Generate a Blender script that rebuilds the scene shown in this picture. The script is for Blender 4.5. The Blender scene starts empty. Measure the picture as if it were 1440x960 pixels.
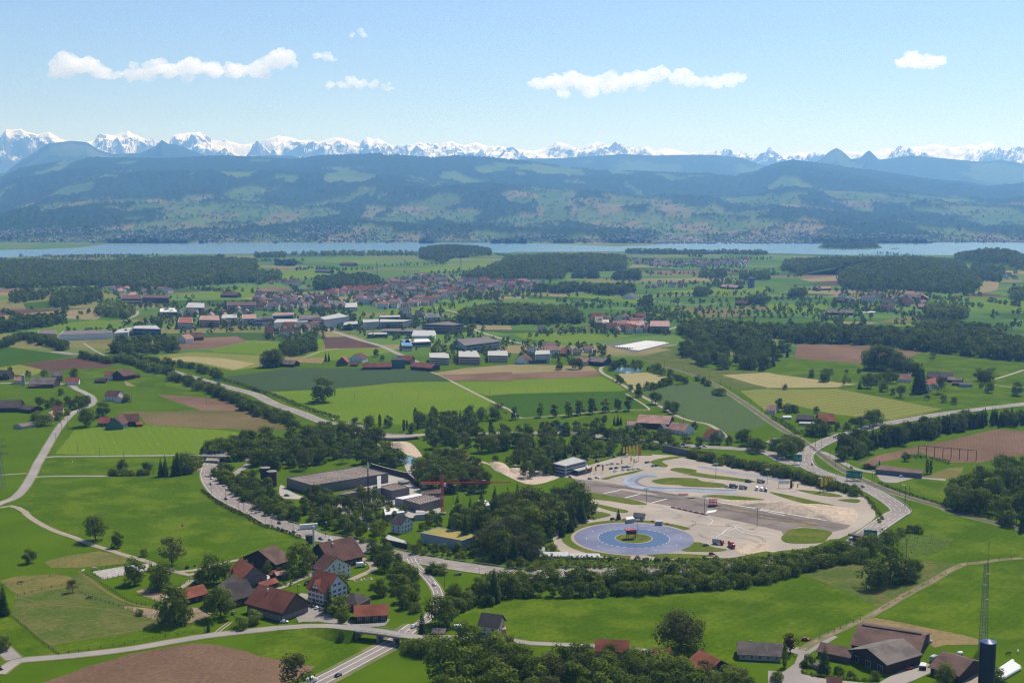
import bpy, math, random, re
import numpy as np
from mathutils import Vector, Matrix, noise
from mathutils.kdtree import KDTree

S = bpy.context.scene
COL = S.collection
PI = math.pi
# ------------------------------------------------------------------ camera, world, sun, exposure
F, HC, YH = 1750.0, 240.0, 285.0
PIT = math.atan((480.0 - YH) / F)
CP, SP = math.cos(PIT), math.sin(PIT)
cam = bpy.data.cameras.new("camera"); cam_o = bpy.data.objects.new("camera", cam); COL.objects.link(cam_o)
cam.sensor_width = 36.0; cam.lens = F / 1440.0 * 36.0
cam.clip_start = 1.0; cam.clip_end = 120000.0
cam_o.location = (0, 0, HC); cam_o.rotation_euler = (PI / 2 - PIT, 0, 0)
S.camera = cam_o
SUN_EL, SUN_AZ = math.radians(54), math.radians(33)      # azimuth from +Y towards +X
w = bpy.data.worlds.new("World"); S.world = w; w.use_nodes = True
nt = w.node_tree; bg = nt.nodes["Background"]
sky = nt.nodes.new("ShaderNodeTexSky"); sky.sky_type = 'NISHITA'; sky.sun_disc = False
sky.sun_elevation = SUN_EL; sky.sun_rotation = SUN_AZ; sky.altitude = 700; sky.air_density = 1.0; sky.dust_density = 0.0; sky.ozone_density = 3.0
tn_ = nt.nodes.new("ShaderNodeMix"); tn_.data_type = 'RGBA'; tn_.blend_type = 'MULTIPLY'; tn_.inputs[0].default_value = 1; tn_.inputs[7].default_value = (.96, .962, 1.10, 1)
nt.links.new(sky.outputs[0], tn_.inputs[6]); nt.links.new(tn_.outputs[2], bg.inputs[0]); bg.inputs[1].default_value = 0.088
sl = bpy.data.lights.new("sun", 'SUN'); sl.energy = 4.7; sl.angle = math.radians(0.53); sl.color = (1.0, 0.955, 0.88)
so = bpy.data.objects.new("sun", sl); COL.objects.link(so)
sv = Vector((math.sin(SUN_AZ) * math.cos(SUN_EL), math.cos(SUN_AZ) * math.cos(SUN_EL), math.sin(SUN_EL)))
so.rotation_euler = (-sv).to_track_quat('-Z', 'Y').to_euler(); so.location = (0, 0, 3000)
vs = S.view_settings; S.display_settings.display_device = 'sRGB'
vs.view_transform = 'Standard'; vs.look = 'None'; vs.gamma = 1.0; vs.exposure = 0.35; vs.use_curve_mapping = False
cy = S.cycles
cy.use_denoising = True; cy.denoiser = 'OPENIMAGEDENOISE'; cy.denoising_prefilter = 'NONE'; cy.denoising_input_passes = 'RGB_ALBEDO_NORMAL'; cy.filter_width = 1.2; cy.max_bounces = 26; cy.diffuse_bounces = 3; cy.glossy_bounces = 2; cy.transmission_bounces = 3
cy.volume_bounces = 24; cy.transparent_max_bounces = 8
HAZE_DENSITY = 5.4e-5
rng = random.Random(7); npr = np.random.default_rng(7)

# ------------------------------------------------------------------ pixels of the survey grid -> places on the ground
def G(px, py, z=0.0):
    u = (px - 720.0) / F; v = -(py - 480.0) / F
    dy = CP + v * SP; dz = -SP + v * CP
    t = (z - HC) / dz
    return Vector((u * t, dy * t, z))
def alt(py, Y):                                            # height seen at row py at distance Y
    return HC + Y * math.tan(math.atan((480.0 - py) / F) - PIT)
def colx(px, Y): return (px - 720.0) / F * Y * CP
ORI = {'P': (0, 0, 1)}
for i in range(4):
    ORI['B%d' % (i + 1)] = (360 * i, 720, 4); ORI['M%d' % (i + 1)] = (360 * i, 480, 4); ORI['U%d' % (i + 1)] = (360 * i, 310, 4)
ORI.update(Z1=(280, 600, 6), Z2=(500, 600, 6), Z3=(740, 600, 6), Z4=(960, 600, 6), Z5=(1180, 600, 5.538), Z6=(230, 750, 6), W8=(560, 860, 2.88))
def K(s):
    """'B1 10,20 30,40 M2 5,6' -> list of survey points (third number = a height, scaled too)"""
    out = []; o = (0, 0, 1)
    for tok in s.split():
        if tok in ORI: o = ORI[tok]; continue
        n = [float(q) for q in tok.split(',')]
        p = [o[0] + n[0] / o[2], o[1] + n[1] / o[2]]
        if len(n) > 2: p.append(n[2] / o[2])
        out.append(tuple(p))
    return out
def W(s, z=0.0): return [G(p[0], p[1], z) for p in K(s)]
def dist(px, py): return G(px, py).y

# ------------------------------------------------------------------ materials
_m = {}
def lin(c): return tuple(((x / 255.0) / 12.92 if x / 255.0 <= .04045 else ((x / 255.0 + .055) / 1.055) ** 2.4) for x in c)
def mat(name, c1, c2=None, scale=0.15, rough=0.9, detail=4, spec=0.2, stripes=None, c3=None, scale3=0.02, metal=0.0, bump=0.0):
    """procedural surface: two (three) base colours mixed by world-space noise; stripes=(angle, width_m, amount)"""
    if name in _m: return _m[name]
    m = bpy.data.materials.new(name); m.use_nodes = True; n = m.node_tree; b = n.nodes["Principled BSDF"]
    b.inputs["Roughness"].default_value = rough; b.inputs["Specular IOR Level"].default_value = spec; b.inputs["Metallic"].default_value = metal
    c2 = c2 or tuple(x * .8 for x in c1)
    geo = n.nodes.new("ShaderNodeNewGeometry")
    def nz(sc, det, lo, hi, rgh=.6):
        t = n.nodes.new("ShaderNodeTexNoise"); t.inputs["Scale"].default_value = sc; t.inputs["Detail"].default_value = det; t.inputs["Roughness"].default_value = rgh
        n.links.new(geo.outputs["Position"], t.inputs["Vector"])
        r = n.nodes.new("ShaderNodeMapRange"); r.inputs[1].default_value = lo; r.inputs[2].default_value = hi
        n.links.new(t.outputs["Fac"], r.inputs[0]); return r.outputs[0]
    def mix(f, a, bb, mode='MIX'):
        x = n.nodes.new("ShaderNodeMix"); x.data_type = 'RGBA'; x.blend_type = mode
        if isinstance(f, float): x.inputs[0].default_value = f
        else: n.links.new(f, x.inputs[0])
        for k, q in ((6, a), (7, bb)):
            if isinstance(q, tuple): x.inputs[k].default_value = (*q, 1)
            else: n.links.new(q, x.inputs[k])
        return x.outputs[2]
    col = mix(nz(scale, detail, .32, .68), c1, c2)
    if c3: col = mix(nz(scale3, 3, .45, .62), col, c3)
    if stripes:
        mp = n.nodes.new("ShaderNodeMapping"); mp.inputs["Rotation"].default_value = (0, 0, stripes[0])
        n.links.new(geo.outputs["Position"], mp.inputs["Vector"])
        wv = n.nodes.new("ShaderNodeTexWave"); wv.bands_direction = 'X'; wv.inputs["Scale"].default_value = 0.314 / stripes[1]
        wv.inputs["Distortion"].default_value = 1.2; wv.inputs["Detail"].default_value = 2; wv.inputs["Detail Scale"].default_value = 0.6
        n.links.new(mp.outputs[0], wv.inputs["Vector"])
        mu = n.nodes.new("ShaderNodeMath"); mu.operation = 'MULTIPLY'; mu.inputs[1].default_value = stripes[2]
        n.links.new(wv.outputs["Fac"], mu.inputs[0])
        col = mix(mu.outputs[0], col, (0.35, 0.35, 0.35), 'MULTIPLY')
    if name.startswith('field_'):
        g = n.nodes.new("ShaderNodeMapRange"); g.inputs[1].default_value = 0; g.inputs[2].default_value = 1; g.inputs[3].default_value = .58; g.inputs[4].default_value = 1.36
        n.links.new(nz(.35, 6, .25, .75, .75), g.inputs[0]); cb = n.nodes.new("ShaderNodeCombineColor")
        for k in range(3): n.links.new(g.outputs[0], cb.inputs[k])
        col = mix(1.0, col, cb.outputs[0], 'MULTIPLY')
    n.links.new(col, b.inputs["Base Color"])
    if bump:
        bp = n.nodes.new("ShaderNodeBump"); bp.inputs["Strength"].default_value = bump; bp.inputs["Distance"].default_value = .5
        n.links.new(nz(scale * 6, 3, 0, 1), bp.inputs["Height"]); n.links.new(bp.outputs[0], b.inputs["Normal"])
    _m[name] = m; return m
def foliage(name, c1, c2, transl=.25):
    """leaf clumps: tint (per face) and a random shift per tree mix two base colours"""
    m = bpy.data.materials.new(name); m.use_nodes = True; n = m.node_tree
    n.nodes.remove(n.nodes["Principled BSDF"]); out = n.nodes["Material Output"]
    at = n.nodes.new("ShaderNodeAttribute"); at.attribute_name = "tint"
    oi = n.nodes.new("ShaderNodeObjectInfo")
    a = n.nodes.new("ShaderNodeMath"); a.operation = 'MULTIPLY_ADD'; a.inputs[1].default_value = .55; a.use_clamp = True
    b = n.nodes.new("ShaderNodeMath"); b.operation = 'MULTIPLY'; b.inputs[1].default_value = .45
    n.links.new(oi.outputs["Random"], b.inputs[0]); n.links.new(at.outputs["Fac"], a.inputs[0]); n.links.new(b.outputs[0], a.inputs[2])
    x = n.nodes.new("ShaderNodeMix"); x.data_type = 'RGBA'; x.inputs[6].default_value = (*c1, 1); x.inputs[7].default_value = (*c2, 1)
    n.links.new(a.outputs[0], x.inputs[0])
    d = n.nodes.new("ShaderNodeBsdfDiffuse"); t = n.nodes.new("ShaderNodeBsdfTranslucent"); mx = n.nodes.new("ShaderNodeMixShader")
    mx.inputs[0].default_value = transl
    n.links.new(x.outputs[2], d.inputs[0]); n.links.new(x.outputs[2], t.inputs[0])
    n.links.new(d.outputs[0], mx.inputs[1]); n.links.new(t.outputs[0], mx.inputs[2]); n.links.new(mx.outputs[0], out.inputs[0])
    _m[name] = m; return m

# ------------------------------------------------------------------ mesh collector
class MB:
    def __init__(s): s.v = []; s.f = []; s.mi = []
    def add(s, vs, fs, mi=0):
        o = len(s.v); s.v += [tuple(q) for q in vs]
        for f in fs: s.f.append([i + o for i in f]); s.mi.append(mi)
        return s
    def box(s, c, d, rz=0.0, mi=0, taper=1.0):
        x, y, z = d[0] / 2, d[1] / 2, d[2] / 2; cs, sn = math.cos(rz), math.sin(rz); vs = []
        for zz, k in ((-z, 1), (z, taper)):
            for xx, yy in ((-x, -y), (x, -y), (x, y), (-x, y)):
                xx *= k; yy *= k
                vs.append((c[0] + xx * cs - yy * sn, c[1] + xx * sn + yy * cs, c[2] + zz))
        return s.add(vs, [(3, 2, 1, 0), (4, 5, 6, 7), (0, 1, 5, 4), (1, 2, 6, 5), (2, 3, 7, 6), (3, 0, 4, 7)], mi)
    def bar(s, a, b, r, r2=None, n=4, mi=0, cap=True):
        a = Vector(a); b = Vector(b); d = (b - a); r2 = r if r2 is None else r2
        if d.length < 1e-6: return s
        d.normalize(); u = d.cross(Vector((0, 0, 1)) if abs(d.z) < .9 else Vector((1, 0, 0))).normalized(); q = d.cross(u)
        vs = []
        for p, rr in ((a, r), (b, r2)):
            for i in range(n):
                t = 2 * PI * (i + .5) / n; vs.append(p + u * math.cos(t) * rr + q * math.sin(t) * rr)
        fs = [(i, (i + 1) % n, n + (i + 1) % n, n + i) for i in range(n)]
        if cap: fs += [tuple(range(n - 1, -1, -1)), tuple(range(n, 2 * n))]
        return s.add(vs, fs, mi)
    def lathe(s, prof, c=(0, 0, 0), n=20, mi=0):
        vs = []; fs = []
        for r, z in prof:
            for i in range(n):
                t = 2 * PI * i / n; vs.append((c[0] + r * math.cos(t), c[1] + r * math.sin(t), c[2] + z))
        for k in range(len(prof) - 1):
            for i in range(n): fs.append((k * n + i, k * n + (i + 1) % n, (k + 1) * n + (i + 1) % n, (k + 1) * n + i))
        fs.append(tuple(range(len(vs) - n, len(vs)))); fs.append(tuple(range(n - 1, -1, -1)))
        return s.add(vs, fs, mi)
    def prism(s, poly, z0, z1, mi=0, mi_top=None, top=True):
        n = len(poly); area = sum(poly[i][0] * poly[(i + 1) % n][1] - poly[(i + 1) % n][0] * poly[i][1] for i in range(n))
        if area < 0: poly = poly[::-1]
        vs = [(p[0], p[1], z0) for p in poly] + [(p[0], p[1], z1) for p in poly]
        s.add(vs, [(i, (i + 1) % n, n + (i + 1) % n, n + i) for i in range(n)], mi)
        if top: s.add(vs, [tuple(range(n, 2 * n))], mi if mi_top is None else mi_top)
        return s
    def mesh(s, name, mats, smooth=False):
        m = bpy.data.meshes.new(name); m.from_pydata(s.v, [], s.f)
        for q in (mats if isinstance(mats, (list, tuple)) else [mats]): m.materials.append(q)
        m.polygons.foreach_set("material_index", s.mi)
        if smooth: m.polygons.foreach_set("use_smooth", [True] * len(s.f))
        m.update(); return m
    def build(s, name, mats, parent=None, smooth=False, loc=None):
        return link(name, s.mesh(name, mats, smooth), parent, loc)
def link(name, mesh, parent=None, loc=None, rz=0.0, sc=None):
    o = bpy.data.objects.new(name, mesh); COL.objects.link(o)
    if parent: o.parent = parent
    if loc is not None: o.location = loc
    if rz: o.rotation_euler = (0, 0, rz)
    if sc is not None: o.scale = sc if hasattr(sc, '__len__') else (sc, sc, sc)
    return o
def tag(o, label, cat, group=None, kind=None):
    o["label"] = label; o["category"] = cat
    if group: o["group"] = group
    if kind: o["kind"] = kind
    return o
def empty(name, label, cat, loc, rz=0.0, group=None, sc=None):
    o = link(name, None, None, loc, rz, sc); o.empty_display_size = .5
    return tag(o, label, cat, group)
def dup(root, loc, rz=0.0, sc=None, label=None, group=None):
    r = root.copy(); COL.objects.link(r); r.location = loc; r.rotation_euler = (0, 0, rz)
    if sc is not None: r.scale = sc if hasattr(sc, '__len__') else (sc, sc, sc)
    if label: r["label"] = label
    if group: r["group"] = group
    elif "group" in r.keys() and label: del r["group"]
    for ch in KIDS.get(root.name, []):
        c = ch.copy(); COL.objects.link(c); c.parent = r
        for g in KIDS.get(ch.name, []):
            d = g.copy(); COL.objects.link(d); d.parent = c
    return r
KIDS = {}
def kids_of(*roots):
    for r in roots:
        KIDS[r.name] = list(r.children)
        for c in r.children: KIDS[c.name] = list(c.children)
def structure(o): o["kind"] = "structure"; return o
def sheet(name, pts, z, m):
    b = MB(); pts = [Vector((p[0], p[1], z)) for p in pts]; n = len(pts)
    a = sum(pts[i].x * pts[(i + 1) % n].y - pts[(i + 1) % n].x * pts[i].y for i in range(n))
    if a < 0: pts = pts[::-1]
    b.add(pts, [tuple(range(n))]); return structure(b.build(name, m))
def smooth(pts, step=6.0, closed=False):
    """Catmull-Rom through world points (any dimension tuple)"""
    P = [np.array(p, float) for p in pts]; out = []; n = len(P)
    for i in range(n if closed else n - 1):
        p1, p2 = P[i], P[(i + 1) % n]
        p0 = P[i - 1] if (i > 0 or closed) else 2 * p1 - p2
        p3 = P[(i + 2) % n] if (i + 2 < n or closed) else 2 * p2 - p1
        k = max(1, int(np.linalg.norm(p2[:2] - p1[:2]) / step))
        for j in range(k):
            t = j / k
            out.append(.5 * ((2 * p1) + (-p0 + p2) * t + (2 * p0 - 5 * p1 + 4 * p2 - p3) * t * t + (-p0 + 3 * p1 - 3 * p2 + p3) * t ** 3))
    if not closed: out.append(P[-1])
    return out
def blob(pts, step=4.0): return [Vector((p[0], p[1], 0)) for p in smooth([(q.x, q.y) for q in pts], step, True)]
def offs(line, d):
    L = [np.array(p[:2]) for p in line]; out = []
    for i in range(len(L)):
        t = L[min(i + 1, len(L) - 1)] - L[max(i - 1, 0)]; t = t / (np.linalg.norm(t) + 1e-9)
        out.append(L[i] + np.array((-t[1], t[0])) * d)
    return out
def strip(b, line, d0, d1, z, mi=0, i0=0, i1=None):
    A = offs(line, d0); B = offs(line, d1); i1 = len(A) if i1 is None else i1
    zz = [(q[2] if len(q) > 2 else 0.0) + z for q in line]
    vs = []
    for i in range(i0, i1): vs += [(A[i][0], A[i][1], zz[i]), (B[i][0], B[i][1], zz[i])]
    b.add(vs, [(2 * i, 2 * i + 1, 2 * i + 3, 2 * i + 2) if d0 > d1 else (2 * i + 1, 2 * i, 2 * i + 2, 2 * i + 3) for i in range(i1 - i0 - 1)], mi)
    return b
def dashes(b, line, off, wd, z, on, gap, mi=0):
    L = smooth(line, 1e9); acc = 0; A = offs(line, off - wd / 2); B = offs(line, off + wd / 2)
    zz = [(q[2] if len(q) > 2 else 0.0) + z for q in line]
    for i in range(len(A) - 1):
        l = float(np.linalg.norm(A[i + 1] - A[i]))
        if acc % (on + gap) < on:
            b.add([(*A[i], zz[i]), (*B[i], zz[i]), (*B[i + 1], zz[i + 1]), (*A[i + 1], zz[i + 1])], [(0, 3, 2, 1)])
        acc += l
    return b
# ================================================================== ground, lake, mountains, air, clouds
GRASS = (.050, .118, .012)
def field_mat(k):
    T = {
     'vivid': dict(c1=(.062, .112, .003), c2=(.046, .086, .003), scale=.012, c3=(.090, .132, .008), scale3=.03, stripes=(.75, 6, .10)),
     'light': dict(c1=(.110, .170, .012), c2=(.092, .150, .010), scale=.012, c3=(.125, .175, .016), scale3=.006, stripes=(-.4, 8, .10)),
     'deep':  dict(c1=(.038, .080, .006), c2=(.046, .095, .008), scale=.015, stripes=(.6, 7, .12)),
     'olive': dict(c1=(.085, .105, .022), c2=(.060, .095, .018), scale=.03, c3=(.110, .112, .032), scale3=.05),
     'dry':   dict(c1=(.170, .135, .045), c2=(.100, .110, .030), scale=.06, c3=(.14, .12, .04), scale3=.02),
     'straw': dict(c1=(.250, .180, .090), c2=(.150, .120, .050), scale=.09, c3=(.2, .15, .07), scale3=.03),
     'brown': dict(c1=(.155, .098, .062), c2=(.125, .078, .050), scale=.02, c3=(.18, .115, .075), scale3=.008, stripes=(.35, 3.0, .12)),
     'umber': dict(c1=(.105, .062, .045), c2=(.085, .050, .038), scale=.02, stripes=(1.2, 4, .12)),
     'tan':   dict(c1=(.240, .185, .095), c2=(.200, .160, .080), scale=.02, c3=(.18, .17, .07), scale3=.01),
     'rust':  dict(c1=(.130, .100, .042), c2=(.095, .090, .032), scale=.015, c3=(.15, .11, .055), scale3=.01),
     'crop':  dict(c1=(.045, .070, .030), c2=(.052, .080, .034), scale=.01, stripes=(.5, 8, .12)),
     'sage':  dict(c1=(.075, .108, .038), c2=(.066, .098, .034), scale=.012, stripes=(-.5, 7, .1)),
     'yellow':dict(c1=(.190, .190, .045), c2=(.160, .175, .040), scale=.015, stripes=(.95, 14, .28)),
     'hay':   dict(c1=(.300, .250, .120), c2=(.260, .230, .100), scale=.03, stripes=(.9, 9, .15)),
     'sand':  dict(c1=(.36, .33, .30), c2=(.31, .28, .25), scale=.15),
     'dirt':  dict(c1=(.28, .20, .14), c2=(.20, .15, .10), scale=.12, c3=(.14, .13, .06), scale3=.1),
     'island':dict(c1=(.088, .120, .012), c2=(.066, .100, .010), scale=.06, c3=(.12, .125, .025), scale3=.04),
     'gravel':dict(c1=(.46, .37, .28), c2=(.38, .30, .23), scale=.1, bump=.4),
    }
    return mat('field_' + k, rough=1.0, spec=0.0, **T[k])
# base ground: meadow near the camera, a patchwork of parcels further out
gm = bpy.data.materials.new("meadow_ground"); gm.use_nodes = True; n = gm.node_tree; b_ = n.nodes["Principled BSDF"]
b_.inputs["Roughness"].default_value = .95; b_.inputs["Specular IOR Level"].default_value = 0
geo = n.nodes.new("ShaderNodeNewGeometry")
mp = n.nodes.new("ShaderNodeMapping"); mp.inputs["Rotation"].default_value = (0, 0, .5); mp.inputs["Scale"].default_value = (1 / 330, 1 / 150, 0)
n.links.new(geo.outputs["Position"], mp.inputs["Vector"])
vo = n.nodes.new("ShaderNodeTexVoronoi"); vo.distance = 'MANHATTAN'; vo.inputs["Scale"].default_value = 1.0; n.links.new(mp.outputs[0], vo.inputs["Vector"])
cr = n.nodes.new("ShaderNodeValToRGB"); sep = n.nodes.new("ShaderNodeSeparateColor"); n.links.new(vo.outputs["Color"], sep.inputs[0]); n.links.new(sep.outputs[0], cr.inputs[0])
cr.color_ramp.interpolation = 'CONSTANT'
els = cr.color_ramp.elements
cols = [(0, (.075, .130, .026)), (.2, (.055, .110, .018)), (.36, (.105, .135, .034)), (.5, (.090, .150, .028)), (.62, (.045, .080, .018)), (.72, (.150, .145, .050)), (.82, (.070, .125, .024)), (.92, (.20, .165, .080)), (.97, (.15, .1, .062))]
while len(els) < len(cols): els.new(.5)
for e, (p, c) in zip(els, cols): e.position = p; e.color = (*c, 1)
nz = n.nodes.new("ShaderNodeTexNoise"); nz.inputs["Scale"].default_value = .02; nz.inputs["Detail"].default_value = 8; nz.inputs["Roughness"].default_value = .65
n.links.new(geo.outputs["Position"], nz.inputs["Vector"])
mr = n.nodes.new("ShaderNodeMapRange"); mr.inputs[1].default_value = .3; mr.inputs[2].default_value = .7; n.links.new(nz.outputs["Fac"], mr.inputs[0])
mg = n.nodes.new("ShaderNodeMix"); mg.data_type = 'RGBA'; mg.inputs[6].default_value = (.048, .090, .003, 1); mg.inputs[7].default_value = (.072, .120, .004, 1); n.links.new(mr.outputs[0], mg.inputs[0])
sx = n.nodes.new("ShaderNodeSeparateXYZ"); n.links.new(geo.outputs["Position"], sx.inputs[0])
m2 = n.nodes.new("ShaderNodeMapRange"); m2.inputs[1].default_value = 1900; m2.inputs[2].default_value = 2000; n.links.new(sx.outputs["Y"], m2.inputs[0])
mf = n.nodes.new("ShaderNodeMix"); mf.data_type = 'RGBA'; n.links.new(m2.outputs[0], mf.inputs[0]); n.links.new(mg.outputs[2], mf.inputs[6]); n.links.new(cr.outputs[0], mf.inputs[7])
n.links.new(mf.outputs[2], b_.inputs["Base Color"])
gb = MB(); gb.add([(-19000, -2400, 0), (19000, -2400, 0), (19000, 40000, 0), (-19000, 40000, 0)], [(0, 1, 2, 3)])
structure(gb.build("ground", gm))

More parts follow.
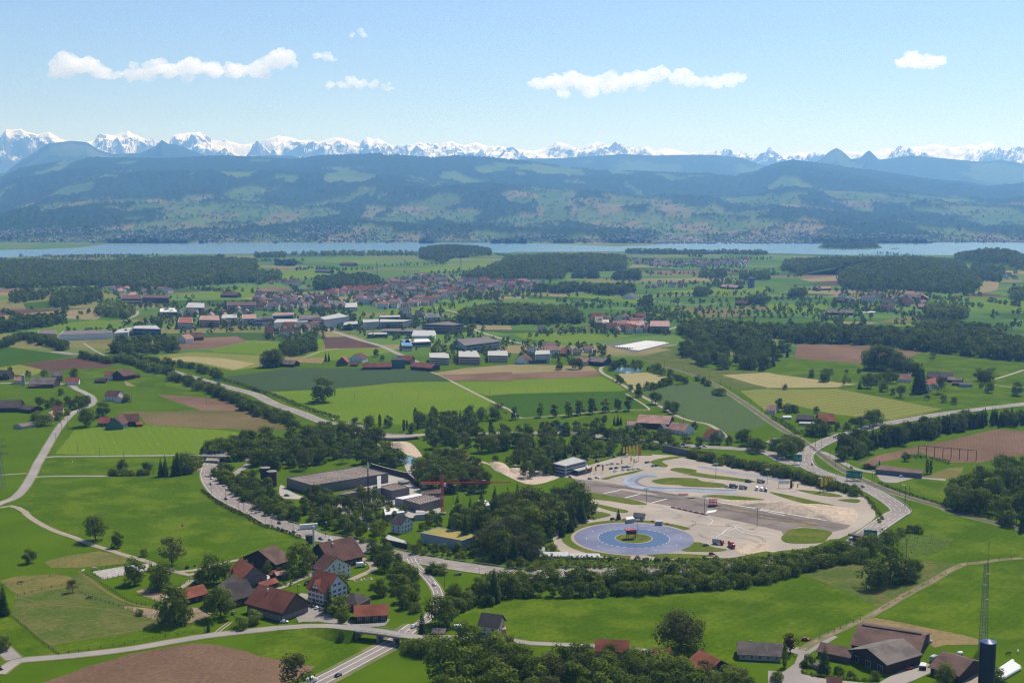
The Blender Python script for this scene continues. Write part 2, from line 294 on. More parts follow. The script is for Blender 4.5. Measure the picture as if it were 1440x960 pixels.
# ---- fields: (kind, layer, outline)
FIELDS = [
 ('brown', 0, "P 40,985 B1 220,962 500,865 740,790 900,768 1100,735 1200,738 1310,760 B2 0,800 150,825 350,865 285,912 200,950 P 405,985"),
 ('olive', 0, "B1 62,575 95,440 240,395 400,372 470,335 560,400 700,515 780,560 870,605 1010,640 1190,610 1180,660 1100,690 700,745 330,800"),
 ('vivid', 1, "B1 330,800 300,740 700,690 860,640 1020,632 1190,600 1200,650 1100,690 700,748"),
 ('dry', 1, "B1 245,280 400,240 560,218 725,250 700,285 560,300 420,312 290,310"),
 ('dry', 1, "B1 0,385 100,360 330,345 400,365 410,420 260,440 120,465 60,440"),
 ('vivid', 0, "B1 0,590 50,578 180,690 320,800 140,808 60,770 0,730"),
 ('vivid', 0, "B2 0,690 300,650 520,660 660,768 480,850 350,890 290,930 P 440,938 B2 345,868 0,805"),
 ('vivid', 0, "B3 0,500 300,470 700,460 1080,440 1440,400 B4 190,345 420,430 640,540 430,640 260,728 170,760 0,740 B3 1240,860 900,800 440,720 0,730 B2 1420,700 1370,620 1240,560 1100,590 1300,520"),
 ('olive', 1, "B4 185,350 330,300 520,282 600,270 780,262 1090,290 900,400 630,542 430,435"),
 ('straw', 1, "B4 528,615 600,594 760,622 900,650 1190,713 1185,745 1000,745 940,760 880,725 660,655"),
 ('light', 1, "B4 735,180 800,124 880,122 1048,150 1008,208 900,248 782,252"),
 ('vivid', 0, "B4 615,585 900,420 1100,300 1230,270 1440,255 P 1470,784 1490,920 B4 1440,760 1200,715 900,648"),
 ('vivid', 0, "B4 780,262 760,180 800,110 880,60 810,20 790,0 M4 770,940 1000,945 B4 1440,110 P 1470,740 1470,782 B4 1230,262 1100,285"),
 ('deep', 0, "P -20,484 M1 0,22 180,50 420,84 250,108 120,127 0,140 P -20,516"),
 ('yellow', 0, "P -20,518 M1 0,148 110,130 270,165 180,192 60,187 0,172"),
 ('umber', 1, "M1 122,130 280,108 430,90 540,110 655,128 590,150 350,158 270,165"),
 ('vivid', 0, "M1 440,245 350,165 590,152 680,138 860,190 1160,290 1110,306 800,270 700,220 560,235"),
 ('tan', 1, "M1 700,222 780,212 930,213 1015,240 850,256 710,250"),
 ('brown', 1, "M1 878,298 1080,308 1250,330 1375,388 1130,388 990,340"),
 ('rust', 1, "M1 640,392 900,396 1130,388 1380,388 1440,412 M2 110,450 210,490 0,512 M1 1300,490 1180,490 820,468 790,420"),
 ('light', 0, "M1 820,470 1200,495 1440,520 1360,590 1120,640 700,640 310,632 420,500 560,480 700,490"),
 ('vivid', 0, "M1 230,715 290,655 700,655 1100,655 1000,735 600,748 240,742"),
 ('vivid', 0, "M1 90,912 200,775 600,765 900,762 1015,775 1100,830 1300,950 B1 1440,0 B2 280,150 B2 240,190 100,240 B1 1300,260 1060,330 870,285 600,205 430,140 210,50 130,0"),
 ('yellow', 0, "M1 820,90 960,72 1100,60 1440,78 M2 360,90 200,130 40,140 M1 1300,165 1100,120"),
 ('hay', 1, "M1 880,105 1050,85 1250,95 1440,125 1320,160 1120,118"),
 ('crop', 1, "M1 1245,200 1440,178 M2 150,156 330,150 560,152 820,156 960,166 1050,200 1095,224 950,224 780,232 640,248 400,268 200,276 60,281 0,284 M1 1340,235"),
 ('light', 0, "M2 40,285 400,268 640,248 780,232 950,226 1095,225 1220,285 1330,342 1250,420 900,470 520,455 300,400 130,335"),
 ('tan', 0, "M2 985,180 1180,150 1440,130 M3 120,132 440,138 480,165 250,170 0,182 M2 1440,172 1150,186 1020,190"),
 ('brown', 0, "M2 1020,192 1150,187 1440,172 M3 0,182 250,172 480,164 500,198 250,206 0,215 M2 1440,222 1100,222"),
 ('light', 0, "M2 1105,226 1440,224 M3 0,216 250,207 505,198 600,245 640,278 300,287 0,294 M2 1300,305 1215,280"),
 ('deep', 1, "M2 1300,308 M3 0,296 300,288 640,280 780,375 560,386 250,408 60,425 M2 1440,395"),
 ('vivid', 0, "M3 240,432 420,408 700,392 860,384 890,398 800,460 560,440 400,450"),
 ('sage', 1, "M3 725,290 830,262 1020,228 1140,268 1250,335 1430,450 1400,485 1300,505 1190,512 1060,455 930,408 830,345"),
 ('hay', 0, "M3 600,182 760,174 885,200 800,240 690,272 650,240"),
 ('olive', 0, "M3 680,102 760,75 970,30 1050,60 1080,112 1040,140 1100,155 1440,175 M4 60,190 60,240 0,262 M3 1270,270 1000,180 820,130"),
 ('yellow', 1, "M3 1285,278 1440,266 M4 60,272 240,268 390,266 700,325 980,380 860,408 690,440 380,410 110,350 60,395 M3 1420,385"),
 ('hay', 1, "M3 1180,190 1440,175 M4 60,188 200,205 420,235 505,240 390,258 200,262 0,262 M3 1320,230"),
 ('brown', 0, "U4 160,693 400,692 600,712 860,735 800,768 570,806 330,790 152,776"),
 ('vivid', 0, "U4 150,780 570,808 800,770 870,738 1440,800 P 1450,512 1450,575 M4 1280,365 980,380 700,322 390,264 505,240 420,232 200,202 40,185 140,100"),
 ('brown', 0, "M4 500,690 620,640 800,600 1000,560 1280,495 1440,505 P 1470,612 1470,640 M4 1430,640 1180,682 1010,680 850,622 740,655 600,690"),
 ('vivid', 0, "M4 660,795 830,770 990,780 1000,880 990,890 780,830"),
 ('dry', 1, "M4 880,760 1010,712 1110,705 1060,765 990,772"),
 ('umber', 0, "U2 378,660 500,655 640,680 702,715 390,720"),
 ('tan', 0, "U2 345,622 420,612 560,650 645,678 500,653 372,658"),
 ('light', 0, "U2 150,770 370,725 700,718 790,735 620,765 400,790"),
 ('light', 0, "U2 0,690 130,680 330,670 375,660 385,718 160,770 0,755"),
 ('brown', 0, "U1 990,692 1150,660 1330,650 1392,680 1200,718 1010,728"),
 ('light', 0, "U1 1180,725 1400,682 1440,670 1440,750 1200,740"),
 ('light', 0, "U2 735,500 960,475 1000,470 1190,470 1180,520 1000,505 840,530 740,530"),
 ('tan', 0, "U2 1160,590 1430,590 1440,615 1240,615 1200,600 U2 1130,575"),
 ('light', 0, "U3 0,635 210,628 660,645 700,650 420,690 300,690 60,665"),
 ('olive', 0, "U3 210,600 530,585 520,620 220,630"),
 ('deep', 0, "U3 60,425 320,430 550,445 520,460 320,445 100,440"),
 ('light', 0, "U3 330,410 560,430 740,450 700,470 560,445 320,430"),
 ('dry', 0, "U3 870,488 1200,495 1440,480 1440,505 1250,510 1340,540 1100,545 1000,520"),
 ('light', 0, "U3 720,520 900,488 1090,540 960,565 760,550"),
 ('light', 0, "U3 1340,540 1440,500 U4 0,470 330,470 330,520 0,530"),
 ('light', 0, "U3 780,400 1440,370 1440,400 1250,420 1000,410"),
 ('dry', 0, "U4 420,420 520,395 670,395 680,430 500,440"),
 ('tan', 0, "U4 1190,330 1300,350 1290,390 1200,410 1165,405"),
 ('umber', 0, "U4 1030,425 1200,408 1330,420 1300,430"),
 ('light', 0, "U4 900,440 1300,430 1440,450 1440,510 1100,500"),
 ('dry', 0, "U4 610,575 760,540 900,540 920,560 760,575"),
 ('light', 0, "U4 640,595 760,578 900,572 880,595"),
 ('tan', 0, "U4 180,330 400,312 390,340 240,345"),
 ('umber', 0, "U4 240,348 400,340 390,370 330,360"),
 ('light', 0, "U2 140,280 330,270 600,270 620,280 400,290 330,330 140,325"),
 ('light', 0, "U2 920,270 1200,240 1320,225 1320,255 1150,285 930,290"),
 ('light', 0, "U2 370,215 690,220 680,250 400,235"),
 ('light', 0, "U1 1000,415 1440,372 1440,430 1300,440 1010,430"),
 ('tan', 0, "U1 0,520 300,500 520,495 600,520 540,560 200,545 0,560"),
 ('umber', 0, "U1 0,505 180,500 530,495 300,510 0,535"),
 ('deep', 0, "U1 130,465 270,452 300,490 150,502"),
 ('olive', 0, "U1 760,530 1000,540 1080,555 960,570 780,560"),
 ('light', 0, "U1 230,590 560,560 720,580 600,600 300,610"),
 ('dry', 0, "U1 480,690 660,690 600,660 520,660"),
 ('straw', 1, "M2 0,72 60,75 150,115 370,125 390,95 180,85"),
]
for kind, layer, s in FIELDS:
    pts = W(s); q = []
    for i in range(len(pts)):                                # field edges are never ruler straight
        a, b = pts[i], pts[(i + 1) % len(pts)]; k = max(1, min(60, int((b - a).length / 9)))
        for j in range(k):
            p = a.lerp(b, j / k); nn = Vector((-(b - a).y, (b - a).x, 0)).normalized(); q.append(p + nn * (1.3 * noise.noise(p * .06) + .6 * noise.noise(p * .3)))
    pts = q
    NM = {'brown': 'ploughed_field', 'umber': 'ploughed_field', 'crop': 'crop_field', 'sage': 'crop_field', 'yellow': 'hay_meadow', 'hay': 'hay_meadow', 'straw': 'stubble_field', 'tan': 'stubble_field'}
    far = max(p.y for p in pts)
    sheet(NM.get(kind, 'meadow'), pts, (.03 if far < 1700 else .12) * (1 + layer) + .0007 * FIELDS.index((kind, layer, s)), field_mat(kind))
for s in ["B1 512,335 700,303 840,288 832,325 580,377"]: sheet('riding_arena', W(s), .12, field_mat('sand'))
for s in ["B1 765,445 850,428 950,440 930,505 860,490", "B1 685,530 790,535 900,550 940,585 880,605 800,580", "Z6 180,740 210,620 300,625 410,680 320,720 200,760", "B2 -100,690 30,600 60,650 40,720"][:3]: sheet('dirt_yard', blob(W(s)), .13, field_mat('dirt'))
# paddock worn trails
for s, wd in (("B1 440,330 500,375 620,460 760,520 900,540", 2.2), ("B1 100,480 300,520 560,540 700,580 870,605", 1.2), ("B1 300,745 600,690 860,650", 1.2), ("B1 200,660 500,610 700,590", 1.0)):
    L = smooth([(p.x, p.y) for p in W(s)]); structure(strip(MB(), L, wd / 2, -wd / 2, .14).build('worn_trail', field_mat('dry')))

# ---- lake
wm = bpy.data.materials.new("lake_water"); wm.use_nodes = True; q = wm.node_tree; bb = q.nodes["Principled BSDF"]
bb.inputs["Base Color"].default_value = (.045, .12, .17, 1); bb.inputs["Roughness"].default_value = .18; bb.inputs["IOR"].default_value = 1.33
tn = q.nodes.new("ShaderNodeTexNoise"); tn.inputs["Scale"].default_value = .05; tn.inputs["Detail"].default_value = 6
ge = q.nodes.new("ShaderNodeNewGeometry"); q.links.new(ge.outputs["Position"], tn.inputs["Vector"])
bp = q.nodes.new("ShaderNodeBump"); bp.inputs["Strength"].default_value = .6; bp.inputs["Distance"].default_value = 2.0
q.links.new(tn.outputs["Fac"], bp.inputs["Height"]); q.links.new(bp.outputs[0], bb.inputs["Normal"])
sheet('lake', W("P -600,366 U1 0,212 120,205 420,192 960,190 U2 160,188 400,190 900,182 1100,190 1440,182 U3 0,178 640,175 700,190 1000,178 1200,180 1400,184 U4 60,186 400,195 1000,196 1200,200 1440,200 P 2100,360 2100,341 U4 1440,126 600,117 0,128 U3 1440,122 1000,124 860,132 740,142 600,146 420,140 200,132 0,127 U2 900,126 0,126 U1 1440,126 1000,127 640,133 540,140 430,155 200,163 0,168 P -600,352"), .6, wm)
for s in ("U4 285,156 330,128 400,140 560,128 640,155 450,164", "U4 690,158 735,155 732,160 695,161"):
    sheet('island_ground', blob(W(s), 30), 1.2, field_mat('vivid'))

# ---- pond by the river
pm = bpy.data.materials.new("pond_water"); pm.use_nodes = True; bb = pm.node_tree.nodes["Principled BSDF"]
bb.inputs["Base Color"].default_value = (.10, .17, .22, 1); bb.inputs["Roughness"].default_value = .08; bb.inputs["IOR"].default_value = 1.33
sheet('river_bank_sand', blob(W("Z2 180,140 330,125 460,135 560,240 520,260 330,200")), .06, field_mat('gravel'))
sheet('pond', blob(W("Z2 185,185 300,215 420,245 540,275 500,318 410,308 300,300 200,270")), .14, pm)

# ---- far hills and mountains as height fields
def P_(s, f): return [(float(a), float(b)) for a, b in (t.split(',') for t in s.split())]
def interp(prof, x):
    xs = [p[0] for p in prof]; ys = [p[1] for p in prof]; return np.interp(x, xs, ys)
RIDGE = P_("-300,262 -120,255 0,249 33,238 83,229 133,223 233,224.5 317,220.5 370,223 413,226 450,220.5 480,219.5 537,217 590,222 613,223.5 640,220.5 687,223 740,228 800,237 860,240.5 960,245 1003,245 1033,248 1060,243 1087,232 1113,226.5 1147,230.5 1187,237 1227,241.5 1260,246.5 1293,251.5 1327,256 1360,258 1387,264 1403,262 1440,259 1560,252 1740,250", 1)
BLUE = P_("-300,250 -60,252 10,243 33,224 55,212 72,202 103,198.5 125,200 140,210 160,217 200,215 222,205 230,197 240,203 250,203.5 268,210 290,219 340,222 380,218.5 410,219 440,226 600,232 700,228 745,223 790,222.5 830,219.5 880,217 920,219 960,218 1003,218 1040,222 1070,232 1120,236 1150,226 1165,213 1174,208 1183,213 1195,224 1208,222 1215,215 1220,211.5 1226,217 1234,225 1277,219 1310,221 1337,224 1380,228 1407,225 1440,232 1560,226 1740,230", 1)
ALPS = P_("-300,200 -160,188 -60,197 0,197 7,190 13,183.5 22,184 33,182 40,186 57,190 66,188 73,186.5 82,192 90,197 110,203 133,200 140,196 147,191.5 160,193 172,190 183,186.5 192,192 207,198 227,207 238,200 247,192 256,189 263,188 283,187 292,192 302,200 320,199 338,204 357,203 375,197 393,191.5 410,195 422,199 437,198 450,201 462,197 473,194 490,196 507,202 513,195 518,192.5 526,196 532,194.5 545,202 560,210 585,209 607,208 620,204 635,200 643,203 653,207 662,204 670,202 685,207 707,212 727,211 750,213 768,208 783,201 795,206 813,212 828,206 840,203 855,206 870,201.5 882,207 893,210 902,207 910,205 920,211 933,206.5 945,210 960,215 985,221 1005,220 1023,217 1047,223 1065,221 1080,216.5 1100,222 1120,219 1137,214.5 1150,219 1165,214 1183,211.5 1200,214 1220,216 1237,213 1260,212 1283,206.5 1297,206 1310,203 1322,206 1333,208 1345,208 1360,205.5 1372,206 1383,203 1392,204 1407,212 1423,206.5 1440,212 1480,204 1560,210 1740,200", 1)
def heightfield(name, prof, Y0, Y1, Yb, x0, x1, nx, nv, shape, amp, nscale, m, ridged=False, colour=None, z0=-4.0):
    xs = np.linspace(x0, x1, nx); ridge = np.array([alt(float(interp(prof, x)), Y1) for x in xs])
    V = []; C = []
    for k in range(nv + 3):
        v = k / nv
        for i in range(nx):
            Yr = Y0 + (Y1 - Y0) * min(v, 1.0) + (0 if v <= 1 else (k - nv) / 3 * (Yb - Y1))
            X = colx(xs[i], Yr if v <= 1 else Y1 + (Yr - Y1) * .5)
            if v <= 1:
                s = shape(v); zz = z0 + (ridge[i] - z0) * s
                q = Vector((X / nscale, Yr / nscale, 0))
                if ridged:
                    e = noise.ridged_multi_fractal(q, .9, 2.1, 6, 1.0, 2.0) - 1.0
                    zz += amp * e * (.05 + 3.0 * v * (1 - v)) * min(1, ridge[i] / 1200)
                else:
                    e = noise.fractal(q, 1.0, 2.0, 5)
                    zz += amp * e * 4 * v * (1 - v) * min(1., v * 4)
            else: zz = z0 + (ridge[i] - z0) * (1 - .5 * (k - nv) / 3 * 1.8)
            if colour and v <= 1:
                c, dz = colour(X, Yr, v, zz); zz += dz; C.append(c)
            else: C.append((.03, .06, .015))
            V.append((X, Yr, zz))
    nvv = nv + 3
    Fc = [(k * nx + i, k * nx + i + 1, (k + 1) * nx + i + 1, (k + 1) * nx + i) for k in range(nvv - 1) for i in range(nx - 1)]
    me = bpy.data.meshes.new(name); me.from_pydata(V, [], Fc); me.materials.append(m)
    me.polygons.foreach_set("use_smooth", [not ridged] * len(Fc))
    if colour:
        a = me.color_attributes.new("cover", 'FLOAT_COLOR', 'POINT'); a.data.foreach_set("color", np.array([(*c, 1) for c in C], np.float32).ravel())
    return structure(link(name, me))
def cell(x, y, sx, sy, seed=0):
    h = math.sin(math.floor(x / sx) * 127.1 + math.floor(y / sy + .37 * math.floor(x / sx)) * 311.7 + seed) * 43758.5453
    return h - math.floor(h)
def hill_cover(X, Y, v, z):
    f = noise.fractal(Vector((X / 620, Y / 1500, 3.3)), .8, 2.1, 5) + .35 * noise.noise(Vector((X / 2600, Y / 2600, 9)))
    f += .55 * noise.noise(Vector((X / 220, Y / 520, 1)))* .6
    thr = np.interp(v, [0, .12, .35, .6, .8, 1], [-.08, .05, .15, .29, .36, .34])
    wob = 60 * noise.noise(Vector((X / 200, Y / 200, 5)))
    c = cell(X + wob, Y + wob * 2, 240, 460)
    if f > thr:
        pal = [(.07, .12, .028), (.09, .13, .035), (.06, .105, .022), (.12, .12, .05), (.065, .105, .025), (.09, .115, .04), (.15, .13, .065)]
        t = pal[int(c * 6.99)] if v < .55 else pal[int(c * 2.99)]
        if v < .5 and noise.noise(Vector((X / 45, Y / 60, 2))) > .42: return (.018, .038, .012), 14
        return t, 0
    d = 1 + .55 * noise.noise(Vector((X / 60, Y / 90, 7))) + .5 * noise.noise(Vector((X / 17, Y / 90, 3)))
    return (.017 * d, .037 * d, .011 * d), 20 + 24 * noise.noise(Vector((X / 24, Y / 110, 0)))
hm = bpy.data.materials.new("hill_cover"); hm.use_nodes = True; q = hm.node_tree; bb = q.nodes["Principled BSDF"]; bb.inputs["Roughness"].default_value = 1; bb.inputs["Specular IOR Level"].default_value = 0
ca = q.nodes.new("ShaderNodeVertexColor"); ca.layer_name = "cover"; q.links.new(ca.outputs[0], bb.inputs["Base Color"])
heightfield('hill_range', RIDGE, 7450, 16500, 18300, -330, 1770, 900, 150, lambda v: .35 * v + .65 * v ** 1.5, 130, 2100, hm, colour=hill_cover)
def far_cover(X, Y, v, z):
    f = noise.fractal(Vector((X / 1500, Y / 1500, 6)), .8, 2.1, 4)
    if v > .85 and f > .45: return (.10, .10, .08), 0
    return ((.02, .04, .014) if f < .25 else (.06, .10, .03)), 0
heightfield('foothills', BLUE, 18600, 22500, 25000, -330, 1770, 800, 24, lambda v: v ** .8, 90, 1400, hm, ridged=True, colour=far_cover)
am = bpy.data.materials.new("alpine_snow_and_rock"); am.use_nodes = True; q = am.node_tree; bb = q.nodes["Principled BSDF"]; bb.inputs["Roughness"].default_value = .8; bb.inputs["Specular IOR Level"].default_value = .1
ge = q.nodes.new("ShaderNodeNewGeometry"); sp = q.nodes.new("ShaderNodeSeparateXYZ"); q.links.new(ge.outputs["Normal"], sp.inputs[0])
t1 = q.nodes.new("ShaderNodeTexNoise"); t1.inputs["Scale"].default_value = .0017; t1.inputs["Detail"].default_value = 8; t1.inputs["Roughness"].default_value = .65
q.links.new(ge.outputs["Position"], t1.inputs["Vector"])
ad = q.nodes.new("ShaderNodeMath"); ad.operation = 'MULTIPLY_ADD'; ad.inputs[1].default_value = 1.5; q.links.new(t1.outputs["Fac"], ad.inputs[0])
q.links.new(sp.outputs["Z"], ad.inputs[2])
rp = q.nodes.new("ShaderNodeMapRange"); rp.inputs[1].default_value = 1.34; rp.inputs[2].default_value = 1.50; q.links.new(ad.outputs[0], rp.inputs[0])
mx = q.nodes.new("ShaderNodeMix"); mx.data_type = 'RGBA'; mx.inputs[6].default_value = (.10, .095, .10, 1); mx.inputs[7].default_value = (.90, .88, .86, 1); q.links.new(rp.outputs[0], mx.inputs[0]); q.links.new(mx.outputs[2], bb.inputs["Base Color"])
heightfield('snow_mountains', ALPS, 26500, 32000, 34500, -330, 1770, 1500, 56, lambda v: v ** .9, 800, 2300, am, ridged=True)

# ---- the air between here and the mountains
hz = bpy.data.materials.new("haze_air"); hz.use_nodes = True; q = hz.node_tree; q.nodes.remove(q.nodes["Principled BSDF"])
pv = q.nodes.new("ShaderNodeVolumePrincipled"); pv.inputs["Density"].default_value = HAZE_DENSITY; pv.inputs["Color"].default_value = (.21, .46, 1.0, 1); pv.inputs["Absorption Color"].default_value = (.9, .95, 1, 1); pv.inputs["Anisotropy"].default_value = .35
q.links.new(pv.outputs[0], q.nodes["Material Output"].inputs["Volume"])
o = MB().box((0, 19000, 1160), (39000, 43500, 2330)).build('haze', hz); o["kind"] = "stuff"; tag(o, 'thin blue summer haze between the valley and the snowy mountains', 'haze', kind='stuff')

# ---- clouds: lumpy closed meshes filled with even white vapour, 28 km away and above the haze
cm = bpy.data.materials.new("cloud_vapour"); cm.use_nodes = True; q = cm.node_tree; q.nodes.remove(q.nodes["Principled BSDF"])
pv = q.nodes.new("ShaderNodeVolumePrincipled"); pv.inputs["Density"].default_value = .0042; pv.inputs["Color"].default_value = (1, 1, 1, 1); pv.inputs["Anisotropy"].default_value = .35
q.links.new(pv.outputs[0], q.nodes["Material Output"].inputs["Volume"])
import bmesh
ico = bmesh.new(); bmesh.ops.create_icosphere(ico, subdivisions=2, radius=1); IV = np.array([v.co[:] for v in ico.verts]); IF = [tuple(v.index for v in f.verts) for f in ico.faces]; ico.free()
ctex = bpy.data.textures.new("cloud_lumps", 'CLOUDS'); ctex.noise_scale = 150; ctex.noise_depth = 4
def cloud(label, lumps, base, seed, Y=28000):
    r = random.Random(seed); b = MB(); k = Y / F * 1.0
    for px, py, rad in lumps:
        for j in range(9):
            rr = rad * r.uniform(.5, .95) * k; x = colx(px + r.gauss(0, rad * .55), Y); yy = Y + r.gauss(0, rad * .5) * k
            z = alt(py + r.gauss(0, rad * .32), Y); z = max(z, alt(base, Y) + rr * .45)
            b.add(IV * np.array((rr * 1.15, rr, rr * .72)) + np.array((x, yy, z)), IF)
    o = b.build('cloud', cm, smooth=True); c0 = Vector((colx(lumps[0][0], Y), Y, alt(base, Y)))
    o.data.transform(Matrix.Translation(-c0)); o.location = c0
    md = o.modifiers.new("merge", 'REMESH'); md.mode = 'VOXEL'; md.voxel_size = 24
    d = o.modifiers.new("lumps", 'DISPLACE'); d.texture = ctex; d.strength = 200; d.mid_level = .52
    tag(o, label, 'cloud')
    return o
cloud('small ragged white cloud, leftmost in the blue sky', [(85, 100, 12), (105, 92, 16), (125, 95, 16), (150, 104, 12), (168, 106, 6)], 118, 1)
cloud('long white cloud with a puffed up right end above the snowy peaks', [(190, 104, 10), (215, 98, 13), (245, 98, 15), (275, 96, 16), (305, 99, 14), (335, 99, 13), (365, 98, 13), (385, 88, 12), (402, 82, 13), (414, 86, 7)], 115, 2)
cloud('small thin white cloud right of the long puffed up cloud', [(448, 80, 5), (458, 79, 6), (470, 82, 5)], 88, 3)
cloud('narrow flat white cloud below and right of the long puffed up cloud', [(465, 121, 6), (485, 119, 7), (505, 118, 8), (525, 120, 7), (545, 122, 5)], 127, 4)
cloud('tiny wispy cloud highest in the sky', [(500, 49, 4), (512, 48, 4)], 53, 5)
cloud('long flat white cloud right of the middle of the sky', [(760, 120, 12), (785, 116, 14), (810, 114, 14), (835, 118, 15), (865, 116, 15), (895, 112, 14), (925, 107, 13), (950, 108, 12), (975, 112, 9), (1000, 115, 9), (1020, 115, 11)], 134, 6)
cloud('single rounded white cloud at the right side of the sky', [(1260, 90, 9), (1280, 84, 13), (1298, 86, 13), (1308, 91, 8)], 99, 7)
# ================================================================== roads, paths, railway, driving centre
ROAD = mat('asphalt_worn', (.25, .225, .20), (.20, .18, .165), scale=.12, c3=(.28, .245, .215), scale3=.03, rough=.9)
ROADD = mat('asphalt_motorway', (.215, .18, .16), (.175, .15, .135), scale=.10, c3=(.24, .205, .18), scale3=.02, rough=.88)
CONC = mat('pale_concrete', (.300, .250, .202), (.255, .213, .172), scale=.08, c3=(.335, .28, .225), scale3=.02)
DARK = mat('dark_asphalt', (.15, .118, .10), (.12, .095, .082), scale=.05, c3=(.18, .145, .12), scale3=.03)
PATH = mat('gravel_path', (.30, .25, .19), (.23, .19, .14), scale=.2)
WHITE = mat('road_paint', (.75, .74, .70), (.66, .65, .60), scale=.8)
STEEL = mat('galvanised_steel', (.30, .31, .31), (.22, .22, .22), scale=.6, rough=.5, metal=.4)
DSTEEL = mat('dark_steel', (.06, .06, .055), (.04, .04, .04), scale=.6, rough=.6)
CONCD = mat('bridge_concrete', (.24, .225, .20), (.17, .16, .145), scale=.2)
def line_of(s, step=5.0, z=None):
    P = W(s)
    if z is None: return smooth([(p.x, p.y) for p in P], step)
    return smooth([(G(a[0], a[1], h).x, G(a[0], a[1], h).y, h) for a, h in zip(K(s), z)], step)
def road(s, width, m=ROAD, name='road', z=.2, centre=None, edges=False, lanes=(), zs=None, verge=1.0):
    L = line_of(s, 5.0, zs)
    o = structure(strip(MB(), L, width / 2, -width / 2, z).build(name, m))
    if verge:
        vb = MB(); strip(vb, L, width / 2 + verge, -width / 2 - verge, z - .05); structure(vb.build(name + '_verge', VERGE))
    if centre or edges or lanes:
        b = MB()
        if centre: dashes(b, smooth(L, 2.9), 0, .22, z + .05, 6, 6)
        for l in lanes: dashes(b, smooth(L, 2.9), l, .22, z + .05, 6, 9)
        if edges:
            for sgn in (-1, 1): strip(b, L, sgn * (width / 2 - .7) + .12, sgn * (width / 2 - .7) - .12, z + .05)
        if b.f: b.build('lane_line', WHITE, o)
    return L
VERGE = mat('rough_verge', (.115, .13, .04), (.085, .115, .028), scale=.12, c3=(.17, .15, .07), scale3=.06)
def guard(label, L, off, z=.2, h=.75, i0=0, i1=None):
    A = offs(L, off)[i0:i1]; zz = [(q[2] if len(q) > 2 else 0.) for q in L][i0:i1]; b = MB()
    for i in range(len(A) - 1):
        a = (A[i][0], A[i][1], zz[i] + h); c = (A[i + 1][0], A[i + 1][1], zz[i + 1] + h); b.bar(a, c, .2, n=4, cap=False)
    p0 = (A[0][0], A[0][1], 0); root = empty('guard_rail', label, 'guard rail', p0)
    o = b.build('rail', STEEL, root); o.data.transform(Matrix.Translation(-Vector(p0)))
    pm_ = MB().box((0, 0, h / 2), (.25, .25, h)).mesh('post', DSTEEL); st = max(2, len(A) // 40)
    for i in range(0, len(A) - 1, st): link('post', pm_, root, (A[i][0] - p0[0], A[i][1] - p0[1], zz[i]))
# motorway: from the far left, down beside the fields, past the wood, on to the right
road("U1 300,738 420,752 P 110,497.5 M1 640,100 760,128 870,150 960,168 1080,200 1200,235 1330,270 1440,300 M2 100,350 250,402 390,455 530,468 700,520 880,528 M3 300,512 500,535 670,552 860,574 960,584 1100,594 1300,606 1440,626 M4 90,672 200,702", 14, ROADD, 'motorway', edges=True, lanes=(-3.2, 3.2))
LM = road("M1 1330,600 1275,622 1225,650 1196,690 1180,745 1200,800 1250,860 1330,905 1440,960 B1 1440,-5 B2 120,62 250,105 340,140 500,165 600,195 720,225 870,257 1000,280 1150,305 1440,345 B3 80,352 300,340 700,330 1080,310 1440,290 B4 250,240 380,225 480,208", 17, ROADD, 'motorway', edges=True, lanes=(-4.5, 0.5, 4.5), z=.22)
LR = road("B4 430,225 520,150 600,90 660,50 720,10 M4 745,955 715,920 640,870 530,815 340,752 260,722 215,690 205,650 225,620 300,575 400,533 520,500 640,468 800,438 1000,405 1280,370 1440,352 P 1500,560", 15, ROADD, 'motorway', edges=True, lanes=(-4., 0, 4.), z=.24)
road("B2 870,257 890,295 940,340 985,390 1018,440 1025,490 1000,550 970,595 900,640 840,665", 6.5, ROADD, 'slip_road', edges=True, centre=True, z=.21)
road("M1 1140,690 1120,720 1010,745", 4, ROAD, 'slip_road', z=.19)
# rural roads
R1 = "P -30,922 B1 0,905 40,870 90,838 150,828 350,812 700,772 1000,722 1200,690 1440,664 B2 0,664 140,650 300,640 420,640"
road(R1, 7.0, ROAD, 'road', verge=1.2)
road("P -30,905 B1 -60,730 0,755 40,790 80,825", 8.0, ROAD, 'road', z=.19)
road("B2 1040,700 1200,706 1440,720 B3 100,735 300,745 600,760 900,800", 5, ROAD, 'road', z=.19)
road("P -20,718 M1 0,910 60,890 100,865 140,820 180,755 210,690 240,640 280,570 330,490 380,430 430,390 500,365 525,340 515,312 470,285 430,268 405,250 330,238 200,232 0,236", 7.5, ROAD, 'road', z=.2)
road("M1 240,655 300,648 500,646 800,643 1000,641 1112,640 1290,640", 5, ROAD, 'road', z=.19, verge=.6)
road("M1 160,775 210,762 300,758 450,757 610,757", 4.5, ROAD, 'road', z=.18, verge=.6)
road("M1 150,742 80,746 0,752", 3.5, PATH, 'farm_track', z=.17, verge=0)
road("M1 0,935 60,925 100,935 150,965 B1 140,5 210,55 310,105 420,143 500,178 590,205 700,240 790,265 860,290 930,315 1000,338 1060,352 1100,345", 4.5, PATH, 'farm_track', z=.17, verge=.5)
road("B1 1080,380 1040,410 990,440 950,470", 4, PATH, 'farm_track', z=.16, verge=0)
road("B1 1010,335 1100,325 1200,300 1300,275 1440,255 B2 20,250", 4.5, PATH, 'farm_track', z=.165, verge=0)
for s in ("B1 1195,688 1240,650 1290,615", "B1 1215,688 1262,650 1305,618"): road(s, 1.0, PATH, 'wheel_track', z=.17, verge=0)
road("B2 0,440 120,430 220,390 330,345", 4, PATH, 'farm_track', z=.17, verge=0)
road("B2 300,640 270,590 240,520 250,480 290,460", 9, ROAD, 'road', z=.185, verge=0)
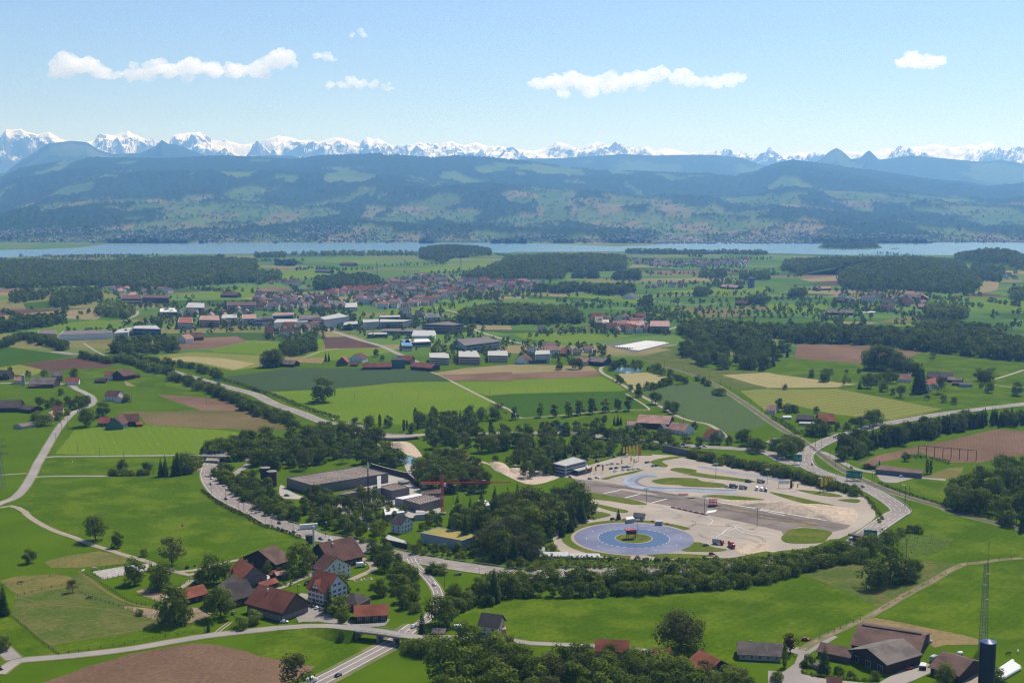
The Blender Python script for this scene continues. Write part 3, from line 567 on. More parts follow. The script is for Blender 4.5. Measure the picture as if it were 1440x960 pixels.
sheet('car_park', W("B2 270,515 330,520 400,560 440,590 540,615 560,640 330,630 300,640 285,560"), .15, ROAD)
road("B2 530,380 600,350 660,320 640,280 590,260", 5, PATH, 'farm_track', z=.17, verge=0)
road("B2 480,620 560,640 700,630 720,600", 7, ROAD, 'road', z=.17, verge=0)
road("M3 540,128 500,150 510,178 570,212 680,280 800,345 860,380 940,425 1020,450 1100,465 1170,505 1205,540", 5, PATH, 'farm_track', z=.19, verge=.5)
road("M2 985,172 1100,225 1220,285 1340,345 1440,392 M3 20,420 60,432", 4.5, PATH, 'farm_track', z=.18, verge=0)
road("M3 60,432 250,418 420,400 700,384 770,378 640,292", 3, PATH, 'farm_track', z=.17, verge=0)
road("M4 1440,160 1350,190 1270,212 1200,215", 5, PATH, 'farm_track', z=.18)
road("M4 1270,245 1440,266", 3.5, PATH, 'farm_track', z=.18, verge=0)
road("B4 1440,258 1300,268 1180,285 1110,290 1020,330 900,400 800,452 700,510 620,556 540,600 440,645 340,690 260,730 190,775", 3, field_mat('dirt'), 'farm_track', z=.19, verge=1.2)
road("M4 300,620 380,655 480,712 600,738 760,760 900,770 1000,778", 6, ROAD, 'road', z=.18)
sheet('car_park', W("M4 605,740 760,765 830,768 720,795 660,793 630,780"), .16, ROAD)
road("M3 1440,570 1400,575 M4 0,570 60,545", 8, ROAD, 'road', z=.18)
road("U2 410,600 430,620 560,665 700,705 790,745 860,775 930,810", 9, ROAD, 'road', z=.21)
road("U2 140,785 280,765 370,735 460,722", 4, PATH, 'farm_track', z=.2, verge=0)
road("U3 850,622 1000,578 1080,560 1200,555", 7, ROAD, 'road', z=.22)
road("U3 520,430 650,435 900,465 1000,475 1200,468", 6, PATH, 'road', z=.22, verge=0)
road("U2 1000,490 1100,510 1150,528", 6, ROAD, 'road', z=.22)
road("U2 1110,575 1200,605 1300,640 1440,680 U3 0,680 160,715", 7, ROAD, 'road', z=.22)
road("U1 470,690 540,735 620,775", 4, PATH, 'farm_track', z=.22, verge=0)
road("U1 720,555 770,530 775,510", 6, PATH, 'farm_track', z=.22, verge=0)
road("U2 0,390 150,395 300,378", 6, PATH, 'farm_track', z=.22, verge=0)
# railway
RL = line_of("M3 800,130 900,152 1000,180 1060,205 1120,232 1190,270 1250,310 1340,370 1440,440 M4 90,500 180,550 260,605 340,668 430,728 560,790 680,840 800,880 1000,938 B4 1040,0 1440,100 P 1500,760")
tb = structure(strip(MB(), RL, 2.2, -2.2, .25).build('railway', mat('track_ballast', (.115, .085, .068), (.08, .062, .05), scale=.4)))
b = MB()
for d in (-.75, .75): strip(b, RL, d + .09, d - .09, .42)
b.build('rail_pair', DSTEEL, tb)
structure(strip(MB(), RL, 5.5, 2.2, .1).build('railway_verge', VERGE)); structure(strip(MB(), RL, -2.2, -5.5, .1).build('railway_verge', VERGE))

# ---- overbridge in the foreground: low road dips beneath a raised deck
BZ = 5.0
lowL = line_of("P 415,985 B2 300,985 450,905 620,815 770,735 800,712 850,670 900,635")
o = structure(strip(MB(), lowL, 5.2, -5.2, .27).build('road', ROADD)); b = MB(); dashes(b, smooth(lowL, 2.9), .3, .35, .33, 60, 1)
for sgn in (-1, 1): strip(b, lowL, sgn * 4.3 + .15, sgn * 4.3 - .15, .33)
b.build('lane_line', WHITE, o); strip(vb := MB(), lowL, 8, -8, .2); structure(vb.build('road_verge', VERGE))
upL = line_of("B2 120,652 300,640 420,640 520,650 700,670 930,705 1060,704 1200,706 1330,712", z=[.1, .6, 3.0, BZ, BZ, BZ, 3.2, 1.4, .2])
structure(strip(MB(), upL, 3.6, -3.6, .25).build('road', ROAD))
i0 = min(range(len(upL)), key=lambda i: (upL[i][0] - G(*K("B2 560,655")[0], BZ).x) ** 2 + (upL[i][1] - G(*K("B2 560,655")[0], BZ).y) ** 2)
i1 = min(range(len(upL)), key=lambda i: (upL[i][0] - G(*K("B2 850,695")[0], BZ).x) ** 2 + (upL[i][1] - G(*K("B2 850,695")[0], BZ).y) ** 2)
def bank(L, a, c, wd, run):
    b = MB(); seg = L[a:c]; A = offs(seg, wd); B = offs(seg, -wd); A2 = offs(seg, wd + run); B2 = offs(seg, -wd - run); z = [q[2] + .15 for q in seg]
    for i in range(len(seg) - 1):
        for (P, Q, sw) in ((A, A2, 0), (B, B2, 1)):
            v = [(*P[i], z[i]), (*P[i + 1], z[i + 1]), (*Q[i + 1], .02), (*Q[i], .02)]; b.add(v, [(0, 1, 2, 3)] if sw else [(3, 2, 1, 0)])
        b.add([(*A[i], z[i]), (*B[i], z[i]), (*B[i + 1], z[i + 1]), (*A[i + 1], z[i + 1])], [(0, 1, 2, 3)])
    for i, P in ((0, 0), (len(seg) - 1, 1)):
        b.add([(*A2[i], .02), (*A[i], z[i]), (*B[i], z[i]), (*B2[i], .02)], [(0, 1, 2, 3)])
    return structure(b.build('road_embankment', field_mat('vivid')))
bank(upL, 0, i0 + 1, 4.0, 7); bank(upL, i1, len(upL), 4.0, 6)
def bridge(label, L, a, c, wd, depth, m=CONCD, rail=True, piers=()):
    p0 = Vector((L[a][0], L[a][1], 0)); r = empty('road_bridge', label, 'bridge', p0); b = MB(); seg = L[a:c + 1]
    A = offs(seg, wd); B = offs(seg, -wd)
    zt = [(q[2] if len(q) > 2 else 0) + .12 for q in seg]; n_ = len(seg)
    for i in range(n_ - 1):
        v = [(*A[i], zt[i]), (*B[i], zt[i]), (*B[i + 1], zt[i + 1]), (*A[i + 1], zt[i + 1])]; v += [(q[0], q[1], q[2] - depth) for q in v]
        b.add(v, [(0, 1, 2, 3), (7, 6, 5, 4), (0, 3, 7, 4), (2, 1, 5, 6)])
    for i in (0, n_ - 1):
        b.add([(*A[i], zt[i]), (*B[i], zt[i]), (*B[i], zt[i] - depth), (*A[i], zt[i] - depth)], [(0, 1, 2, 3)])
    b.v = [(q[0] - p0.x, q[1] - p0.y, q[2]) for q in b.v]; b.build('deck', m, r)
    for sgn in (-1, 1):
        q = MB(); O = offs(seg, sgn * (wd - .2))
        for i in range(n_ - 1):
            q.bar((O[i][0] - p0.x, O[i][1] - p0.y, zt[i] + 1.0), (O[i + 1][0] - p0.x, O[i + 1][1] - p0.y, zt[i + 1] + 1.0), .12, n=4)
            q.box((O[i][0] - p0.x, O[i][1] - p0.y, zt[i] + .5), (.14, .14, 1.0))
        q.build('parapet', STEEL, r)
    for i in piers:
        k = min(max(int(i * (n_ - 1)), 0), n_ - 1); d = Vector((L[c][0] - L[a][0], L[c][1] - L[a][1])); rz = math.atan2(d.y, d.x)
        MB().box((seg[k][0] - p0.x, seg[k][1] - p0.y, (zt[k] - depth) / 2), (1.4, wd * 1.7, zt[k] - depth), rz).build('pier', m, r)
    return r
bridge('concrete overbridge carrying the village road over the lower road', upL, i0, i1, 4.2, 1.0, piers=(0.0, .42, .93))
# bridge at the left bend
bl = line_of("M1 1060,640 1115,640 1190,642 1270,644 1330,640", z=[.6, 5.5, 5.5, 5.5, .6], step=4)
ia = min(range(len(bl)), key=lambda i: abs(bl[i][0] - G(*K("M1 1115,640")[0], 5.5).x)); ib = min(range(len(bl)), key=lambda i: abs(bl[i][0] - G(*K("M1 1272,644")[0], 5.5).x))
bank(bl, 0, ia + 1, 3.2, 6); bank(bl, ib, len(bl), 3.2, 5); structure(strip(MB(), bl, 2.8, -2.8, .22).build('road', ROAD))
bridge('grey concrete overbridge across the motorway at the left bend', bl, ia, ib, 3.4, 1.6, piers=(.0, .27, 1))
# river bridge and right-hand bridges
rb = line_of("M2 560,505 640,527 760,536 880,530 960,522", z=[.2, 2.6, 2.6, 2.6, .2], step=5)
ia = min(range(len(rb)), key=lambda i: abs(rb[i][0] - G(*K("M2 640,527")[0], 2.6).x)); ib = min(range(len(rb)), key=lambda i: abs(rb[i][0] - G(*K("M2 880,530")[0], 2.6).x))
bank(rb, 0, ia + 1, 7, 4); bank(rb, ib, len(rb), 7, 4); structure(strip(MB(), rb, 6, -6, .25).build('motorway', CONC))
bridge('pale motorway bridge over the little river between the trees', rb, ia, ib, 7.2, 1.8, piers=(0, 1))
gb2 = line_of("B4 440,110 520,125 600,134 690,140", z=[.4, 4.5, 4.5, .4], step=4)
bridge('low grey bridge with dark parapets over the motorway beside the green signs', gb2, len(gb2) // 4, 3 * len(gb2) // 4, 5, 1.4, mat('bridge_dark', (.12, .10, .09)), piers=(.05, .95))
guard('long dark guard rail on the outer edge of the left motorway curve', LM, 9.2, i0=60, i1=170, h=1.4)
guard('guard rail along the outer side of the right motorway curve', LR, -8.5, i0=10, i1=80)
# retaining wall beside the driving centre
def wall(name, label, cat, s, h, th, m, cap=None):
    L = line_of(s, 6); p0 = Vector((L[0][0], L[0][1], 0)); r = empty(name, label, cat, p0); b = MB(); c = MB()
    for i in range(len(L) - 1):
        a = np.array(L[i]); d = np.array(L[i + 1]); mid = (a + d) / 2; ln = float(np.linalg.norm(d - a)); rz = math.atan2(*(d - a)[::-1])
        b.box((mid[0] - p0.x, mid[1] - p0.y, h / 2), (ln + .02, th, h), rz); c.box((mid[0] - p0.x, mid[1] - p0.y, h + .12), (ln + .05, th * 1.6, .24), rz)
    b.build('wall', m, r); c.build('coping', cap or m, r); return r
wall('retaining_wall', 'grey concrete retaining wall below the motorway behind the driving centre', 'wall', "M3 850,618 910,628 1010,650", 6, .8, mat('wall_grey', (.17, .16, .16), (.12, .115, .115), scale=.2))
wall('boundary_wall', 'dark wall with pale capping behind the factory yard', 'wall', "Z2 130,350 250,385 390,420 440,430 520,500", 4.5, .8, mat('wall_dark', (.07, .062, .058)), CONC)

# ================================================================== driving centre
OUT = "P 777,668 M3 320,745 440,694 600,648 740,632 900,640 1010,652 Z4 0,262 300,318 600,368 900,438 1100,488 1300,543 1440,578 M4 500,850 580,900 620,955 Z5 240,615 280,660 284,700 240,745 130,812 0,872 B4 350,152 270,188 180,208 100,214 0,224 B3 1300,255 1200,258 1000,255 895,268 700,270 640,264 400,248 290,235 240,190 230,140 240,105 262,82 330,60 430,42 470,20 Z3 560,790 600,780 540,690 520,620 490,560 440,520 420,440"
sheet('driving_centre_pavement', W(OUT), .10, CONC)
sheet('dark_track', W("Z3 405,440 600,458 800,490 970,520 1130,550 1300,575 1440,605 Z4 0,605 120,590 300,640 620,690 800,725 940,748 1060,772 1250,790 1330,815 1420,830 1380,860 1270,885 1100,850 980,845 900,868 850,915 835,880 700,845 560,815 400,780 180,735 0,697 Z3 1240,670 1060,640 850,605 680,572 480,540"), .18, DARK)
sheet('pale_apron', W("Z3 800,520 980,545 1110,572 1100,578 960,565 780,530"), .22, CONC)
def inside_out(p):
    Q = W(OUT); c = False; j = len(Q) - 1
    for i in range(len(Q)):
        if (Q[i].y > p.y) != (Q[j].y > p.y) and p.x < (Q[j].x - Q[i].x) * (p.y - Q[i].y) / (Q[j].y - Q[i].y) + Q[i].x: c = not c
        j = i
    return c
def grass(s, m='island', z=.22, r=True): return sheet('grass_island', blob(W(s), 3) if r else W(s), z, field_mat(m))
GI = ["Z3 1060,455 1180,432 1300,430 1440,437 Z4 150,455 340,480 372,497 340,512 150,508 0,500 Z3 1300,492 1130,482",
      "Z3 1210,362 1270,345 1360,352 1440,366 Z4 120,385 300,412 480,435 620,462 560,468 400,450 200,430 0,398 Z3 1400,405 1280,382",
      "Z4 165,583 300,575 500,588 690,615 600,628 500,630 330,603",
      "Z4 735,550 860,570 1000,600 1150,635 1282,662 1200,670 1000,640 800,580", "Z4 970,533 1200,550 1345,582 1300,592 1120,572",
      "Z4 1310,617 1440,608 Z4 1500,620 1460,642", "Z4 830,940 860,905 900,870 980,855 1060,853 1180,868 1262,890 1230,930 1180,975 1000,985 870,975",
      "Z3 490,560 560,556 760,590 960,630 1010,655 900,656 700,625 505,598", "Z3 528,645 620,655 760,685 860,708 830,726 700,706",
      "Z3 535,735 600,712 715,742 650,765 545,782", "Z3 470,235 530,230 700,240 740,255 560,300 500,290", "Z3 630,440 700,420 850,385 990,360 900,395 760,420 680,445",
      "Z3 1050,300 1100,275 1240,250 1420,240 1300,262 1150,290 1200,330 1140,340", "Z3 880,240 1060,242 1020,222 940,215",
      "B3 0,300 -20,180 90,110 200,130 240,190 290,240 200,225 100,235",
      "B3 948,212 985,180 1012,168 1058,170 1130,195 1210,210 1150,222 1000,221", "B3 748,240 800,232 1000,236 1135,246 1000,258 880,262", "B3 1440,220 1200,262 1000,262 1100,275 1440,270"]
for s in GI: grass(s)
sheet('dirt_strip', blob(W("Z4 300,660 460,690 700,745 900,780 1100,805 1170,825 1060,835 850,800 600,745 400,700")), .24, field_mat('dirt'))
sheet('sand_bay', blob(W("B3 1260,195 1440,170 B4 0,215 60,222 0,228 B3 1350,240 1290,235")), .2, field_mat('gravel'))
# skid circle
cc = G(*K("B3 685,147")[0]); ppm = F / math.hypot(cc.y, HC); R0 = 82.5 / ppm
def ring(r0, r1, z, m, name, a0=0, a1=2 * PI, c=cc):
    b = MB(); N = 96; vs = []
    for i in range(N + 1):
        t = a0 + (a1 - a0) * i / N; vs += [(c.x + r0 * math.cos(t), c.y + r0 * math.sin(t), z), (c.x + r1 * math.cos(t), c.y + r1 * math.sin(t), z)]
    b.add(vs, [(2 * i, 2 * i + 1, 2 * i + 3, 2 * i + 2) for i in range(N)])
    return b, structure(b.build(name, m))
BLUEO = mat('wet_blue_coating', (.115, .12, .195), (.092, .10, .165), scale=.08, rough=.6, c3=(.15, .155, .22), scale3=.03)
BLUEI = mat('wet_deep_blue_coating', (.050, .095, .185), (.04, .08, .16), scale=.08, rough=.45)
ring(R0 * .995, R0 * 1.05, .2, CONC, 'circle_kerb')
ring(R0 * 1.06, R0 * 1.22, .2, field_mat('island'), 'grass_ring', math.radians(30), math.radians(262))
ring(R0 * .6, R0, .24, BLUEO, 'skid_circle'); ring(R0 * .32, R0 * .6, .24, BLUEI, 'skid_circle'); ring(0.01, R0 * .3, .26, field_mat('island'), 'grass_island'); ring(R0 * .3, R0 * .32, .25, CONC, 'circle_kerb')
b = MB()
for rr in (.6, .80):
    N = 64 if rr < .7 else 90
    for i in range(0, N, 2 if rr < .7 else 9):
        t0, t1 = 2 * PI * i / N, 2 * PI * (i + 1) / N
        b.add([(cc.x + R0 * (rr + d) * math.cos(t), cc.y + R0 * (rr + d) * math.sin(t), .3) for d, t in ((-.004, t0), (.004, t0), (.004, t1), (-.004, t1))], [(0, 1, 2, 3)])
structure(b.build('circle_marking', WHITE))
# blue sliding track with grey tyre worn centre
SLIDE = mat('wet_slide_coating', (.18, .20, .26), (.14, .155, .20), scale=.06, rough=.5, c3=(.25, .26, .29), scale3=.05)
SL = line_of("Z3 1100,405 1000,404 930,415 870,440 860,470 910,500 1000,520 1150,530 1300,535 1440,536 Z4 150,540 330,548 460,550", 3)
structure(strip(MB(), SL, 5.5, -5.5, .2).build('wet_slide_track', SLIDE)); structure(strip(MB(), SL, -1.0, -3.2, .23).build('wet_slide_track', mat('slide_pale', (.30, .33, .39), (.25, .28, .33))))
structure(strip(MB(), SL, 9.0, 5.5, .19).build('dark_track', mat('slide_edge', (.16, .15, .16))))
SL2 = line_of("Z4 130,335 300,362 500,398 700,428 900,468", 4); structure(strip(MB(), SL2, 3.0, -3.0, .2).build('wet_slide_track', SLIDE))
b = MB()
for s in ("Z3 658,562 792,535", "Z3 832,600 967,567", "Z3 1055,642 1190,608"):
    a, c = W(s); strip(b, [(a.x, a.y), (c.x, c.y)], .5, -.5, .27)
for s in ("Z4 310,640 620,690 940,745 1240,795", "Z4 560,655 700,690 880,735", "Z4 640,700 860,748"): strip(b, line_of(s), .45, -.45, .27)
for s in ("Z4 440,850 500,890 620,910 760,930", "Z4 330,900 380,860 460,835", "Z4 480,850 560,880 700,895 800,915", "Z4 240,890 330,905 480,950", "B3 870,40 950,60 1030,62", "B3 1150,140 1210,105 1280,85", "B3 1250,80 1320,120 1440,140", "B3 1090,20 1130,50 1100,75"):
    strip(b, line_of(s), .18, -.18, .27)
b.add([G(*p, .27) for p in K("Z4 215,705 290,700 275,715 195,728")], [(3, 2, 1, 0)])
structure(b.build('track_marking', WHITE))
ol = line_of("Z3 230,960 250,900 320,850 470,800 640,775", 3)
b = MB(); dashes(b, smooth(ol, 2.9), 0, .25, .27, 3, 6); structure(b.build('track_marking', WHITE))
# tyre marks and damp stains on the training surfaces
b = MB(); r9 = random.Random(4)
for i in range(26):
    t = r9.random(); a = K("Z3 470,470 Z4 900,800"); p = (a[0][0] + (a[1][0] - a[0][0]) * t, a[0][1] + (a[1][1] - a[0][1]) * t + r9.uniform(-3, 3)); c = G(*p)
    L = [(c.x + x, c.y - x * .62 + 5 * math.sin(x / 30 + i) * r9.uniform(.2, 1)) for x in range(0, int(r9.uniform(20, 70)), 4)]
    for d in (-.8, .8): strip(b, L, d + .14, d - .14, .285)
for i in range(22):
    c = G(r9.uniform(905, 1060), r9.uniform(715, 765)); R_ = r9.uniform(6, 22); a0 = r9.uniform(0, 6)
    L = [(c.x + R_ * math.cos(a0 + q * .12), c.y + R_ * math.sin(a0 + q * .12)) for q in range(int(r9.uniform(8, 24)))]
    for d in (-.8, .8): strip(b, L, d + .12, d - .12, .262)
structure(b.build('tyre_mark', mat('tyre_rubber', (.085, .075, .07), (.16, .14, .125), scale=.3)))
for i in range(16):
    c = G(r9.uniform(860, 1190), r9.uniform(655, 765)); P = [Vector((c.x + r9.uniform(3, 12) * math.cos(t), c.y + r9.uniform(2, 8) * math.sin(t), 0)) for t in [k * .9 for k in range(7)]]
    if inside_out(c): sheet('worn_patch', blob(P, 2), .121 + i * .002, mat('worn_patch', (.30, .265, .23), (.25, .22, .19), scale=.15))
# earth mound: a heap with its own height profile
def mound(name, s, h, m, label=None):
    w0 = W(s); per = sum((w0[i] - w0[i - 1]).length for i in range(len(w0))); P = blob(w0, max(4, per / 400)); c = sum(P, Vector()) / len(P); b = MB(); n_ = len(P); rings = 7; vs = []
    for k in range(rings):
        f = k / (rings - 1)
        for p in P:
            q = c.lerp(p, 1 - f * .93); z = h * (1 - (1 - f) ** 1.6) * (1 + .25 * noise.noise(Vector((q.x / 9, q.y / 9, 1)))); vs.append((q.x, q.y, max(.05, z)))
    b.add(vs, [(k * n_ + i, k * n_ + (i + 1) % n_, (k + 1) * n_ + (i + 1) % n_, (k + 1) * n_ + i) for k in range(rings - 1) for i in range(n_)])
    b.add(vs[-n_:], [tuple(range(n_))]); o = b.build(name, m, smooth=True); return structure(o)
mound('earth_mound', "Z4 320,615 480,635 640,625 850,645 1050,680 1250,700 1440,690 1480,760 1440,812 1310,812 1200,788 1000,755 800,718 600,680 430,655", 5, field_mat('gravel'))
mound('gravel_heap', "Z2 870,262 950,255 1060,300 1020,320 930,300", 2.2, field_mat('gravel')); mound('gravel_heap', "Z2 1130,300 1230,300 1300,350 1280,388 1180,370", 3.2, field_mat('gravel'))
mound('gravel_heap', "Z2 1290,350 1400,355 1440,390 1340,395", 2.5, field_mat('gravel')); mound('gravel_heap', "Z2 300,150 400,140 460,165 380,185", 4, field_mat('gravel'))
sheet('gravel_yard', blob(W("Z2 860,275 1100,310 1250,400 1440,480 1600,470 M3 300,745 200,740 0,690 Z2 1440,370 1200,330 1000,270")), .08, field_mat('gravel'))
# factory yards
for s in ("Z1 690,490 800,560 900,600 820,610 690,590", "Z1 1000,660 1140,640 1440,700 1440,860 1330,800 1130,700 1020,740", "Z2 0,520 200,480 460,480 560,540 720,700 560,760 420,760 230,690 0,700", "Z2 280,390 440,440 520,560 300,520", "Z2 410,310 520,320 540,420 480,440"):
    sheet('factory_yard', blob(W(s)), .13 + .01 * len(s) / 100, mat('yard_paving', (.36, .32, .28), (.29, .26, .23), scale=.1))
ROADC = "Z1 470,255 400,262 440,290 400,330 310,390 255,440 260,475 330,490"
road(ROADC, 6, ROAD, 'slip_road', z=.17)
sheet('farm_yard', W("B4 0,745 180,760 230,740 350,690 395,700 240,790 190,860 200,910 340,940 560,960 620,960 780,870 900,850 960,880 830,940 740,975 0,975 0,890 90,895 150,850 170,800"), .12, ROAD)
sheet('farm_yard', W("B4 1060,975 1180,900 1300,900 1240,975"), .12, PATH)
# ================================================================== trees
LEAF = foliage('leaf_mid', (.068, .106, .012), (.235, .28, .044), .3); LEAFD = foliage('leaf_dark', (.050, .082, .011), (.180, .225, .036), .3)
LEAFO = foliage('leaf_olive', (.065, .080, .020), (.135, .140, .045), .3); NEEDLE = foliage('needles', (.028, .054, .013), (.078, .115, .028), .15)
LEAFP = foliage('leaf_pale', (.085, .125, .030), (.17, .22, .070), .3); LEAFR = foliage('leaf_copper', (.06, .025, .018), (.10, .045, .025))
BARK = mat('bark', (.085, .065, .048), (.05, .04, .03), scale=2)
def quads(C, N, size, r):
    n = len(C); N = N / (np.linalg.norm(N, axis=1, keepdims=True) + 1e-9)
    A = np.cross(N, r.normal(size=(n, 3))); A /= np.linalg.norm(A, axis=1, keepdims=True) + 1e-9; B = np.cross(N, A)
    s = (size * r.uniform(.6, 1.25, n))[:, None]; A = A * s; B = B * s * r.uniform(.6, 1.0, n)[:, None]
    return np.stack([C - A - B * .6, C + A * .7 - B, C + A + B * .7, C - A * .6 + B], 1)
def leafmesh(name, Q, tint, m):
    n = len(Q); me = bpy.data.meshes.new(name); me.vertices.add(n * 4); me.vertices.foreach_set("co", Q.reshape(-1).astype(np.float32))
    me.loops.add(n * 4); me.loops.foreach_set("vertex_index", np.arange(n * 4, dtype=np.int32)); me.polygons.add(n)
    me.polygons.foreach_set("loop_start", np.arange(0, n * 4, 4, dtype=np.int32)); me.polygons.foreach_set("loop_total", np.full(n, 4, np.int32))
    a = me.attributes.new("tint", 'FLOAT', 'FACE'); a.data.foreach_set("value", tint.astype(np.float32))
    for q in (m if isinstance(m, list) else [m]): me.materials.append(q)
    me.update(calc_edges=True); return me
def broad(seed, H=1.0, R=.36, n=1500, size=.028, base=.16, lobes=15, droop=0.0, sparse=1.0, top=1.0):
    """crown as leaf clumps on overlapping boughs; unit height"""
    r = np.random.default_rng(seed); Q = []; T = []; ch = H - base * H
    for k in range(lobes):
        f = r.uniform(.08, .95) ** top; ang = r.uniform(0, 2 * PI); env = R * math.sqrt(max(.05, 1 - ((f - .42) / .62) ** 2))
        rad = env * r.uniform(.42, .85); lr = R * r.uniform(.34, .56)
        if k == 0: rad = 0; f = .88
        c = np.array((rad * math.cos(ang), rad * math.sin(ang), base * H + ch * f * .93)); m_ = n // lobes
        d = r.normal(size=(m_, 3)); d /= np.linalg.norm(d, axis=1, keepdims=True)
        rr = lr * r.uniform(.55, 1.08, m_) ** .6
        P = c + d * rr[:, None] * np.array((1, 1, .78)); P[:, 2] -= droop * r.random(m_) * H * .12
        P[:, 2] = np.clip(P[:, 2], base * H * .55, H * 1.03); lt = r.uniform(.15, .75)
        Q.append(quads(P, d + r.normal(size=(m_, 3)) * .32 + np.array((0, 0, .25)), size * sparse, r)); T.append(np.clip(lt + r.normal(0, .2, m_), 0, 1))
    return np.concatenate(Q), np.concatenate(T)
def conif(seed, R=.17, n=1100, size=.026, base=.06):
    r = np.random.default_rng(seed); t = 1 - np.sqrt(r.random(n)) ; whorl = .72 + .42 * (((t * 11 + r.normal(0, .08, n)) % 1))
    rad = R * (1 - t) ** .85 * whorl * np.sqrt(r.uniform(.25, 1, n)) + .006; a = r.uniform(0, 2 * PI, n); sec = 1 + .22 * np.sin(a * 3 + seed) + .12 * np.sin(a * 7 + t * 9)
    P = np.stack([rad * sec * np.cos(a), rad * sec * np.sin(a), base + (1 - base) * t - rad * .25], 1)
    N = np.stack([np.cos(a), np.sin(a), np.full(n, .9)], 1) + r.normal(size=(n, 3)) * .35
    return quads(P, N, size * (1.15 - .6 * t), r), np.clip(.3 + .5 * r.random(n) + .2 * (whorl - .9), 0, 1)
def column(seed, R=.13, n=900, size=.024):
    r = np.random.default_rng(seed); t = r.random(n); a = r.uniform(0, 2 * PI, n)
    rad = R * np.sin(np.clip(t * .93 + .06, 0, 1) * PI) ** .55 * r.uniform(.6, 1.1, n) * (1 + .25 * np.sin(a * 3 + t * 14))
    P = np.stack([rad * np.cos(a), rad * np.sin(a), .05 + .95 * t], 1); N = np.stack([np.cos(a), np.sin(a), np.full(n, .5)], 1) + r.normal(size=(n, 3)) * .4
    return quads(P, N, size, r), np.clip(r.normal(.45, .2, n), 0, 1)
def trunk_mesh(seed, h, r0, limbs=4, spread=.2):
    r = random.Random(seed); b = MB(); a = Vector((0, 0, -.01)); k = Vector((r.uniform(-.02, .02), r.uniform(-.02, .02), h)); b.bar(a, k, r0 * 1.15, r0 * .7, 6)
    for i in range(limbs):
        t = 2 * PI * (i + r.random() * .6) / limbs; e = k + Vector((math.cos(t) * spread, math.sin(t) * spread, h * r.uniform(.9, 1.8))); b.bar(k, e, r0 * .55, r0 * .2, 5)
    b.bar(k, (k.x * 1.5, k.y * 1.5, h * 2.6), r0 * .65, r0 * .15, 5)
    return b.mesh('trunk', BARK)
PROTO = {}; RAW = {}
def proto(key, name, cat, variants, trunk):
    L = []
    for i, (Q, T, m) in enumerate(variants):
        me = leafmesh(name + '_leaves', Q, T, m); tm = trunk(i)
        L.append((name, cat, me, tm))
    PROTO[key] = L; RAW[key] = variants
tk = lambda i: trunk_mesh(i, .2, .024, 4, .2)
proto('o', 'broadleaf_tree', 'tree', [(*broad(10 + i, R=.40 + .04 * (i % 3), n=2000, lobes=19 + i, base=.07), LEAF if i % 2 else LEAFD) for i in range(6)], tk)
proto('d', 'broadleaf_tree', 'tree', [(*broad(30 + i, R=.41 + .05 * (i % 3), n=2100, lobes=20 + i, base=.05), LEAFD) for i in range(4)], tk)
proto('y', 'broadleaf_tree', 'tree', [(*broad(40 + i, R=.42, n=1300, lobes=20, size=.024, base=.12), LEAFO) for i in range(3)], tk)
proto('w', 'weeping_tree', 'tree', [(*broad(50, R=.50, n=4600, lobes=28, size=.021, base=.06, droop=1.2), LEAFO)], lambda i: trunk_mesh(i, .18, .03, 5, .28))
proto('b', 'shrub', 'shrub', [(*broad(60 + i, R=.66 + .08 * (i % 2), n=1200, lobes=17, size=.048, base=.02, top=1.3), LEAF if i % 3 else LEAFD) for i in range(5)], lambda i: trunk_mesh(i, .12, .03, 4, .25))
proto('q', 'shrub', 'shrub', [(*broad(70 + i, R=.50, n=800, lobes=11, size=.05, base=.02, top=1.3), LEAFP) for i in range(2)], lambda i: trunk_mesh(i, .12, .03, 4, .25))
proto('c', 'conifer_tree', 'tree', [(*conif(80 + i, R=.15 + .03 * (i % 3)), NEEDLE) for i in range(5)], lambda i: trunk_mesh(i, .12, .018, 0))
proto('p', 'columnar_tree', 'tree', [(*column(90 + i), LEAFD) for i in range(3)], lambda i: trunk_mesh(i, .12, .018, 0))
proto('l', 'broadleaf_tree', 'tree', [(*broad(100 + i, R=.30, n=1600, lobes=18, base=.08), LEAF) for i in range(4)], tk)
proto('r', 'broadleaf_tree', 'tree', [(*broad(110 + i, R=.36, n=1100, lobes=13, base=.15), LEAFR) for i in range(1)], tk)
QUEUE = []
PX = {}
def tree(key, pos, h, label, group=None, wide=None, rnd=rng, own=False):
    i = rnd.randrange(len(PROTO[key])); w_ = wide or rnd.uniform(.9, 1.12)
    u = 720 + F * pos.x / max(pos.y, 1); seen = -25 < u < 1465 and pos.y > 560
    if not seen and not own: return
    QUEUE.append((h / math.hypot(pos.y, HC) * (1.6 if own else 1), key, i, Vector((pos.x, pos.y, 0)), h, w_, label, group, rnd.uniform(0, 6.28)))
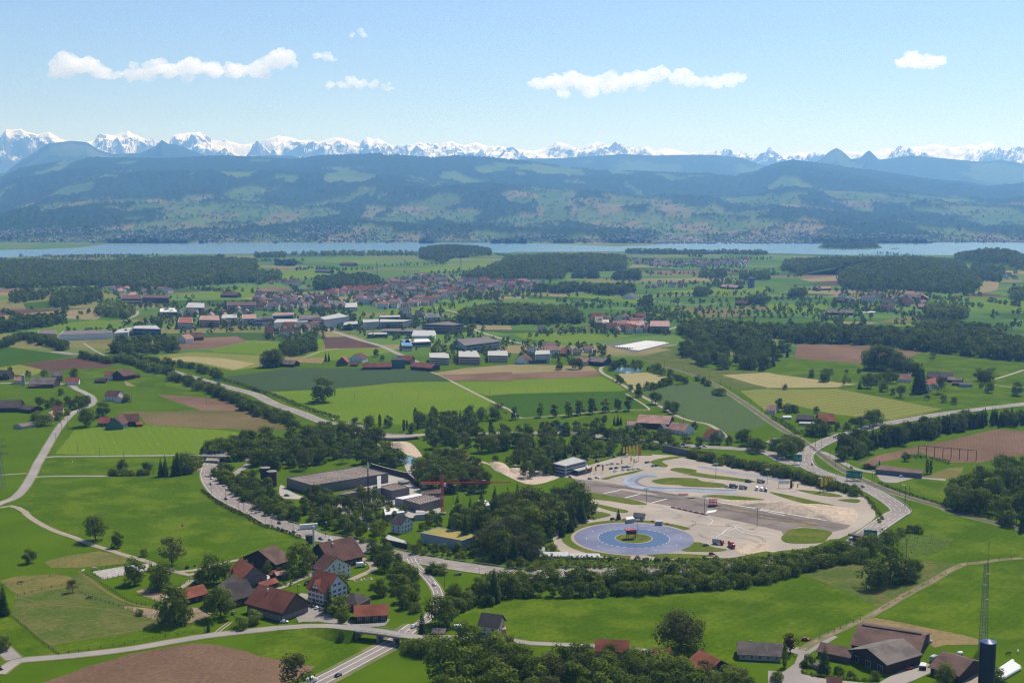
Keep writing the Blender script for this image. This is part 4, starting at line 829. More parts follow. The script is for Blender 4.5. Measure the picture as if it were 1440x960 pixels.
def plant_all():
    """the 300 that show largest of each kind become objects, the rest of the kind one object"""
    by = {}
    for t in QUEUE: by.setdefault(PROTO[t[1]][0][0], []).append(t)
    for name, L in by.items():
        L.sort(key=lambda t: -t[0])
        for _, key, i, pos, h, w_, label, group, rz in L[:300]:
            nm, cat, me, tm = PROTO[key][i]
            r = empty(nm, label, cat, pos, rz, group, (h * w_, h * w_, h))
            link('crown' if cat == 'tree' else 'foliage', me, r); link('trunk' if cat == 'tree' else 'stem', tm, r)
        rest = L[300:]
        if not rest: continue
        Qs = []; Ts = []; Ms = []; mats = []
        for _, key, i, pos, h, w_, label, group, rz in rest:
            Q, T, m = RAW[key][i]; Q = Q[::2]; T = T[::2]; c = Q.mean(1, keepdims=True); Q = c + (Q - c) * 1.35
            if m not in mats: mats.append(m)
            cs, sn = math.cos(rz), math.sin(rz); A = np.empty_like(Q)
            A[..., 0] = (Q[..., 0] * cs - Q[..., 1] * sn) * h * w_ + pos.x; A[..., 1] = (Q[..., 0] * sn + Q[..., 1] * cs) * h * w_ + pos.y; A[..., 2] = Q[..., 2] * h
            Qs.append(A); Ts.append(np.clip(T + npr.uniform(-.2, .35), 0, 1)); Ms.append(np.full(len(Q), mats.index(m), np.int32))
        me = leafmesh(name + '_leaves', np.concatenate(Qs), np.concatenate(Ts), mats); me.polygons.foreach_set("material_index", np.concatenate(Ms))
        o = link(name.replace('tree', 'woodland').replace('shrub', 'shrubbery'), me)
        tag(o, {'shrub': 'smaller and farther green shrubs massed along roads and belts'}.get(name, 'remaining smaller and farther leafy trees massed in woods of the valley'), 'trees' if 'tree' in name else 'shrubs', kind='stuff')
# -- single trees: "kind base_x,base_y,height" in survey units : label
def singles(org, rows):
    for key, s, label, *g in rows:
        for p in K(org + ' ' + s):
            pos = G(p[0], p[1]); h = p[2] * math.hypot(pos.y, HC) / F * 1.06
            tree(key, pos, h, label, g[0] if g else None, own=True)
singles('B1', [('o', '540,160,130', 'large dark round tree beside the farm track on the left meadow'), ('o', '660,197,87', 'smaller round tree just below the large dark track side tree'),
 ('y', '967,306,160', 'tall thin crowned tree with airy branches beside the track junction'), ('d', '165,285,76', 'low round dark tree alone at the left edge of the meadow'),
 ('o', '757,403,140', 'spreading tree at the front edge of the sand riding arena'), ('d', '905,432,145', 'wide dark tree between the riding arena and the dirt paddock'),
 ('y', '410,450,72', 'small half bare fruit tree in the middle of the horse paddock'), ('d', '985,622,205', 'big dark spruce like tree in front of the left farm yard'),
 ('d', '1240,592,172', 'big round tree before the long dark barn roof'), ('d', '1205,392,150', 'tallest dark tree behind the long dark barn'), ('o', '1130,400,80', 'light green tree left of the tallest dark farm tree'),
 ('o', '1310,424,80', 'pale green bush like tree beside the red roofed farmhouse'), ('c', '20,580,175', 'dark conifer cut by the left edge of the picture'), ('b', '0,775,80', 'dark shrub at the left edge beside the road bend'),
 ('c', '1172,672,66', 'small dark conifer on the grass verge below the farm yard'), ('b', '1345,655,66', 'round shrub at the corner of the big red barn'), ('b', '1420,625,72', 'second round shrub close to the big red barn'),
 ('o', '812,247,42', 'tiny young tree on the big left meadow'), ('b', '780,580,36', 'little shrub on the dirt paddock by the fence')])
singles('B2', [('o', '245,345,160', 'tall pale green tree beside the brown barn and grey house'), ('o', '65,362,85', 'small pale tree among the sheds of the village'), ('c', '412,560,170', 'slim dark conifer at the white inn corner'),
 ('b', '495,442,95', 'dense rounded bush behind the white inn'), ('b', '470,570,95', 'rounded bush in front of the dark hipped shed'), ('d', '500,622,90', 'dark dense tree left of the red tiled garage'), ('d', '697,470,95', 'dark round tree on the lawn right of the inn'),
 ('b', '650,432,34', 'tiny clipped bush on the lawn right of the inn'), ('b', '985,345,60', 'wide low shrub on the verge where the slip road leaves', ), ('b', '1045,345,55', 'second low shrub on the verge near the slip road lamp'), ('d', '1025,645,175', 'tall dark tree beside the slip road end'),
 ('c', '935,695,150', 'dark conifer at the right end of the overbridge'), ('d', '1185,805,180', 'dark tree standing below the small dark house'), ('c', '1340,505,185', 'pointed dark conifer on the meadow edge above the small dark house'),
 ('o', '1275,495,120', 'broad tree left of the pointed meadow edge conifer'), ('b', '1300,525,60', 'shrub at the foot of the meadow edge trees'), ('o', '1115,490,90', 'round tree on the bank right of the slip road'), ('b', '1185,520,70', 'shrub on the bank right of the slip road'), ('b', '1150,545,60', 'lower shrub on the bank right of the slip road'),
 ('b', '480,718,48', 'round bush beside the left end of the overbridge'), ('d', '1075,985,275', 'very large dark tree in the front meadow right of the lower road'), ('y', '235,1010,210', 'sparse thin tree cut by the bottom edge left of the lower road'), ('o', '1420,470,120', 'round tree right of the pointed meadow edge conifer')])
for s in ("B2 870,790,75 930,800,80 990,795,85 1030,770,80 860,745,45 960,760,70", "B2 1120,760,60 1280,780,60 1330,775,70 1390,790,90"):
    singles('P', [('b', ' '.join('%f,%f,%f' % p for p in K(s)), 'dense dark shrub on the bank below the overbridge end', 'shrubs below the overbridge')])
singles('B3', [('w', '945,778,238', 'very large olive tree with hanging branches alone on the front meadow'), ('b', '800,447,34', 'small round bush in front of the long shrub belt'), ('b', '930,830,50', 'dark bush beside the small red roof below the olive tree'), ('b', '1095,832,34', 'little dark bush behind the long red roof'), ('o', '1235,930,75', 'pale small tree right of the long red roof')])
singles('Z3', [('c', '778,780,95', 'small dark conifer beside the black car at the skid circle'), ('q', '575,730,65', 'pale round tree on the grass corner of the driving centre')])
singles('B4', [('d', '585,422,150', 'dark spreading tree, left of the meadow clump'), ('d', '690,388,185', 'tallest dark tree in the middle of the meadow clump'), ('d', '790,385,120', 'dark tree right of the middle in the meadow clump'), ('o', '838,350,78', 'small tree at the right end of the meadow clump'),
 ('b', '575,232,95', 'wide round bush in front of the green motorway signs'), ('b', '530,240,60', 'low bush left of the wide bush by the green signs'), ('b', '680,195,88', 'round bush right of the green motorway signs'), ('b', '520,278,72', 'dark bush at the right end of the shrub belt'), ('b', '800,115,40', 'flat dark bush beside the motorway on the right meadow'), ('b', '845,117,46', 'rounded dark bush beside the motorway on the right meadow'), ('b', '740,130,45', 'small bush against the bridge parapet'),
 ('c', '318,897,150', 'broad dark conifer in the garden before the brown barns'), ('p', '93,870,122', 'narrow dark thuja beside the grey roofed cottage'), ('r', '125,795,115', 'brownish tree behind the grey roofed cottage'), ('b', '50,948,52', 'round bush in the farm road fork'), ('o', '1000,958,100', 'bright green tree in front of the open barn'), ('b', '230,868,60', 'bush at the left corner of the barn garden'), ('b', '1285,955,70', 'dark bush beside the blue silo'), ('b', '600,940,46', 'small shrub at the end of the barn garden hedge'), ('b', '400,905,40', 'flowering shrub in the barn garden'), ('b', '470,925,36', 'low shrub in the barn garden'), ('b', '510,240,1', 'tiny shrub by the farm track')][:-1])
singles('M1', [('d', '485,478,105', 'dense dark round tree beside the road and the farmhouse'), ('d', '577,422,84', 'dark tree behind the left red roof of the farmhouse'), ('o', '345,302,38', 'thin bare looking tree in the upper left meadow'),
 ('o', '225,372,58 265,378,50 300,368,52 330,382,62 380,362,60 405,378,50 440,378,74 470,370,62 490,362,55', 'round fruit tree in the orchard row beside the left road', 'orchard trees by the left road'),
 ('o', '690,730,70', 'pale tree standing in the low hedge on the left meadow'), ('c', '905,757,105 930,757,118', 'dark pointed conifer left of the motorway bridge', 'conifers left of the motorway bridge'), ('c', '1000,752,128 980,755,110 1020,748,100', 'dark conifer closest to the motorway bridge', 'conifers closest to the motorway bridge'),
 ('b', '630,750,38 660,752,34 700,752,36 740,752,32 780,752,36 820,750,30', 'low shrub in the hedge on the left meadow', 'low meadow hedge shrubs'), ('o', '830,742,62', 'thin small tree at the end of the low meadow hedge'),
 ('b', '1045,735,85 1075,720,75 1100,705,60 1040,700,70', 'rounded shrub on the bank left of the motorway bridge', 'shrubs left of the motorway bridge'), ('o', '1140,640,48 1185,640,84 1235,622,80 1270,612,70 1305,600,72 1340,592,60', 'tree in the row beyond the left motorway bridge', 'trees beyond the left bridge'),
 ('o', '160,200,36 250,202,42 420,212,64 60,185,42 30,215,40 100,230,40', 'garden tree among the upper left farmhouses', 'garden trees upper left'), ('b', '710,192,34 715,342,44 250,472,60 370,415,40 330,440,45 690,190,30 210,440,50', 'rounded garden shrub beside a left farmhouse', 'garden shrubs on the left')])
singles('M2', [('d', '375,338,142', 'big lone dark tree in the bright green field'), ('d', '60,145,90 95,145,100 125,142,80', 'dark tree in the clump beside the small brown barn', 'clump by the brown barn'), ('c', '392,112,50 410,112,52', 'small conifer left of the red roofed farm', 'conifers by the red roofed farm'), ('o', '678,86,42', 'small round tree in the green strip beyond the farm'), ('o', '712,108,34', 'smaller round tree beside the farm sheds'), ('o', '1200,450,90', 'slim tree left in the row before the long path'), ('o', '1270,445,80', 'round tree in the row before the long path'), ('d', '1365,440,95', 'dark round tree beside the long pale path')])
singles('M3', [('d', '265,160,46', 'round tree alone at the edge of the striped fields'), ('o', '342,156,62 378,156,64', 'tree of the pair at the edge of the striped fields', 'pair by the striped fields'),
 ('l', '20,438,75 160,425,80 240,425,70 318,422,84 385,412,86 455,405,90 525,398,80 595,392,72 658,388,80', 'slender tree in the avenue along the dark green field', 'avenue trees'), ('d', '590,228,44', 'small dark tree beside the winding path'), ('o', '618,238,34', 'tiny tree on the winding path bend'), ('d', '710,312,62', 'dark tree at the corner of the winding path'), ('o', '808,352,66', 'round tree on the verge of the winding path'), ('o', '872,392,66 910,405,72', 'tree of the pair beside the winding path', 'pair by the winding path'),
 ('c', '575,470,56 595,472,64 612,470,54', 'dark conifer left of the grey gabled barn', 'conifers by the grey barn'), ('o', '520,462,48 480,470,40', 'tree in the hedge line left of the grey barn', 'hedge line trees'), ('o', '1027,492,42', 'round tree right of the patchwork roofed house'), ('d', '1150,575,70', 'dark tree next to the red roof behind the motorway'), ('o', '1220,577,48', 'small lawn tree beside the motorway'), ('d', '1320,585,95', 'tall dark tree between the motorway and the field'), ('d', '1380,625,85 1350,610,70 1400,615,60', 'dark tree of the roundish clump beside the motorway', 'clump beside the motorway'), ('o', '1285,562,60', 'tree left of the tall dark motorway tree'), ('b', '1150,300,35 1180,305,40', 'dark bush along the railway', 'railway bushes'), ('b', '1050,220,30 1080,235,34 1100,250,34', 'bush in the line beside the upper railway', 'upper railway bushes')])
singles('M4', [('d', '245,202,44', 'small dark tree at the pale straw field'), ('d', '320,226,74', 'larger dark round tree in the pale straw field'), ('o', '355,190,36 440,185,28 510,180,30', 'small tree on the green slope behind the straw field', 'small slope trees'), ('y', '440,247,52', 'thin tree at the right end of the straw field'), ('c', '515,267,52', 'dark pointed tree in the corner of the long yellow meadow'), ('d', '95,272,32', 'single little tree in the green strip'), ('l', '60,392,72', 'tall tree behind the pink roofed house'),
 ('d', '560,262,84 610,245,66 640,225,50', 'tree in front of the right hill farm', 'trees before the hill farm'), ('d', '690,232,78', 'dark round tree beside the brown hill farmhouse'), ('c', '835,292,165 860,290,170', 'very dark tall conifer in the hill farm', 'tall hill farm conifers'), ('y', '955,292,98', 'olive round tree before the red hill farm roof'), ('o', '650,282,56 745,315,66 700,300,40 990,342,40 1048,352,44 895,330,30', 'fruit tree on the slope below the hill farm', 'fruit trees below the hill farm'), ('o', '1240,288,64', 'round tree on the slope right of the hill farm'), ('d', '1400,304,80', 'dark tree alone near the right edge'), ('o', '1200,262,36', 'low tree beside the slope path'), ('d', '1190,220,66 1220,222,60 1250,222,74 1240,230,60', 'dark tree in the clump right of the hill farm', 'clump right of the hill farm'),
 ('d', '600,160,135 640,160,140 680,160,128 580,150,100 720,168,104 760,172,90 800,180,84 830,190,70', 'tall tree in the clump above the hill farm', 'clump above the hill farm'), ('y', '925,110,45', 'thin tree on the green slope near the forest edge'), ('d', '290,530,96 320,525,70 230,528,62', 'tree beside the red barn near the railway', 'trees by the railway barn'), ('o', '520,478,60 570,482,92 612,470,84 480,490,60 390,500,50 440,500,50', 'tree on the motorway bank near the railway barn', 'motorway bank trees'),
 ('d', '100,655,110 60,640,96 145,640,104 30,610,60 170,610,70 110,610,90', 'tree in the round clump inside the motorway junction', 'junction clump'), ('d', '775,672,48', 'round tree by the long flat shed'), ('p', '895,742,76 915,742,70', 'dark clipped conifer at the end of the long flat shed', 'clipped shed conifers'), ('d', '272,402,38', 'small tree behind the red roofed railway house'), ('b', '560,715,30 545,712,26', 'dark shrub left of the long flat shed', 'shrubs by the flat shed'), ('c', '626,692,30', 'tiny conifer behind the long flat shed'), ('b', '130,400,45 160,400,40 110,390,40', 'garden shrub behind the railway houses', 'railway house shrubs')])
# -- woods, belts and rows of trees one can tell apart
def inside(P, x, y):
    c = False; j = len(P) - 1
    for i in range(len(P)):
        if (P[i].y > y) != (P[j].y > y) and x < (P[j].x - P[i].x) * (y - P[i].y) / (P[j].y - P[i].y) + P[i].x: c = not c
        j = i
    return c
def scatter(s, n, sp, seed):
    P = W(s); r = random.Random(seed); xs = [p.x for p in P]; ys = [p.y for p in P]; out = []; t = 0
    while len(out) < n and t < n * 60:
        t += 1; x = r.uniform(min(xs), max(xs)); y = r.uniform(min(ys), max(ys))
        if inside(P, x, y) and all((x - q[0]) ** 2 + (y - q[1]) ** 2 > sp * sp for q in out): out.append((x, y))
    return out
def wood(s, n, sp, h, mix, label, group, seed):
    r = random.Random(seed)
    for x, y in scatter(s, n, sp, seed):
        k = r.choice(mix); hh = r.uniform(*h)
        nm = {'c': ' conifer', 'p': ' slim tree', 'b': ' shrub', 'q': ' pale shrub'}.get(k, ' tree')
        tree(k, Vector((x, y, 0)), hh * (.55 if k in 'bq' else 1), label.replace('*', nm.strip()), group + ' (' + nm.strip() + 's)', rnd=r)
def row(s, sp, h, mix, label, group, seed, jit=1.5, rows=1, depth=6):
    r = random.Random(seed); L = line_of(s, sp)
    for k in range(rows):
        for i, p in enumerate(L):
            d = 1.0; x = p[0] + r.gauss(0, jit); y = p[1] + r.gauss(0, jit) + k * depth; key = r.choice(mix); hh = r.uniform(*h)
            nm = {'c': ' conifer', 'p': ' slim tree', 'b': ' shrub', 'q': ' pale shrub'}.get(key, ' tree')
            tree(key, Vector((x, y, 0)), hh, label.replace('*', nm.strip()), group + ' (' + nm.strip() + 's)', rnd=r)
wood("P 600,1010 655,955 690,938 730,938 800,948 880,958 960,972 1015,985 1040,1012", 46, 7.5, (14, 20), 'oddolyo', 'dense leafy * in the wood along the bottom edge', 'bottom edge wood', 1)
row("P 662,846 720,838 800,838 860,836 970,829 1080,818 1122,804 1167,793 1200,788", 5.0, (6, 9), 'bbbbo', 'dense * at the front of the long belt beside the front meadow', 'front of the long belt', 2, 1.2)
row("P 672,835 720,827 800,826 880,824 970,818 1080,808 1130,795 1180,784 1215,779", 6.0, (7, 11), 'bbdo', 'tall * at the back of the long belt beside the front meadow', 'back of the long belt', 3, 2, 2, 8)
row("P 722,800 760,802 800,800 870,797 960,796 1050,795 1080,790", 6.0, (2.5, 4.5), 'bq', 'low * on the rough slope below the skid circle', 'slope below the skid circle', 4, 2.5, 2, 9)
wood("B2 640,215 720,215 800,260 850,330 905,400 925,480 900,570 800,560 760,500 770,400 720,330", 30, 6.5, (9, 13), 'obbod', 'leafy * in the belt inside the slip road curve', 'belt inside the slip road', 5)
wood("P 618,742 690,716 770,712 818,720 828,735 800,748 775,768 740,795 700,792 660,772 628,752", 84, 7.2, (12, 24), 'ccdcodly', 'dark * in the wood between the factory and the skid circle', 'wood by the skid circle', 6)
wood("P 322,640 345,628 400,618 470,614 520,620 545,640 548,655 520,660 500,652 440,660 395,668 360,658", 78, 7.6, (11, 20), 'oddodly', 'leafy * in the wood behind the factory hall', 'wood behind the factory hall', 7)
row("Z1 200,370 200,430 230,490 290,560 370,600 440,640 520,680 620,730 740,780 830,800", 7, (5, 9), 'boob', 'green * on the right bank of the left motorway curve', 'right bank of the motorway curve', 8, 2.5, 2, 9)
wood("Z1 220,300 330,290 350,250 270,240", 8, 7, (8, 11), 'bo', 'bushy * between the motorway and the slip road bend', 'between motorway and slip road bend', 9)
wood("Z1 340,470 420,440 560,520 700,640 840,790 720,760 560,690 400,570", 26, 9, (9, 14), 'oolb', 'green * between the motorway curve and the factory', 'between motorway and factory', 10)
wood("Z1 880,700 1000,660 1130,720 1330,800 1440,880 1200,900 1000,820 880,760", 38, 7, (7, 14), 'oycbld', 'mixed * in the strip before the factory sheds', 'strip before the factory', 11)
wood("Z1 820,600 960,570 1150,650 1440,720 1440,800 1150,690 900,640", 20, 7, (8, 13), 'oylcd', 'mixed * right in front of the factory hall', 'before the factory hall', 50)
row("P 792,950 830,944 880,946 930,955 985,962 1040,972", 7.5, (10, 14), 'odoy', 'leafy * before the red roofs at the bottom edge', 'before the red roofs', 51, 2, 2, -9)
wood("B2 830,190 930,190 1100,215 1200,225 1330,215 1440,240 1440,300 1250,285 1080,262 900,235", 46, 5.5, (4, 9), 'bobqob', 'leafy * on the slope between the planted roof hall and the road', 'slope by the planted roof hall', 52)
wood("B2 1080,470 1180,440 1260,470 1330,500 1240,520 1160,560 1110,600 1070,560", 20, 5.5, (5, 9), 'bob', 'leafy * on the bank above the slip road end', 'bank above the slip road end', 53)
wood("Z2 500,880 640,800 720,830 700,900 560,880", 8, 6, (5, 10), 'boy', 'leafy * left of the planted roof hall', 'left of the planted roof hall', 54)
wood("Z2 0,600 120,590 300,650 420,760 300,800 180,740 40,690", 16, 7, (6, 12), 'oylb', 'mixed * around the white roofed workshop', 'around the white workshop', 55)
wood("P 700,800 760,800 780,780 770,770 730,790", 14, 5, (5, 9), 'bo', 'leafy * at the left end below the skid circle', 'left below the skid circle', 56)
row("P 822,927 850,930 895,933 925,940", 5.5, (7.5, 10.5), 'ody', 'leafy * close before the long red roof', 'before the long red roof', 57, 1)
wood("Z2 0,840 120,760 280,800 280,960 60,980 B2 560,160 500,110", 16, 8, (7, 12), 'oybo', 'mixed * on the bank left of the small white house', 'bank left of the white house', 12)
wood("Z2 130,330 380,355 400,300 250,260 150,280", 11, 9, (10, 15), 'od', 'dark leafy * beside the pond behind the factory', 'pond trees', 13)
wood("P 592,690 585,670 600,655 635,648 660,655 684,680 688,692 655,694 620,692", 62, 7.5, (11, 19), 'doodoly', 'leafy * in the wood behind the red crane', 'wood behind the crane', 14)
wood("P 498,612 500,600 560,596 640,588 665,600 690,606 722,608 722,634 665,638 610,632 590,612 540,600", 70, 8.4, (10, 18), 'ooodclyp', 'leafy * in the riverside wood below the bright field', 'riverside wood', 15)
wood("P 690,650 720,648 740,655 715,656", 4, 8, (7, 11), 'oq', 'young * on the edge of the gravel heaps', 'edge of the gravel heaps', 40)
wood("P 722,628 800,626 880,632 890,638 830,646 795,652 778,668 740,672 724,655", 62, 8, (9, 17), 'odocoly', 'leafy * in the wood left of the driving centre building', 'wood left of the driving centre', 16)
wood("P 726,606 800,602 850,606 900,612 960,622 1002,628 960,632 880,622 800,616 726,616", 56, 8, (8, 14), 'ooodbly', 'leafy * in the belt behind the motorway hedge', 'belt behind the motorway', 17)
row("Z4 90,265 300,310 600,365 900,432 1100,482 1300,538 1440,570", 5.0, (6, 9.5), 'bbbc', 'dense * in the dark belt north of the driving track', 'belt north of the driving track', 18, 1.5, 2, 7)
row("P 1205,690 1222,705 1236,722 1240,735", 5, (2, 3), 'b', 'clipped low * between driving track and motorway', 'hedge between track and motorway', 41, .8)
row("Z3 880,165 1000,180 1150,195 1260,195", 6, (4, 6.5), 'b', 'low * under the motorway left of the retaining wall', 'under the motorway', 19, 1, 2, 6)
row("P 1188,640 1210,634 1260,625 1300,617 1340,608 1380,600 1450,598", 6.5, (13, 20), 'ccclo', 'dark * in the spruce row along the right motorway', 'spruce row', 20, 3, 3, 10)
wood("P 1180,648 1215,630 1225,638 1210,645", 8, 8, (11, 15), 'od', 'round * at the left end of the spruce row', 'left end of the spruce row', 42)
wood("P 1332,702 1355,690 1400,672 1460,660 1470,760 1420,742 1380,725 1345,718", 54, 8, (11, 22), 'dddocl', 'dark * in the wood at the right edge', 'wood at the right edge', 21)
row("P 0,490 30,478 60,485 90,493", 9, (11, 16), 'do', 'tall * in the far left hedge row', 'far left hedge row', 22, 4, 2, 14)
row("P 112,503 135,508 155,511 M1 720,120 870,175 940,185", 7.5, (8, 12), 'ob', 'leafy * on the near bank of the long motorway', 'near bank of the long motorway', 23, 3, 2, 10)
row("M1 720,95 900,130 1050,150 1200,190 1230,215", 8, (8, 12), 'ob', 'leafy * on the far bank of the long motorway', 'far bank of the long motorway', 24, 3)
row("M1 960,210 1080,250 1180,285 1290,335 1400,385 M2 40,420 120,440 220,490", 7, (8, 12), 'oob', 'leafy * in the belt below the long motorway', 'belt below the long motorway', 25, 3, 2, 11)
wood("U1 620,745 720,760 1010,745 990,700 800,680 650,700", 60, 9, (14, 20), 'llod', 'tall * in the grove beyond the long motorway', 'grove beyond the motorway', 26)
wood("U2 130,755 230,768 340,735 320,700 180,710", 34, 10, (14, 20), 'dod', 'dark * in the round grove before the town', 'round grove before the town', 27)
row("M3 660,278 760,275 860,250 990,235", 8, (7, 13), 'o', 'leafy * along the brook by the pale field', 'brook trees', 28, 3)
wood("M3 540,170 620,150 780,170 880,190 980,230 900,215 760,160 650,135", 24, 9, (10, 16), 'oq', 'leafy * around the small ponds by the path', 'trees by the small ponds', 29)
wood("P 955,500 985,517 1080,522 1112,504 1105,492 1040,482 975,482", 90, 9, (16, 23), 'dcdo', 'dark * at the front of the forest spur', 'forest spur front', 30)
wood("Z5 480,250 640,262 850,300 850,285 640,245", 1, 8, (2, 3), 'b', 'low * behind the flat shed', 'behind flat shed', 43)
wood("Z6 640,440 720,520 800,560 860,640 720,690", 3, 5, (2.5, 3.5), 'b', 'low * before the big red barn', 'before the big red barn', 44)
wood("B1 1440,250 B2 0,240 200,300 300,330 200,420 120,380", 16, 6, (2.5, 6), 'boq', 'garden * among the village sheds', 'village garden plants', 45)
wood("B2 560,430 620,470 700,500 560,500", 5, 5, (2, 3), 'b', 'garden * behind the hipped shed', 'garden behind the hipped shed', 46)
plant_all()
# long clipped hedge
def hedge(label, s, h, wd, m, n=7):
    L = line_of(s, 3); p0 = Vector((L[0][0], L[0][1], 0)); r = np.random.default_rng(3); C = []
    for i in range(len(L) - 1):
        for j in range(n):
            t = r.random(); d = r.uniform(-1, 1); z = h * r.random() ** .5
            q = np.array(L[i]) * (1 - t) + np.array(L[i + 1]) * t; C.append((q[0] - p0.x + d * wd / 2, q[1] - p0.y + r.uniform(-.5, .5) * wd, z))
    C = np.array(C); N = r.normal(size=C.shape) + np.array((0, -.3, .6))
    o = link('hedge', leafmesh('hedge_leaves', quads(C, N, .8, r), r.random(len(C)), m), None, p0); tag(o, label, 'hedge')
hedge('long dark hedge along the far edge of the motorway below the bright field', "M1 1245,218 1340,245 1440,278 M2 0,278 100,310 250,370 380,415 470,440", 4, 3, LEAFD, 16)
hedge('low scrubby hedge on the field side of the left motorway curve', "Z1 20,540 100,600 170,650 260,700 400,760 520,830 660,870 860,940", 2, 2.4, LEAFO, 10)
hedge('dark hedge around the railway house garden', "M4 20,430 80,460 140,500 160,520 260,512", 4, 3, LEAFD, 14)
hedge('clipped double hedge before the ploughed field behind the flat shed', "M4 750,650 850,655 1000,680 1015,690", 3, 3, LEAFD, 14)
hedge('green hedge line in front of the barn garden', "B4 190,900 260,920 400,935 600,948", 1.3, 1.2, LEAF, 12)
hedge('dark hedge left of the lawn behind the white inn', "Z6 890,470 960,450 1030,430", 2, 2, LEAFD, 16)
hedge('scrubby hedge along the railway on the right', "M4 620,800 760,850 900,895 1000,925 B4 1040,-10 1440,85", 1.6, 2.5, LEAFO, 8)
hedge('rough shrubby edge between skid circle and belt', "B3 20,270 200,275 400,270 650,285 900,285 1200,285 1440,280 B4 60,270", 3, 6, LEAFO, 12)
hedge('rough scrub slope below the skid circle', "B3 20,300 200,310 400,300 650,310 900,310 1200,300 1440,285", 3, 8, LEAF, 16)
hedge('hedge under the far bank of the bright field', "M3 540,540 640,560 760,580 900,600", 3, 3, LEAFD, 14)
# maize patch
C = []
for x, y in scatter("B4 732,180 800,122 900,128 1050,152 1010,205 900,245 780,252", 900, 1.0, 5): C.append((x, y, .35))
C = np.array(C); r_ = np.random.default_rng(4); N = r_.normal(size=C.shape) * .5 + np.array((0, -.3, 1.0)); o = link('maize_plants', leafmesh('maize', quads(C, N * np.array((.6, .6, 1.6)), .6, r_), r_.random(len(C)), LEAFP)); tag(o, 'pale green young maize patch on the right meadow', 'crop', kind='stuff')
# -- far woods that read as one mass
lr = np.random.default_rng(11)
TB = [broad(200 + i, R=.42, n=70, lobes=8, size=.12, base=.05) for i in range(4)]; TC = [conif(210 + i, R=.19, n=46, size=.085) for i in range(3)]
def mass(name, label, cat, pts, h, conifers, m):
    Qs = []; Ts = []; pts = np.array(pts); n_ = len(pts)
    sel = lr.integers(0, 7, n_); isC = lr.random(n_) < conifers; hh = lr.uniform(h[0], h[1], n_); rot = lr.uniform(0, 6.28, n_); tv = lr.uniform(-.4, .45, n_)
    for k in range(7):
        for cf in (0, 1):
            src = TC if cf else TB; j = np.where((sel == k) & (isC == bool(cf)))[0]
            if len(j) == 0: continue
            Q, T = src[k % len(src)]; cs, sn = np.cos(rot[j]), np.sin(rot[j])
            X = Q[None, :, :, 0] * cs[:, None, None] - Q[None, :, :, 1] * sn[:, None, None]; Y = Q[None, :, :, 0] * sn[:, None, None] + Q[None, :, :, 1] * cs[:, None, None]
            A = np.stack([X, Y, np.broadcast_to(Q[None, :, :, 2], X.shape)], -1) * hh[j][:, None, None, None]
            A[..., 0] += pts[j, 0][:, None, None]; A[..., 1] += pts[j, 1][:, None, None]
            if pts.shape[1] > 2: A[..., 2] += pts[j, 2][:, None, None]
            Qs.append(A.reshape(-1, 4, 3)); Ts.append(np.clip(T[None] + tv[j][:, None] - (.25 if cf else 0), 0, 1).reshape(-1))
    o = link(name, leafmesh(name + '_leaves', np.concatenate(Qs), np.concatenate(Ts), m)); tag(o, label, cat, kind='stuff'); return o
def gridpts(s, sp):
    P = W(s); xs = [p.x for p in P]; ys = [p.y for p in P]
    gx = np.arange(min(xs), max(xs) + sp, sp); gy = np.arange(min(ys), max(ys) + sp, sp); X, Y = np.meshgrid(gx, gy); X = X.ravel() + lr.uniform(-.45, .45, X.size) * sp; Y = Y.ravel() + lr.uniform(-.45, .45, Y.size) * sp
    c = np.zeros(len(X), bool); j = len(P) - 1
    for i in range(len(P)):
        with np.errstate(divide='ignore', invalid='ignore'):
            cond = ((P[i].y > Y) != (P[j].y > Y)) & (X < (P[j].x - P[i].x) * (Y - P[i].y) / (P[j].y - P[i].y + 1e-12) + P[i].x)
        c ^= cond; j = i
    return np.stack([X[c], Y[c]], 1)
